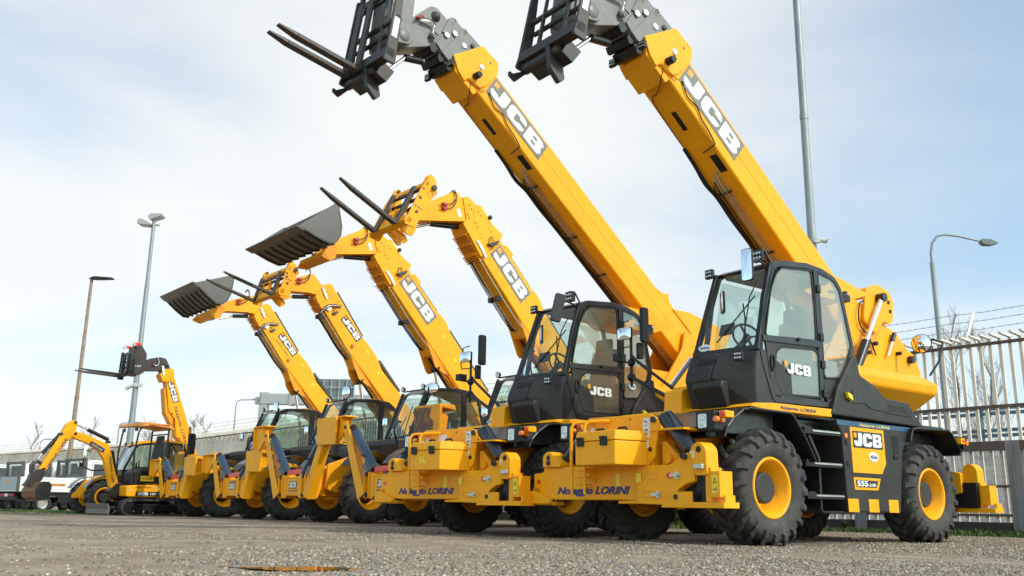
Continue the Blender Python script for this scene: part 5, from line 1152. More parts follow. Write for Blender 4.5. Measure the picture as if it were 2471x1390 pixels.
        MB().prism([(-1.06, 6.06), (-1.12, 6.07), (-1.22, 5.90), (-1.27, 5.78), (-1.21, 5.77), (-1.14, 5.9)], yb + .03, yb + .05, 'y').build('hose_clamp', 'white_decal', b, bevel=.005)
        mb = MB(); mb.prism(fillet([(-1.42, 5.42), (-1.52, 5.46), (-1.62, 5.50), (-1.58, 5.42), (-1.50, 5.38)], .02), yb + .0, yb + .06, 'y'); mb.tube([(-1.46, yb + .04, 5.45), (-1.46, yb + .04, 5.54), (-1.52, yb + .04, 5.55), (-1.55, yb + .04, 5.47)], .010, 6); mb.build('boom_lamp', 'steel_dark', b)
        st = ((-1.08, 6.02), (-1.12, 5.86), (-1.25, 6.0), (-1.3, 5.9), (-1.40, 5.85), (-1.15, 5.7), (-1.25, 5.6))
        lk = None
    mb = MB()
    for x, z in st: mb.cyl((x, yb, z), (x, yb + .04, z), .010, n=8)
    mb.build('stud', 'steel_dark', b)
    if lk: MB().lathe([(0, .05), (.03, .045), (.05, .02), (.05, .001)], 14, (lk[0], yb + .03, lk[1])).build('lock_knob', 'steel_dark', b)
    # couplers and hoses on the nose
    q = (.02, 6.40) if p['big'] else (-.42, 6.10)
    mb = MB()
    for dz in (0, .09): mb.box(q[0] - .04, q[0] + .05, yb - .02, yb + .05, q[1] + dz - .03, q[1] + dz + .03); mb.cyl((q[0], yb + .03, q[1] + dz), (q[0] + .11, yb + .04, q[1] + dz - .01), .02, n=10)
    mb.build('hose_coupler', 'red_dark', nz_)
    for dz in (0, .09): hose(nz_, [(q[0] - .04, yb + .02, q[1] + dz), (q[0] - .20, yb + .04, q[1] + .08 + dz), (q[0] - .28, yb + .03, q[1] + .26 + dz * .6), (q[0] - .24, yb - .0, q[1] + .42 + dz * .4), (q[0] - .2, yb - .1, q[1] + .38 + dz * .4)], .012)
    t0 = (-.36, 6.30) if p['big'] else None
    if t0: MB().prism([(-.30, 6.46), (-.38, 6.50), (-.46, 6.34), (-.38, 6.30)], yb - .02, yb - .015, 'y').build('instruction_label', 'white_decal', nz_)
    # tilt ram below the nose
    q0, q1, q2 = ((-.50, 6.16), (.20, 6.08), (.60, 5.92)) if p['big'] else ((-.80, 5.80), (-.35, 5.74), (.05, 5.60))
    MB().cyl((q0[0], (wy + yb) / 2, q0[1]), (q1[0], (wy + yb) / 2, q1[1]), .055, n=16).build('tilt_ram', 'black_paint', b)
    MB().cyl((q1[0], (wy + yb) / 2, q1[1]), (q2[0], (wy + yb) / 2, q2[1]), .028, n=12).build('tilt_rod', 'zinc', b)
    # ---------------- attachment
    if p['att'] == 'forks':
        if p['big']: o, tip, yt, yc0, yc1, tp_ = (1.27, 5.80), (2.57, 6.42), (.06, -.68), -.98, .34, 1.08
        else: o, tip, yt, yc0, yc1, tp_ = (.36, 5.66), (1.74, 5.97), (.06, -1.02), -1.24, .33, .80
        a = math.atan2(tip[1] - o[1], tip[0] - o[0]); tl = math.hypot(tip[0] - o[0], tip[1] - o[1])
        if not p['big']: a += R(2)
        cg, T, X = fork_carriage(root, o, a, yc0, yc1, yt, 'yellow_paint', top=tp_, tl=tl, tw=.125 if p['big'] else .11, tube_h=(tp_ * .55, .5), side=[(-.03, -.08), (-.28, -.02), (-.30, tp_ * .6), (-.38, tp_ * .88), (-.22, tp_ * 1.10), (-.06, tp_ * 1.14), (-.01, tp_ * .7)])
        mb = MB()
        for y0, y1 in ((yb - .01, yb + .03), (wy - .03, wy + .01)): mb.prism(fillet([(-.16, .04), (-.34, .0), (-.50, .06), (-.50, .26), (-.30, tp_ * .5), (-.16, tp_ * .55)], .05), y0, y1, 'y')
        for yy in (wy + .1, yb - .14): mb.prism(fillet([(-.14, .02), (-.34, -.10), (-.47, -.12), (-.52, -.04), (-.40, .05)], .03), yy, yy + .04, 'y')
        X(mb).build('hitch_plate', 'yellow_paint', cg, bevel=.008)
        mb = MB(); mb.cyl((-.25, yc1 - .02, tp_ * .92), (-.25, yc1 + .05, tp_ * .92), .055, n=16); mb.cyl((-.15, yc1, .30), (-.15, yc1 + .02, .30), .03, n=12)
        mb.tube([(-.25, yc1 + .05, tp_ * .9), (-.32, yc1 + .08, tp_ * .82), (-.25, yc1 + .08, tp_ * .74), (-.18, yc1 + .06, tp_ * .82), (-.25, yc1 + .05, tp_ * .9)], .008, 6)
        for yy in (yc0 + .1, yc1 - .1): mb.cyl((-.10, yy - .06, tp_ * 1.08), (-.10, yy + .06, tp_ * 1.08), .03, n=12)
        X(mb).build('pin_and_chain', 'steel_dark', cg)
        mb = MB()
        for yy in (yc0 + .05, yc1 - .13): mb.prism(fillet([(-.18, tp_ * .9), (-.16, tp_ * 1.08), (-.09, tp_ * 1.15), (-.03, tp_ * 1.08), (-.04, tp_ * .9)], .03), yy, yy + .05, 'y')
        mb.prism([(-.10, .2), (-.04, .2), (-.03, .50), (-.12, .5)], (yc0 + yc1) / 2 - .1, (yc0 + yc1) / 2 - .05, 'y'); X(mb).build('frame_ear', 'yellow_paint', cg, bevel=.008)
        c, s_ = math.cos(a), math.sin(a)
        pt = lambda e1, e2: (o[0] + e1 * c - e2 * s_, yc1 + .003, o[1] + e1 * s_ + e2 * c)
        text('Q-FIT', pt(-.03, .38), (-c, 0, -s_), (-s_, 0, c), .045, cg, 'dark_text', width=.22)
    else:
        o, ab = ((.64, 5.98), R(18)) if p['big'] else ((.18, 5.66), R(37))
        bk, X = bucket(root, o, ab, -2.20 if p['big'] else -2.15, .42)
        mb = MB()
        for y0, y1 in ((yb - .02, yb + .03), (wy - .03, wy + .02)): mb.prism(fillet([(.30, -.04), (.0, -.16), (-.10, .0), (.02, .30), (.20, .36), (.20, .10)], .04), y0, y1, 'y')
        mb.box(.0, .26, -1.15, yb + .02, -.15, -.04); mb.prism([(.0, -.15), (.0, -.04), (.24, -.04), (.26, -.24), (.16, -.22)], -1.18, -1.13, 'y')
        X(mb).build('hitch_plate', 'yellow_worn_shade', bk, bevel=.008)
    return root
# ------------------------------------------------------------------ compact telehandler at the far end
def compact(pos, yaw):
    root = empty('compact_telehandler', pos, yaw, 'small yellow-roofed telehandler with a thin dark fork carriage, behind the mini excavator', 'telehandler')
    for x, y, sd in ((0, .80, 1), (0, -.80, -1), (-2.4, .80, 1), (-2.4, -.80, -1)):
        wheel(root, x, y, 'lug', sd, .50, .33, .27, 15, 'rubber_clean', big_hub=False, hubm='hub_grey')
    mb = MB()
    for y in (.42, -.28): mb.prism(fillet([(.56, .44), (.62, .52), (.45, .72), (.30, .96), (-.05, 1.14), (-.5, 1.16), (-.5, .9), (-.22, .86), (.05, .66), (.36, .50)], .05), y, y + .05, 'y')
    mb.prism([(.30, .50), (.28, .80), (-.1, .98), (-.5, 1.0), (-.5, .5)], -.24, .42, 'y'); mb.box(-3.1, -.3, -.42, .42, .48, .95)
    mb.box(-3.2, -1.9, -.75, .3, .8, 1.35); mb.prism([(-2.1, .9), (-2.0, 1.85), (-2.5, 1.9), (-3.3, 1.5), (-3.3, .9)], .1, .85, 'y')
    ch = mb.build('chassis', 'yellow_paint', root, bevel=.02)
    logo((.303, -.02, .56), YL, (-.05, 0, 1), .26, .14, ch)
    mb = MB()
    for sg in (1, -1):
        a = [(.62 * math.cos(R(t)), .50 + .62 * math.sin(R(t))) for t in range(25, 150, 18)]; strip_path(mb, a, -.02, *sorted((sg * .62, sg * 1.0)))
    mb.build('mudguard', 'blue_black', root)
    yo, yi = .90, .02
    outer = fillet([(-.45, 1.30), (-.75, 2.03), (-.95, 2.14), (-1.7, 2.22), (-2.2, 2.18), (-2.36, 1.95), (-2.36, 1.0), (-1.9, .78), (-.8, .78), (-.5, .95)], .07, 2)
    mb = MB(); mb.ring(outer, .06, yo - .05, yo, 'y'); mb.ring(outer, .06, yi, yi + .05, 'y'); mb.bar((-.45, yi, 1.3), (-.75, yi, 2.03), .05, .05); mb.prism([(-1.75, 2.2), (-1.83, 2.2), (-1.83, .8), (-1.75, .8)], yo - .04, yo + .003, 'y')
    mb.prism([(-.42, 1.32), (-.50, .80), (-1.0, .80), (-1.4, 1.1), (-1.0, 1.34)], yi, yo - .01, 'y'); mb.box(-2.3, -.9, yi, yo - .02, .8, 1.12)
    cab = mb.build('cab', 'black_paint', root, bevel=.012)
    mb = MB(); mb.prism(fillet([(-.72, 2.06), (-.90, 2.20), (-1.7, 2.27), (-2.3, 2.22), (-2.42, 2.0), (-2.36, 1.95), (-2.2, 2.17), (-1.7, 2.21), (-.95, 2.13)], .03, 2), yi - .02, yo + .01, 'y'); mb.build('cab_roof', 'yellow_paint', cab, bevel=.02)
    MB().quad((-.44, yi + .04, 1.33), (-.44, yo - .05, 1.33), (-.74, yo - .05, 2.03), (-.74, yi + .04, 2.03)).build('windscreen', 'glass', cab, raw=True)
    window(cab, [(-.62, 1.36), (-.86, 2.02), (-1.0, 2.10), (-1.72, 2.15), (-1.74, 1.2), (-.8, 1.2)], yo - .005, 'door_window', 'glass'); window(cab, fillet([(-1.86, 1.15), (-1.86, 2.15), (-2.16, 2.12), (-2.30, 1.93), (-2.30, 1.15)], .05), yo - .005, 'side_window', 'glass')
    window(cab, [(-.62, 1.36), (-.9, 2.05), (-2.2, 2.1), (-2.3, 1.3)], yi + .03, 'side_window', 'glass')
    seat(cab, -1.5, .48, 1.15); steering(cab, (-.95, .48, 1.42))
    for y in (.15, .75): led_lamp(cab, (-.66, y, 2.12), (1, 0, 0), .05)
    MB().cyl((-2.1, -.05, 2.25), (-2.1, -.05, 2.38), .07, n=16).build('beacon', 'orange_lens', cab)
    mb = MB(); mb.tube([(-.5, -.1, 1.35), (.05, -.45, 1.30), (.3, -.62, 1.42), (.3, -.80, 1.50)], .022, 6); mb.tube([(.3, -.62, 1.42), (.32, -.45, 1.8), (.30, -.4, 2.0)], .02, 6); mb.build('mirror_arm', 'black_plastic', root)
    round_lamp(root, (.36, -.80, 1.48), (1, 0, 0), .09); mirror(root, (.35, -.28, 1.85), (.8, .8, 0), .05, .20); mirror(root, (.3, -.15, 1.98), (.5, 1, 0), .08, .12)
    yb, wy = -.10, -.48
    b = MB().prism(fillet([(-1.78, 4.46), (-2.01, 4.56), (-2.14, 4.25), (-3.1, 1.88), (-3.25, 1.3), (-2.6, 1.3), (-2.44, 1.95), (-2.55, 2.29), (-2.33, 2.46), (-2.24, 3.02), (-2.00, 3.28), (-1.86, 4.1)], .04, 2), wy, yb, 'y').build('boom', 'yellow_paint', root, bevel=.02)
    MB().prism(fillet([(-1.60, 4.42), (-1.74, 4.62), (-2.02, 4.66), (-2.08, 4.40), (-1.88, 4.22), (-1.72, 4.20)], .03), wy - .02, yb + .02, 'y').build('boom_collar', 'yellow_paint', b, bevel=.01)
    mb = MB(); mb.prism([(-1.84, 4.0), (-1.99, 3.3), (-2.18, 3.05), (-2.22, 2.8), (-2.10, 2.9), (-1.92, 3.2), (-1.79, 4.0)], wy, yb - .04, 'y'); mb.build('ram_lug', 'yellow_worn_shade', b, bevel=.006)
    r_ = MB().cyl((-2.18, -.28, 3.0), (-2.26, -.28, 2.1), .04, n=14).build('lift_ram', 'chrome', root); MB().cyl((-2.26, -.28, 2.1), (-2.30, -.28, 1.5), .07).build('ram_barrel', 'black_paint', r_)
    nz_ = MB().prism(fillet([(-.95, 4.52), (-1.20, 4.90), (-1.55, 5.0), (-1.76, 4.97), (-1.95, 4.62), (-1.80, 4.48), (-1.60, 4.56), (-1.30, 4.52)], .05), wy + .06, yb - .02, 'y').build('boom_nose', 'steel_dark', b, bevel=.012)
    MB().lathe([(0, .07), (.03, .06), (.03, .001)], 18, (-1.80, yb - .02, 4.76)).build('boss', 'steel_dark', nz_)
    MB().prism([(-1.62, 4.70), (-1.70, 4.72), (-1.76, 4.42), (-1.70, 4.40)], yb, yb + .03, 'y').build('hose_clamp', 'white_decal', b)
    mb = MB(); mb.cyl((-1.35, yb - .03, 4.72), (-1.35, yb + .05, 4.72), .03); mb.build('hose_coupler', 'red_dark', nz_)
    hose(nz_, [(-1.35, yb + .03, 4.72), (-1.46, yb + .04, 4.70), (-1.52, yb + .03, 4.80), (-1.48, yb + .02, 4.96)], .014, 'zinc')
    jd = Vector((-.37, 0, -.93)).normalized(); jn = Vector((0, 1, 0)).cross(jd)
    lg = logo((-1.87, yb + .004, 4.19), jd, jn, .70, .19, b)
    text('Noleggio LORINI', (-2.16, yb + .004, 3.42), jd, jn, .095, b, 'dark_text', width=1.38, shear=.2)
    q = MB()
    for x, z in ((-2.13, 3.2), (-2.45, 2.42)): q.cyl((x, yb, z), (x, yb + .01, z), .025)
    q.build('pivot_pin', 'steel_dark', b)
    o = (-.50, 4.32); a = R(2.0)
    cg, T, X = fork_carriage(root, o, a, -.80, .28, (.10, -.42), 'steel_dark', top=.80, tl=1.42, tw=.10, tube_h=(.42, .5))
    cg.rotation_euler = (0, 0, 0)
    mb = MB()
    for y in (yb, wy): mb.prism(fillet([(-.10, .05), (-.42, .02), (-.62, .18), (-.58, .75), (-.40, .98), (-.12, .95)], .05), y, y + .04, 'y')
    mb.box(-.35, -.10, wy, yb, .1, .6); X(mb).build('hitch_plate', 'steel_dark', cg, bevel=.01)
    mb = MB()
    for y in (-.78, .08): mb.box(-.30, -.08, y, y + .08, .94, 1.02)
    X(mb).build('latch', 'red_paint', cg, bevel=.006)
    mb = MB()
    for y in (-.70, .16): mb.cyl((-.06, y - .05, .95), (-.06, y + .05, .95), .045)
    X(mb).build('lock_pin', 'zinc', cg)
    text('Q-FIT', (T(-.22, yb + .045, .28)), (-1, 0, 0), (0, 0, 1), .06, cg, 'white_decal', width=.24)
    return root

# ------------------------------------------------------------------ mini excavator
def excavator(pos, yaw):
    root = empty('mini_excavator', pos, yaw, 'mini excavator with orange sun canopy, rubber tracks and its bucket held up off the ground', 'excavator')
    root.scale = (1.133, 1.133, 1.133)
    for sg in (1, -1):
        y0, y1 = (.38, .62) if sg > 0 else (-.62, -.38)
        P = []; r = .19
        for t in range(90, 271, 15): P.append((.68 * 1 + r * math.cos(R(t + 180)), r + .0 + r * math.sin(R(t + 180))))
        P = [(.68 + r * math.cos(R(t)), .20 + r * math.sin(R(t))) for t in range(-90, 91, 15)] + [(-.68 + r * math.cos(R(t)), .20 + r * math.sin(R(t))) for t in range(90, 271, 15)]
        mb = MB(); mb.ring(P, .03, y0, y1, 'y')
        # tread bars round the band
        peri = []
        n = len(P)
        for i in range(n):
            a, b = Vector(P[i]), Vector(P[(i + 1) % n]); L_ = (b - a).length; k = max(1, round(L_ / .05))
            for j in range(k):
                c = a + (b - a) * (j + .5) / k; d = (b - a).normalized(); nn = Vector((d.y, -d.x))
                mb.prism([tuple(c - d * .014), tuple(c + d * .014), tuple(c + d * .010 + nn * .022), tuple(c - d * .010 + nn * .022)], y0 + .01, y1 - .01, 'y')
        tr = mb.build('track', 'rubber', root)
        mb = MB(); mb.box(-.6, .6, y0 + .03, y1 - .03, .12, .28)
        for x in (-.68, .68): mb.cyl((x, y0 + .02, .20), (x, y1 - .02, .20), .15, n=18)
        for x in (-.4, -.13, .13, .4): mb.cyl((x, y0 + .02, .09), (x, y1 - .02, .09), .055, n=12)
        mb.build('track_frame', 'black_paint', tr, bevel=.008)
    mb = MB(); mb.box(-.5, .5, -.38, .38, .15, .34); mb.cyl((0, 0, .34), (0, 0, .44), .3, n=24); mb.bar((.5, .3, .2), (1.15, .3, .16), .06, .08); mb.bar((.5, -.3, .2), (1.15, -.3, .16), .06, .08); mb.build('undercarriage', 'black_paint', root, bevel=.01)
    bl = MB(); bl.prism([(1.16, .02), (1.22, .04), (1.20, .15), (1.24, .28), (1.20, .28), (1.15, .15)], -.60, .60, 'y'); bl.build('dozer_blade', 'blade_grey', root, bevel=.008)
    # house
    mb = MB(); mb.prism(fillet([(.74, .46), (.75, .72), (.40, .75), (-.80, .76), (-.95, .70), (-.95, .50), (-.85, .46)], .04), -.50, .50, 'y')
    mb.prism(fillet([(-.40, .76), (-.44, 1.12), (-.88, 1.08), (-.95, .76)], .06), -.48, .48, 'y')
    hs = mb.build('house', 'yellow_paint', root, bevel=.025)
    mb = MB(); mb.prism([(.50, .475), (-.60, .475), (-.60, .585), (.50, .585)], .50, .504, 'y'); mb.build('side_sticker', 'black_decal', hs)
    jcb((.45, .506, .495), XR, ZU, .075, hs, 'white_decal', width=.27); MB().box(.41, .46, .5045, .507, .535, .575).build('logo_badge', 'amber_decal', hs)
    text('18Z-1', (.12, .506, .505), XR, ZU, .05, hs, 'white_decal', width=.22, bold=.03)
    text('HBH  EHEN', (.52, .504, .665), XR, ZU, .045, hs, 'rust_steel', width=.40, bold=.02)
    text('NL', (.06, .504, .645), XR, ZU, .075, hs, 'cream_text', width=.15, bold=.04, shear=-.2); text('NL', (.70, .504, .58), XR, ZU, .075, hs, 'cream_text', width=.12, bold=.04, shear=-.2)
    mb = MB(); mb.box(.10, .55, -.3, .48, .76, .80); mb.box(-.15, .42, .15, .46, .80, 1.05); mb.prism(fillet([(.55, .80), (.58, 1.05), (.40, 1.16), (.28, 1.10), (.25, .8)], .04), -.1, .46, 'y')
    mb.box(-.35, .15, -.25, .30, .8, 1.12); mb.build('console', 'black_plastic', root, bevel=.02)
    MB().prism([(.40, .84), (.06, .84), (.06, .97), (.40, .97)], .462, .466, 'y').build('warning_sticker', 'yellow_decal', hs)
    text('NOLEGGIO LORINI', (.37, .468, .885), XR, ZU, .04, hs, 'red_dark', width=.28)
    seat(root, .10, .05, 1.1)
    mb = MB()
    for x, z in ((.44, 1.30), (.38, 1.35)): mb.tube([(x, .3, .8), (x + .03, .3, z)], .015, 6)
    for y in (.42, .44): mb.tube([(.62, y, .98), (.26, y, .98)], .015, 6); mb.tube([(.62, y, .86), (.26, y, .86)], .015, 6)
    mb.build('control_lever', 'black_plastic', root)
    # canopy
    mb = MB()
    for y in (.44, -.44): mb.tube([(.60, y, .80), (.62, y, 1.55), (.56, y, 2.05), (.50, y, 2.18)], .024, 8); mb.tube([(-.24, y, .80), (-.23, y, 1.6), (-.24, y, 2.16)], .026, 8)
    mb.tube([(-.24, .44, 2.05), (-.24, -.44, 2.05)], .02, 6); cf = mb.build('canopy_frame', 'black_paint', root)
    mb = MB(); mb.prism(fillet([(.66, 2.20), (.62, 2.28), (.40, 2.31), (-.25, 2.28), (-.34, 2.20), (-.33, 2.15), (-.2, 2.20), (.3, 2.23), (.6, 2.18)], .02), -.52, .52, 'y'); rf = mb.build('canopy_roof', 'orange_roof', root, bevel=.02)
    text('Noleggio LORINI', (.35, .525, 2.235), XR, ZU, .040, rf, 'red_dark', width=.55)
    mb = MB(); mb.box(.56, .60, .28, .40, 2.08, 2.16); mb.box(.56, .60, -.40, -.28, 2.08, 2.16); mb.build('work_lamp', 'black_plastic', rf, bevel=.008)
    # boom, dipper, bucket
    mb = MB(); mb.prism(fillet([(.50, .38), (.9, .42), (.98, .62), (.80, .80), (.50, .78)], .05), -.12, .12, 'y'); mb.build('swing_post', 'black_paint', root, bevel=.01)
    bo = MB().prism(fillet([(.74, .50), (.70, .62), (.93, 1.20), (1.02, 1.50), (1.10, 1.72), (1.35, 1.80), (1.72, 1.94), (1.98, 1.99), (2.06, 1.93), (2.0, 1.82), (1.66, 1.72), (1.36, 1.56), (1.20, 1.36), (1.06, .98), (.96, .68), (.86, .50)], .06, 3), -.07, .07, 'y').build('boom', 'yellow_paint', root, bevel=.012)
    MB().prism([(1.62, 1.70), (1.24, 1.50), (1.20, 1.60), (1.56, 1.78)], .07, .073, 'y').build('side_sticker', 'navy_text', bo)
    text('NOLEGGIO LORINI', (1.55, .0745, 1.685), (-.89, 0, -.46), (-.46, 0, .89), .05, bo, 'cream_text', width=.30); MB().box(1.545, 1.60, .0735, .075, 1.70, 1.76).build('company_mark', 'red_dark', bo)
    text('Noleggio LORI', (1.08, .074, 1.42), (-.22, 0, -.97), (-.97, 0, .22), .07, bo, 'dark_text', width=.66, shear=.2)
    dp = MB().prism(fillet([(1.96, 2.00), (1.94, 2.20), (2.04, 2.26), (2.20, 2.16), (2.34, 1.84), (2.72, 1.04), (2.66, .98), (2.54, 1.02), (2.16, 1.70), (2.00, 1.88)], .04), -.065, .065, 'y').build('dipper', 'yellow_paint', root, bevel=.012)
    text('Noleggio LORINI', (2.55, .069, 1.12), (-.46, 0, .89), (-.89, 0, -.46), .09, dp, 'dark_text', width=.78, shear=.2)
    for a, b, c, nm in (((1.96, 0, 2.16), (1.66, 0, 2.05), (1.12, 0, 1.84), 'dipper_ram'), ((.72, 0, .62), (.82, 0, .95), (.98, 0, 1.55), 'boom_ram'), ((2.78, 0, 1.16), (2.66, 0, 1.42), (2.30, 0, 1.90), 'bucket_ram')):
        o = MB().cyl(b, c, .045, n=14).build(nm, 'black_paint', root); MB().cyl(a, b, .022, n=10).build('ram_rod', 'chrome', o)
    mb = MB()
    for x, z in ((2.0, 2.2), (1.97, 1.93), (2.3, 1.9), (1.12, 1.78), (1.02, 1.55), (2.6, 1.06)): mb.cyl((x, -.09, z), (x, .09, z), .035, n=12)
    mb.build('pivot_pin', 'steel_dark', root)
    mb = MB(); mb.tube([(2.60, 0, 1.14), (2.74, 0, 1.24), (2.88, 0, 1.14), (2.86, 0, .98)], .045, 8); mb.prism(fillet([(2.62, 1.08), (2.86, 1.0), (2.92, .78), (3.02, .66), (2.75, .64), (2.60, .82), (2.56, 1.0)], .04), -.08, .08, 'y'); mb.build('quick_hitch', 'steel_dark', root, bevel=.01)
    prof = [(2.56, .30), (2.53, .62), (2.60, .70), (2.72, .70), (2.84, .62), (2.90, .48), (2.86, .34), (2.74, .26)]
    prof = [(x, z + .06) for x, z in prof]; mb = MB(); n_ = len(prof)
    inn = [(2.69 + (x - 2.69) * .90, .54 + (z - .54) * .90) for x, z in prof]
    for i in range(1, n_ - 1): mb.prism([prof[i], prof[i + 1], inn[i + 1], inn[i]], -.30, .46, 'y')
    mb.prism([(2.76, .32), (2.54, .36), (2.54, .385), (2.76, .35)], -.30, .46, 'y')
    bk = mb.build('bucket', 'rust_steel', root)
    mb = MB()
    for y in (-.32, .46): mb.prism(fillet(prof, .03), y, y + .02, 'y')
    mb.build('side_plate', 'steel_dark', bk)
    return root

# ------------------------------------------------------------------ small white dropside trucks
def truck(pos, yf):
    root = empty('pickup_truck', pos, yf + 180, None, 'truck', 'white dropside trucks parked in a row')
    # +X forward, the kerb side seen is y<0; the body lies from y=0 (seen side) to y=1.55
    W0, W1 = .0, 1.50
    mb = MB(); mb.box(-.10, 3.0, .35, 1.15, .42, .60); mb.box(.5, 1.1, .1, 1.4, .30, .42); mb.box(-.12, -.05, .15, 1.35, .38, .50); mb.box(1.35, 1.75, .05, .35, .30, .55)
    mb.build('chassis', 'black_plastic', root, bevel=.01)
    mb = MB(); mb.box(-.14, 2.24, W0, W1, .68, .72); mb.box(-.12, 2.24, W0, W0 + .03, .72, 1.19); mb.box(-.12, 2.24, W1 - .03, W1, .72, 1.19); mb.ring([(-.08, .77), (2.15, .77), (2.15, 1.14), (-.08, 1.14)], .02, W0 - .012, W0, 'y')
    bed = mb.build('load_bed', 'truck_white', root, bevel=.006)
    mb = MB(); mb.box(-.15, -.12, W0 + .02, W1 - .02, .72, 1.18); g = mb.build('tailgate', 'truck_grey', bed, bevel=.006)
    MB().box(-.153, -.150, .55, .85, .93, 1.03).build('yellow_sticker', 'amber_decal', g)
    MB().box(.75, 1.55, W0 - .017, W0 - .013, .90, .98).build('yellow_sticker', 'amber_decal', bed); text('NOLEGGIO LORINI', (.80, W0 - .019, .915), (1, 0, 0), ZU, .05, bed, 'dark_text', width=.70)
    mb = MB()
    for y in (W0 - .01, W1 - .06): mb.box(-.17, -.08, y, y + .07, .66, 1.24)
    mb.box(-.14, 2.24, W0 - .005, W0 + .01, .66, .69); mb.build('bed_post', 'truck_frame', bed, bevel=.005)
    # headboard frame with mesh window
    mb = MB()
    for y in (W0, W1 - .11): mb.box(2.17, 2.27, y, y + .11, .72, 1.95)
    mb.box(2.18, 2.26, W0 + .11, W1 - .11, 1.84, 1.94); mb.box(2.18, 2.24, W0 + .11, W1 - .11, 1.26, 1.36); mb.build('headboard', 'truck_frame', root, bevel=.006)
    mb = MB(); mb.box(2.20, 2.215, .07, W1 - .07, .75, 1.28)
    mb.build('headboard_panel', 'truck_grey', root)
    # cab
    P = [(2.30, .50), (2.30, 1.78), (2.40, 1.88), (3.05, 1.88), (3.35, 1.40), (3.52, 1.15), (3.55, .50)]
    mb = MB(); mb.prism(fillet(P, .08), .02, 1.48, 'y'); cab = mb.build('cab', 'truck_white', root, bevel=.04)
    MB().prism(fillet([(2.55, 1.20), (2.55, 1.74), (3.00, 1.74), (3.28, 1.30), (3.28, 1.20)], .03), .012, .018, 'y').build('side_window', 'truck_window', cab)
    mb = MB(); mb.ring([(2.48, .55), (2.48, 1.80), (3.06, 1.80), (3.38, 1.22), (3.38, .55)], .012, .014, .018, 'y'); mb.build('door_gap', 'truck_frame', cab)
    rw = MB().box(2.285, 2.298, .35, 1.15, 1.36, 1.72).build('rear_window', 'truck_window', cab)
    mb = MB()
    for k in range(9): mb.box(2.262, 2.28, .28, 1.22, 1.38 + k * .044, 1.405 + k * .044)
    mb.build('window_grille', 'black_plastic', rw)
    for x in (.82, 3.0):
        for y, sd in ((.10, -1), (1.40, 1)):
            wheel(root, x, y, 'road', sd, .27, .17, .17, 1, 'rubber_clean', big_hub=False, hubm='rim_silver', rim='rim_silver')
    mb = MB()
    for y in (.20, .95): mb.box(-.17, -.12, y, y + .36, .50, .60)
    mb.build('tail_lamp', 'red_dark', root, bevel=.005)
    MB().box(-.175, -.165, .62, .88, .50, .60).build('licence_plate', 'white_decal', root)
    MB().box(.1, 2.2, .15, .2, .5, .66).build('side_guard', 'truck_frame', root)
    return root
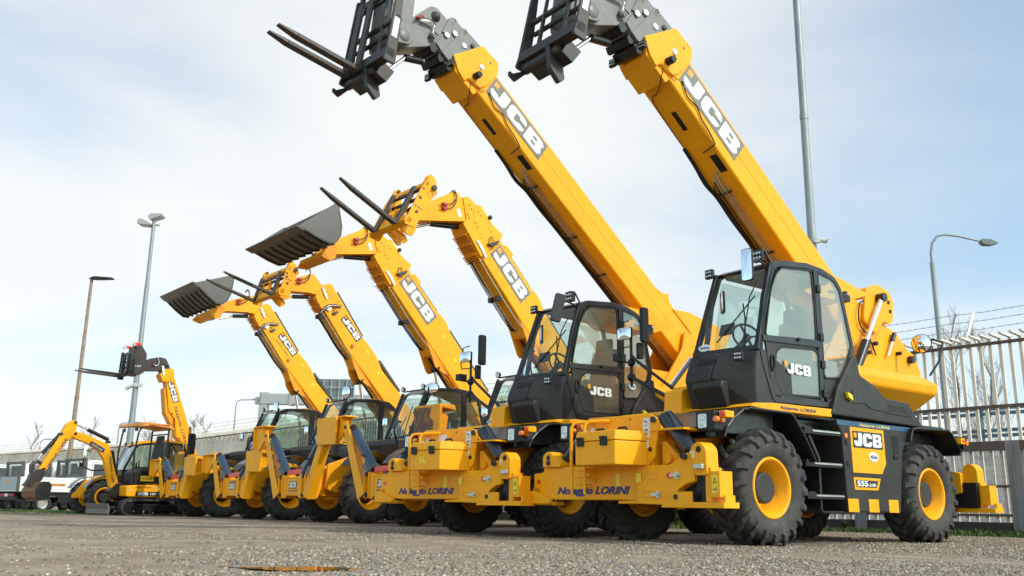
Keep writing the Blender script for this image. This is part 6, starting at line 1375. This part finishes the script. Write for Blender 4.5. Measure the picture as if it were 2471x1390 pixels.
# ------------------------------------------------------------------ ground
def ground_mat(name):
    m = bpy.data.materials.new(name); m.use_nodes = True; t = m.node_tree; n = t.nodes; l = t.links; b = n['Principled BSDF']
    tc = n.new('ShaderNodeTexCoord'); P = tc.outputs['Object']
    def noise_(s, d=8, r=.6): q = n.new('ShaderNodeTexNoise'); q.inputs['Scale'].default_value = s; q.inputs['Detail'].default_value = d; q.inputs['Roughness'].default_value = r; l.new(P, q.inputs[0]); return q
    def vor(s): q = n.new('ShaderNodeTexVoronoi'); q.inputs['Scale'].default_value = s; l.new(P, q.inputs['Vector']); return q
    def ramp(src, stops):
        q = n.new('ShaderNodeValToRGB'); l.new(src, q.inputs[0]); e = q.color_ramp.elements
        while len(e) < len(stops): e.new(.5)
        for k, (p, c) in enumerate(stops): e[k].position = p; e[k].color = (*c, 1)
        return q.outputs[0]
    def mixc(f_, a, b_, mode='MIX'):
        q = n.new('ShaderNodeMixRGB'); q.blend_type = mode
        for i, v in enumerate((f_, a, b_)):
            if isinstance(v, (int, float)): q.inputs[i].default_value = v
            elif isinstance(v, tuple): q.inputs[i].default_value = (*v, 1)
            else: l.new(v, q.inputs[i])
        return q.outputs[0]
    v1 = vor(75.0); v2 = vor(28.0); sp = n.new('ShaderNodeSeparateXYZ'); l.new(v1.outputs['Color'], sp.inputs[0])
    stone = ramp(sp.outputs[0], [(0.0, (.12, .088, .060)), (.35, (.215, .163, .115)), (.62, (.30, .238, .172)), (.85, (.38, .32, .255)), (1, (.18, .168, .155))])
    sp2 = n.new('ShaderNodeSeparateXYZ'); l.new(v2.outputs['Color'], sp2.inputs[0])
    stone2 = ramp(sp2.outputs[0], [(0.0, (.14, .10, .068)), (.5, (.26, .202, .145)), (1, (.36, .295, .228))])
    big = noise_(.55, 5); mid = noise_(3.2, 8, .7)
    sand = ramp(noise_(1.6, 9, .68).outputs[0], [(.30, (.215, .152, .105)), (.5, (.325, .25, .182)), (.72, (.42, .345, .268))])
    st = mixc(.35, stone, stone2)
    msk = ramp(mixc(.5, big.outputs[0], mid.outputs[0]), [(.46, (0, 0, 0)), (.56, (1, 1, 1))])
    an = n.new('ShaderNodeAttribute'); an.attribute_name = 'sandy'
    m1 = n.new('ShaderNodeMath'); m1.operation = 'MULTIPLY_ADD'; l.new(mid.outputs[0], m1.inputs[0]); m1.inputs[1].default_value = .9; m1.inputs[2].default_value = -.45
    m2 = n.new('ShaderNodeMath'); m2.operation = 'ADD'; l.new(an.outputs['Fac'], m2.inputs[0]); l.new(m1.outputs[0], m2.inputs[1])
    mm = n.new('ShaderNodeMapRange'); l.new(m2.outputs[0], mm.inputs[0]); mm.inputs[1].default_value = .25; mm.inputs[2].default_value = .75; mm.inputs[4].default_value = .92
    col = mixc(mm.outputs[0], st, sand)
    # greenish damp earth far back, pale dry dust patches
    mr2 = n.new('ShaderNodeMapRange'); l.new(noise_(.9, 6, .6).outputs[0], mr2.inputs[0]); mr2.inputs[1].default_value = .60; mr2.inputs[2].default_value = .70; mr2.inputs[3].default_value = 0; mr2.inputs[4].default_value = .55
    col = mixc(mr2.outputs[0], col, (.50, .46, .41))
    mr3 = n.new('ShaderNodeMapRange'); l.new(noise_(.7, 6, .6).outputs[0], mr3.inputs[0]); mr3.inputs[1].default_value = .33; mr3.inputs[2].default_value = .42; mr3.inputs[3].default_value = .5; mr3.inputs[4].default_value = 0
    col = mixc(mr3.outputs[0], col, (.17, .115, .075))
    l.new(col, b.inputs['Base Color']); b.inputs['Roughness'].default_value = .9; b.inputs['Specular IOR Level'].default_value = .25
    bp = n.new('ShaderNodeBump'); bp.inputs['Strength'].default_value = .9; bp.inputs['Distance'].default_value = .012
    ad = n.new('ShaderNodeMath'); ad.operation = 'ADD'; l.new(v1.outputs['Distance'], ad.inputs[0]); l.new(mid.outputs[0], ad.inputs[1]); iv = n.new('ShaderNodeMath'); iv.operation = 'MULTIPLY'; iv.inputs[1].default_value = -1; l.new(v1.outputs['Distance'], iv.inputs[0])
    ad2 = n.new('ShaderNodeMath'); ad2.operation = 'ADD'; l.new(iv.outputs[0], ad2.inputs[0]); l.new(mid.outputs[0], ad2.inputs[1]); l.new(ad2.outputs[0], bp.inputs['Height']); l.new(bp.outputs[0], b.inputs['Normal'])
    MATS[name] = m
ground_mat('gravel')
def sandf(x, y):
    q = noise.noise(Vector((x * .30 + 4, y * .42, 9))) + .55 * noise.noise(Vector((x * .9, y * 1.4, 2))) + .25 * noise.noise(Vector((x * 2.6, y * 3.4, 8))) - .07 * (x - .8)
    t = max(0, min(1, (q + .16) / .40)); return t * t * (3 - 2 * t)
def gh(x, y):
    """height of the yard"""
    w = math.exp(-((x + 0.5) ** 2 / 90 + (y - 8) ** 2 / 160))
    h = (noise.noise(Vector((x * .35, y * .5, 0))) * .030 + noise.noise(Vector((x * 1.3, y * 1.7, 3))) * .012 + noise.noise(Vector((x * 4, y * 4, 7))) * .004) * w
    d = math.hypot((x + 1.26) / .42, (y - 5.86) / .30)
    h -= .020 * math.exp(-d * d)
    # wheels stand on level ground
    return h - .004 * w
nx, ny = 190, 200
xs = [-1500, -400, -120, -60, -35, -25] + [(-20 + 34 * i / (nx - 1)) for i in range(nx)] + [20, 30, 60, 150, 500, 1500]
ys = [-60, -10, -2, 0, 1.5] + [2.2 + 26 * (i / (ny - 1)) ** 1.35 for i in range(ny)] + [32, 40, 60, 100, 250, 800, 2500]
V = [(x, y, gh(x, y) if -22 < x < 16 and 0 < y < 34 else 0.0) for y in ys for x in xs]; w_ = len(xs)
F_ = [(j * w_ + i, j * w_ + i + 1, (j + 1) * w_ + i + 1, (j + 1) * w_ + i) for j in range(len(ys) - 1) for i in range(w_ - 1)]
g = MB().add(V, F_, True).build('ground', 'gravel', raw=True); tag(g, kind='structure')
at = g.data.attributes.new('sandy', 'FLOAT', 'POINT'); at.data.foreach_set('value', np.array([sandf(x, y) if -25 < x < 20 and 0 < y < 40 else .4 for x, y, z in V], dtype=np.float32))
# loose stones, smaller and fewer with distance
rng = np.random.default_rng(5)
ico_v = np.array([(0, 0, 1), (.9, 0, .35), (.28, .85, .35), (-.72, .52, .35), (-.72, -.52, .35), (.28, -.85, .35), (.72, .52, -.35), (-.28, .85, -.35), (-.9, 0, -.35), (-.28, -.85, -.35), (.72, -.52, -.35), (0, 0, -1)])
ico_f = [(0, 1, 2), (0, 2, 3), (0, 3, 4), (0, 4, 5), (0, 5, 1), (1, 6, 2), (2, 7, 3), (3, 8, 4), (4, 9, 5), (5, 10, 1), (1, 10, 6), (2, 6, 7), (3, 7, 8), (4, 8, 9), (5, 9, 10), (11, 7, 6), (11, 8, 7), (11, 9, 8), (11, 10, 9), (11, 6, 10)]
def pebbles(n, d0, d1, s0, s1, name):
    pts = []
    while len(pts) < n:
        d = d0 * (d1 / d0) ** rng.random(); x = (rng.random() * 2 - 1) * .60 * d; y = d
        k = 1 - sandf(x, y)
        if rng.random() < (.05 + .95 * k) * (.65 + .5 * noise.noise(Vector((x * 3, y * 3, 5)))) and math.hypot((x + 1.26) / .42, (y - 5.86) / .3) > .9: pts.append((x, y))
    sizes = s0 + (s1 - s0) * rng.random(n) ** 3.0
    ang = rng.random((n, 3)) * 6.28; sc = np.stack([1 + .5 * rng.random(n), .8 + .4 * rng.random(n), .5 + .3 * rng.random(n)], 1)
    allv = np.zeros((n, 12, 3)); base = ico_v[None] * (1 + .25 * (rng.random((n, 12, 1)) - .5)) * sc[:, None, :]
    ca, sa = np.cos(ang[:, 0]), np.sin(ang[:, 0]); cb, sb = np.cos(ang[:, 1] * .12), np.sin(ang[:, 1] * .12)
    X = base[..., 0] * ca[:, None] - base[..., 1] * sa[:, None]; Y = base[..., 0] * sa[:, None] + base[..., 1] * ca[:, None]; Z = base[..., 2]
    Y2 = Y * cb[:, None] - Z * sb[:, None]; Z2 = Y * sb[:, None] + Z * cb[:, None]
    allv = np.stack([X, Y2, Z2], -1) * sizes[:, None, None]
    for i, (x, y) in enumerate(pts): allv[i] += (x, y, gh(x, y) + sizes[i] * .25)
    v = allv.reshape(-1, 3); f = (np.array(ico_f)[None] + 12 * np.arange(n)[:, None, None]).reshape(-1, 3)
    me = bpy.data.meshes.new(name); me.vertices.add(len(v)); me.vertices.foreach_set('co', v.ravel()); me.loops.add(f.size); me.loops.foreach_set('vertex_index', f.ravel())
    me.polygons.add(len(f)); me.polygons.foreach_set('loop_start', np.arange(0, f.size, 3)); me.polygons.foreach_set('loop_total', np.full(len(f), 3)); me.update()
    pal = np.array([(.33, .262, .19), (.225, .182, .138), (.41, .345, .275), (.135, .12, .105), (.30, .205, .128), (.54, .47, .39), (.20, .19, .175), (.17, .12, .078)])
    idx = rng.choice(8, n, p=[.24, .24, .08, .12, .16, .015, .08, .065]); c = pal[idx] * (.8 + .4 * rng.random((n, 1)))
    cc = np.concatenate([np.repeat(c, 20, 0), np.ones((n * 20, 1))], 1)
    at = me.attributes.new('stone', 'FLOAT_COLOR', 'FACE'); at.data.foreach_set('color', cc.ravel().astype(np.float32))
    me.materials.append(MATS['stone']); o = bpy.data.objects.new(name, me); COL.objects.link(o)
    return tag(o, 'loose grey and brown gravel stones scattered over the yard', 'gravel', kind='stuff')
m = bpy.data.materials.new('stone'); m.use_nodes = True; a_ = m.node_tree.nodes.new('ShaderNodeAttribute'); a_.attribute_name = 'stone'; m.node_tree.links.new(a_.outputs['Color'], m.node_tree.nodes['Principled BSDF'].inputs['Base Color']); m.node_tree.nodes['Principled BSDF'].inputs['Roughness'].default_value = .85; MATS['stone'] = m
pebbles(130000, 4.0, 19.0, .003, .014, 'gravel_stones')
# puddle and damp rim
mw = mat('puddle_water', (.16, .10, .055), .03, spec=.8, var=.2, vscale=3)
pd = MB().add([(-1.26 + .44 * (1 + .25 * math.sin(3 * t) + .12 * math.sin(7 * t + 1)) * math.cos(t), 5.86 + .17 * (1 + .2 * math.sin(4 * t + 2)) * math.sin(t), -.012) for t in [2 * math.pi * i / 40 for i in range(40)]], [tuple(range(40))]).build('puddle', 'puddle_water', raw=True); tag(pd, kind='structure')

# ------------------------------------------------------------------ weeds and grass
def grass(name, regions, label, col='weed'):
    mb = MB()
    for (cx, cy, rx, ry, n, h, ang) in regions:
        ca, sa = math.cos(ang), math.sin(ang)
        for i in range(n):
            r = math.sqrt(random.random()); t = random.random() * 6.28; a, b = r * rx * math.cos(t), r * ry * math.sin(t)
            x, y = cx + a * ca - b * sa, cy + a * sa + b * ca; hh = h * (.35 + random.random() * .9) * (1.1 - r * .6); d = random.random() * 6.28; w = .004 + .010 * random.random() * (h / .1) ** .5
            lx, ly = math.cos(d) * hh * .5, math.sin(d) * hh * .5
            wx, wy = -math.sin(d) * w, math.cos(d) * w
            k = len(mb.v)
            mb.v += [(x - wx, y - wy, -.01), (x + wx, y + wy, -.01), (x + lx * .4 + wx, y + ly * .4 + wy, hh * .6), (x + lx * .4 - wx, y + ly * .4 - wy, hh * .6), (x + lx, y + ly, hh)]
            mb.f += [(k, k + 1, k + 2, k + 3), (k + 3, k + 2, k + 4)]; mb.s += [False, False]
    o = mb.build(name, col, raw=True); return tag(o, label, 'grass', kind='stuff')
FD = Vector((-.643, .766, 0)); FN = Vector((-.766, -.643, 0)); FP = Vector((9.3, 18, 0))
def fence_pt(t, off=0, z=0): p = FP + FD * t + FN * off; return (p.x, p.y, z)
aF = math.atan2(FD.y, FD.x)
regs = [(3.4, 19.7, .9, .7, 900, .12, 0)]
for t in np.arange(-7, 48, .8):
    x, y, _ = fence_pt(t, .35 + .2 * random.random()); regs.append((x, y, .6, .30 + .2 * random.random(), 240 if t < 20 else 110, .07 + .08 * random.random(), aF))
for t, off, r in ((1.0, 1.2, .5), (3.2, 1.0, .4), (6.0, .9, .5), (8.6, 1.4, .6), (14, 1.5, .5), (-1.6, 1.6, .6), (-3.2, 1.8, .7)):
    x, y, _ = fence_pt(t, off); regs.append((x, y, r, r * .8, 600, .15, aF))
for t in np.arange(-5.5, 9, .45):
    x, y, _ = fence_pt(t, 1.2 + .9 * random.random()); regs.append((x, y, .45, .35, 420, .09 + .06 * random.random(), aF))
grass('grass_strip', regs, 'green grass and weeds growing along the foot of the steel fence')
grass('grass_patch', [(-15.5 + i * 1.4, 31.5 - i * .8, 1.2, .8, 700, .10, .3) for i in range(-6, 4)] + [(-13.5, 27, 2.5, .8, 900, .05, 0)], 'short green grass under and in front of the white trucks')
def weed(x, y, h, n=60):
    mb = MB()
    for i in range(n):
        d = random.random() * 6.28; e = random.random(); l_ = h * (.5 + .6 * random.random()); r = .15 + .5 * e
        p0 = Vector((x, y, 0)); p1 = p0 + Vector((math.cos(d) * l_ * r * .5, math.sin(d) * l_ * r * .5, l_ * .7)); p2 = p0 + Vector((math.cos(d) * l_ * r, math.sin(d) * l_ * r, l_ * (.95 - .3 * e)))
        w = Vector((-math.sin(d), math.cos(d), 0)) * (.010 + .02 * random.random())
        k = len(mb.v); mb.v += [tuple(p0), tuple(p1 - w), tuple(p2), tuple(p1 + w)]; mb.f += [(k, k + 1, k + 2, k + 3)]; mb.s += [False]
        for j in range(3):
            q = p0 + (p1 - p0) * (.4 + .6 * random.random()); a = random.random() * 6.28; u = Vector((math.cos(a), math.sin(a), .3)) * (.03 + .04 * random.random()); v_ = Vector((-math.sin(a), math.cos(a), 0)) * .02
            k = len(mb.v); mb.v += [tuple(q), tuple(q + u * .5 + v_), tuple(q + u), tuple(q + u * .5 - v_)]; mb.f += [(k, k + 1, k + 2, k + 3)]; mb.s += [False]
    return mb.build('weed_plant', 'weed', raw=True)
for t, off, h, lb in ((8.2, 1.8, .50, 'leafy green weed clump between the two big front wheels'), (9.2, 2.2, .36, 'low leafy weed left of the clump between the big front wheels'), (2.6, .9, .22, 'small leafy weed under the engine pod of the nearest machine, by the fence'), (1.1, 1.0, .20, 'small weed beside the nearest rear wheel, by the fence kerb')):
    x, y, _ = fence_pt(t, off)
    if t == 8.2: x, y = 3.48, 19.6
    if t == 9.2: x, y = 2.95, 19.9
    tag(weed(x, y, h, 160), lb, 'plant')

# ------------------------------------------------------------------ fence
def make_fence(t0, t1, P, D, Nn, label, sheet=None, bend=True):
    root = empty('metal_fence', tuple(P), None, label, 'fence')
    def pt(t, off, z): q = D * t + Nn * off; return (q.x, q.y, z)
    mb = MB(); t = t0
    while t < t1:
        q = lambda a, o_, z: pt(t + a, o_, z)
        zb = 3.4 if sheet else .22
        v = [q(-.03, -.02, zb), q(.03, -.02, zb), q(.03, .02, zb), q(-.03, .02, zb), q(-.03, -.02, 3.78), q(.03, -.02, 3.78), q(.03, .02, 3.78), q(-.03, .02, 3.78)]
        mb.add(v, [(0, 1, 5, 4), (1, 2, 6, 5), (2, 3, 7, 6), (3, 0, 4, 7), (4, 5, 6, 7)])
        if bend:
            v = [q(-.03, -.02, 3.78), q(.03, -.02, 3.78), q(.03, .46, 3.80), q(-.03, .46, 3.80), q(-.03, -.02, 3.74), q(.03, -.02, 3.74), q(.03, .46, 3.76), q(-.03, .46, 3.76)]
            mb.add(v, [(0, 1, 2, 3), (4, 5, 6, 7), (0, 1, 5, 4), (1, 2, 6, 5), (2, 3, 7, 6), (3, 0, 4, 7)])
        t += .19
    mb.build('bars', 'fence_bar', root)
    mb = MB()
    for z, h, d in ((3.66, .06, .05), (2.42, .06, .05), (.90, .05, .05), (.36, .05, .05))[:1 if sheet else 4]: mb.bar(pt(t0, .045, z), pt(t1, .045, z), d, h)
    if not sheet: mb.bar(pt(t0, .12, 1.66), pt(t1, .12, 1.66), .10, .18)
    mb.build('rail', 'fence_rail', root)
    mb = MB(); mb.bar(pt(t0, .02, .11), pt(t1, .02, .11), .16, .24); mb.build('kerb', 'dark_kerb', root)
    t = math.ceil((t0 + .55) / 3.2) * 3.2 - .55
    while t < t1:
        m1 = MB(); m1.bar(pt(t, .16, 0), pt(t, .16, 1.75), .14, .02, (D.x, D.y, 0)); m1.bar(pt(t - .07, .16, 0), pt(t - .07, .16, 1.75), .02, .12, (D.x, D.y, 0)); m1.bar(pt(t + .07, .16, 0), pt(t + .07, .16, 1.75), .02, .12, (D.x, D.y, 0))
        m1.build('post', 'galvanised', root)
        m1 = MB(); m1.bar(pt(t + .7, .0, 3.6), pt(t + .7, .0, 3.85), .05, .05, (1, 0, 0)); m1.bar(pt(t + .7, .0, 3.8), pt(t + .7, -.42, 4.42), .05, .05, (1, 0, 0)); m1.build('wire_arm', 'fence_bar', root)
        t += 3.2
    mb = MB()
    for o_, z in ((-.14, 4.02), (-.28, 4.22), (-.42, 4.42)):
        k = int((t1 - t0) / .8); mb.tube([pt(t0 + (t1 - t0) * i / k, o_, z - .02 * math.sin(i * 1.57) ** 2) for i in range(k + 1)], .006, 4)
        for i in range(int((t1 - t0) / .16)):
            tt = t0 + i * .16; mb.bar(pt(tt, o_ - .02, z - .015), pt(tt + .01, o_ + .02, z + .015), .006, .006)
    mb.build('barbed_wire', 'galvanised', root)
    if sheet:
        s0, s1 = sheet; mb = MB(); v = []; n = int((s1 - s0) / .15)
        for i in range(n + 1):
            o_ = .035 if (i // 2) % 2 else -.075
            v.append(pt(s0 + i * .15, o_, .18))
        v2 = [(a, b, 3.62) for a, b, c in v]; k = len(v)
        mb.add(v + v2, [(i, i + 1, k + i + 1, k + i) for i in range(k - 1)]); mb.build('sheeting', 'fence_sheet', root)
    if t0 < 3:   # wire mesh on the lower field of the open part
        mb = MB(); t = t0
        while t < min(t1, 12): mb.bar(pt(t, .07, .3), pt(t, .07, 1.6), .003, .003); t += .12
        for z in np.arange(.35, 1.6, .12): mb.bar(pt(t0, .07, z), pt(min(t1, 12), .07, z), .003, .003)
        mb.build('wire_mesh', 'galvanised', root)
    return root
make_fence(-7.5, 11.5, FP, FD, FN, 'open steel bar fence with bent tops and barbed wire, right of the machines')
P2 = FP + FD * 11.5
make_fence(0, 36.5, P2, FD, FN, 'tall beige sheeted bar fence with barbed wire behind the row of machines', sheet=(0, 36.5))
P3 = FP + FD * 48.0; D3 = Vector((-16, 15.9, 0)).normalized(); D3 = Vector((-.60, .80, 0)); D3 = (Vector((-38, 69.5, 0)) - P3).normalized()
make_fence(0, 60, P3, D3, Vector((-D3.y, D3.x, 0)), 'far stretch of beige sheeted bar fence behind the white trucks', sheet=(0, 60))
# low wall and guard rail beyond the open fence
wl = MB(); q0 = Vector(fence_pt(-14, -7)); q1 = Vector(fence_pt(9, -7)); wl.bar((q0.x, q0.y, .95), (q1.x, q1.y, .95), .3, 1.9); tag(wl.build('wall', 'concrete'), 'low grey concrete wall beyond the open bar fence', 'wall')
gr = empty('guard_rail', (17, 34, 0), None, 'dark steel guard rail of the raised road beyond the open fence', 'guard rail')
q0 = Vector((26, 26, 0)) - Vector((17, 34, 0)); q1 = Vector((8, 50, 0)) - Vector((17, 34, 0))
for z in (4.30, 3.45):
    mb = MB(); 
    for dz in (-.10, .10): mb.bar((q0.x, q0.y, z + dz), (q1.x, q1.y, z + dz), .08, .13)
    mb.build('rail', 'guard_steel', gr)
for i in range(13):
    p = q0.lerp(q1, i / 12); MB().box(p.x - .09, p.x + .09, p.y - .05, p.y + .05, 0 if i % 4 == 0 else 3.0, 4.5).build('post', 'guard_steel', gr)
mb = MB(); mb.bar((q0.x, q0.y + .3, 2.8), (q1.x, q1.y + .3, 2.8), .5, .7); mb.build('deck_edge', 'concrete', gr)

# ------------------------------------------------------------------ poles and lamps
def pole(name, x, y, h, r0, r1, m, label, cat='lamp post', joints=()):
    root = empty(name, (x, y, 0), None, label, cat)
    mb = MB(); zs = [0] + list(joints) + [h]; n = len(zs) - 1
    for i in range(n):
        ra = r0 + (r1 - r0) * i / n; mb.cyl((0, 0, zs[i]), (0, 0, zs[i + 1]), ra, ra * .93 if n > 1 else r1, n=18)
        if i: mb.cyl((0, 0, zs[i] - .10), (0, 0, zs[i] + .10), ra * 1.12, ra * 1.12, n=18)
    p = mb.build('pole', m, root); MB().box(-r0 * 2, r0 * 2, -r0 * 2, r0 * 2, 0, .04).build('base_plate', m, root)
    return root, p
r_, p_ = pole('lamp_post', -28.47, 60, 15.05, .16, .09, 'rusty_pole', 'rust-brown lamp post with one flat lamp, leftmost of the tall posts', joints=(3.5, 7.0, 11.0))
MB().prism(fillet([(-.15, 15.0), (.2, 15.18), (1.45, 15.10), (1.45, 15.02), (.5, 14.98)], .05), -.22, .22, 'y').build('lamp_head', 'black_plastic', r_)
r_, p_ = pole('floodlight_post', -18.52, 45, 14.7, .165, .07, 'galvanised', 'grey galvanised post carrying two floodlights, behind the small telehandler', joints=(4.2, 7.5, 11.0))
for dx, dz, rx in ((-.42, 14.35, 1), (.12, 14.72, 1)):
    h = MB().prism(fillet([(-.32, -.16), (.32, -.10), (.36, .02), (-.20, .16), (-.36, .05)], .06), -.28, .28, 'y').xf(Matrix.Translation((dx, 0, dz)) @ Matrix.Rotation(R(12 if dx < 0 else -14), 4, 'Y')).build('floodlight', 'gantry_grey', r_, bevel=.02)
    MB().prism([(-.26, -.145), (.26, -.10), (.24, -.12), (-.24, -.165)], -.22, .22, 'y').xf(Matrix.Translation((dx, 0, dz - .005)) @ Matrix.Rotation(R(12 if dx < 0 else -14), 4, 'Y')).build('lens', 'lamp_lens', h)
mb = MB(); mb.box(-.5, .3, -.03, .03, 14.22, 14.30); mb.build('cross_arm', 'galvanised', r_)
mb = MB(); mb.cyl((-.42, -.15, 5.80), (.02, -.15, 6.0), .09, n=12); mb.box(-.05, .35, -.2, .0, 5.9, 6.06); mb.build('camera_unit', 'camera_white', r_)
r_, p_ = pole('mast', 10.27, 30, 26, .155, .11, 'galvanised', 'very tall grey mast rising out of the picture behind the nearest boom', 'mast', joints=(8, 14.0, 20.5))
mb = MB(); mb.cyl((.12, -.15, 9.42), (.42, -.2, 9.36), .085, n=14); mb.box(.0, .2, -.25, -.1, 9.30, 9.40); mb.build('camera_unit', 'camera_white', r_); MB().cyl((.42, -.2, 9.36), (.44, -.2, 9.355), .07).build('lens', 'black_plastic', r_)
r_, p_ = pole('street_lamp', 17.19, 36, 10.4, .13, .07, 'galvanised', 'grey street lamp with curved arm, right of the machines beyond the fence', 'street lamp', joints=(7.0,))
mb = MB(); mb.tube([(0, 0, 10.3), (.0, 0, 10.8), (.08, 0, 11.2), (.30, 0, 11.5), (.6, 0, 11.58), (1.2, 0, 11.52), (2.15, 0, 11.30)], [.065, .06, .055, .05, .045, .045, .04], 8); mb.build('arm', 'galvanised', r_)
MB().prism(fillet([(2.05, 11.24), (2.1, 11.40), (2.45, 11.38), (2.78, 11.22), (2.5, 11.14), (2.2, 11.14)], .05), -.14, .14, 'y').build('lamp_head', 'gantry_back', r_, bevel=.03)
for (x, y, h, ax, lb) in ((-26.98, 90, 10.3, 1.7, 'small far street lamp with arm to the right, left of the road gantry'), (-45.7, 90, 6.2, 1.6, 'small far street lamp above the fence at the left, over the trucks'), (-40.35, 95, 8.3, 1.6, 'small far street lamp seen left of the excavator canopy')):
    r_, p_ = pole('street_lamp', x, y, h - .6, .10, .06, 'galvanised', lb, 'street lamp')
    mb = MB(); mb.tube([(0, 0, h - .6), (.05, 0, h - .2), (.35, 0, h), (ax, 0, h + .05)], .05, 6); mb.build('arm', 'galvanised', r_); MB().prism(fillet([(ax - .1, h), (ax, h + .14), (ax + .7, h + .08), (ax + .7, h - .02)], .03), -.15, .15, 'y').build('lamp_head', 'gantry_back', r_)
# road gantry
gt = empty('road_gantry', (-17.5, 65, 0), None, 'grey road sign gantry seen from behind, above the fence', 'gantry')
mb = MB(); mb.box(-.3, .3, -.3, .3, 0, 8.1); mb.box(-.65, -.3, -.15, .15, 7.25, 7.75); mb.build('column', 'gantry_grey', gt, bevel=.03)
mb = MB(); mb.box(-.2, 9.0, -.35, .35, 7.25, 8.0); mb.box(1.8, 2.1, -.4, .4, 7.2, 8.25); mb.build('beam', 'gantry_grey', gt, bevel=.03)
sg_ = MB().box(3.75, 6.45, -.6, -.5, 6.5, 9.05).build('sign_panel', 'gantry_back', gt)
mb = MB()
for x in np.arange(3.75, 6.5, .54): mb.box(x - .03, x + .03, -.70, -.60, 6.5, 9.05)
for z in (7.0, 7.7, 8.45): mb.box(3.7, 6.5, -.74, -.70, z - .03, z + .03)
mb.build('sign_framing', 'gantry_grey', gt)
MB().box(-50.3, -49.9, 84.8, 85.2, 0, 6.2).build('chimney_stack', 'guard_steel'); tag(bpy.data.objects['chimney_stack'], 'short dark grey stack behind the fence above the trucks', 'stack')

# ------------------------------------------------------------------ bare trees
def bare_tree(x, y, h, label, seed, group='bare poplars beyond the fence', n1=40):
    rd = random.Random(seed); root = empty('bare_tree', (x, y, 0), None, label, 'tree', group)
    mb = MB(); P = [(rd.uniform(-.05, .05) * i, rd.uniform(-.05, .05) * i, h * i / 8) for i in range(9)]; mb.tube(P, [.07 * (1 - i / 9) + .010 for i in range(9)], 6); mb.build('trunk', 'bark', root)
    mb = MB()
    def br(p, d, l_, r, dep):
        q = p + d * l_; m_ = p + d * l_ * .5 + Vector((rd.uniform(-1, 1), rd.uniform(-1, 1), rd.uniform(-.3, .6))) * l_ * .08
        mb.tube([p, m_, q], [r, r * .8, r * .5], 4)
        if dep == 0: return
        for _ in range(4 if dep == 1 else 4):
            s = rd.uniform(.25, 1); b = p + (q - p) * s; dd = (d + Vector((rd.uniform(-.7, .7), rd.uniform(-.7, .7), rd.uniform(0, .6)))).normalized(); br(b, dd, l_ * rd.uniform(.35, .6), r * .55, dep - 1)
    for i in range(n1):
        z = h * rd.uniform(.18, .97); a = rd.uniform(0, 6.28); l_ = h * .26 * (1.05 - z / h * .75)
        k = min(7, int(z / h * 8)); c = Vector(P[k]).lerp(Vector(P[k + 1]), z / h * 8 - k)
        br(c, Vector((math.cos(a) * .45, math.sin(a) * .45, 1)).normalized(), l_, .015, 2)
    mb.build('crown', 'twigs', root); return root
bare_tree(23.3, 44.5, 9.2, 'bare tree with upright twigs seen through the fence bars, at the right', 1)
bare_tree(20.6, 42, 9.6, 'bare slim tree close behind the street lamp at the right', 2, n1=34)
bare_tree(26.5, 50, 8.0, 'bare small tree furthest right behind the fence', 3, n1=30)
for i, (x, y, h) in enumerate(((-24.5, 62, 5.6), (-30, 66, 5.9), (-22.5, 66, 6.2), (-20, 60, 5.6), (-39, 76, 6.2))):
    bare_tree(x, y, h, ('bare bush top above the fence, left of the excavator canopy', 'bare bush top above the fence behind the excavator arm', 'bare bush top above the fence right of the small telehandler boom', 'bare bush top above the fence near the gantry column', 'bare bush top above the fence over the white trucks')[i], 10 + i, n1=30)

# ------------------------------------------------------------------ the machines
GR = 'row of large rotating telehandlers'; GT = 'row of telehandlers with folded stabiliser legs'
roto('rotating_telehandler', 'nearest rotating telehandler, number 40566, no fork tines, steps up its near side', (2.22, 11.29, 0), 52.5, '66', (-.19, 6.28), 38.7, False, 'ag', 'rubber', True, GR)
roto('rotating_telehandler', 'second rotating telehandler, number 40549 on its cab side, two fork tines raised at the top', (.04, 13.55, 0), 47, '49', (.48, 6.95), 35, True, 'mpt', 'rubber_clean', False, GR)
tele('telehandler', 'telehandler with yellow fork carriage raised highest of the yellow ones and a rust-worn foot pad', (-1.35, 18.0, 0), 50, dict(big=True, px=1.28, leg=1.87, att='forks', num='40547', pad='yellow_worn_shade', mirror=None), GT)
tele('telehandler', 'telehandler lifting the larger, upper grey bucket, oval mirror on its cab', (-3.62, 20.68, 0), 50, dict(big=True, px=1.28, leg=1.87, att='bucket', num='40554', mirror='oval'), GT)
tele('telehandler', 'telehandler with fork tines just below the upper bucket and a round mirror on its cab', (-5.90, 23.18, 0), 50, dict(big=False, px=1.02, leg=1.55, att='forks', num='40556', mirror='round'), GT)
tele('telehandler', 'telehandler lifting the smaller, lower grey bucket, furthest left of those with stabiliser legs', (-8.28, 25.88, 0), 50, dict(big=False, px=1.02, leg=1.52, att='bucket', num='40552', mirror=None, tallmirror=True, sidetext=True), GT)
compact((-12.6, 28.5, 0), 50)
ex = excavator((-10.57, 27.2, 0), 42)
# truck origin: rear corner nearest the camera
r0 = (-17.2, 33.0)
t1 = truck((r0[0], r0[1], 0), 38); t1['label'] = 'nearest white dropside truck, its whole side and rear wheel seen left of the excavator bucket'
for k, lb in ((1, 'second white truck, only its dark headboard and cab seen just behind the nearest truck'), (2, 'third white truck, its dark headboard half hidden by the excavator dipper'), (3, 'fourth white truck, dark headboard standing above the tailgate of the nearest one'), (4, 'farthest white truck, cut off by the left edge of the picture')):
    c = copy_tree(t1); d = (1.65, 3.45, 5.6, 8.6)[k - 1]; e = (.50, .35, .30, .30)[k - 1]; c.location = (r0[0] - .788 * d + .616 * e, r0[1] + .616 * d + .788 * e, 0); c['label'] = lb
# loose clip mirror pole of the second machine
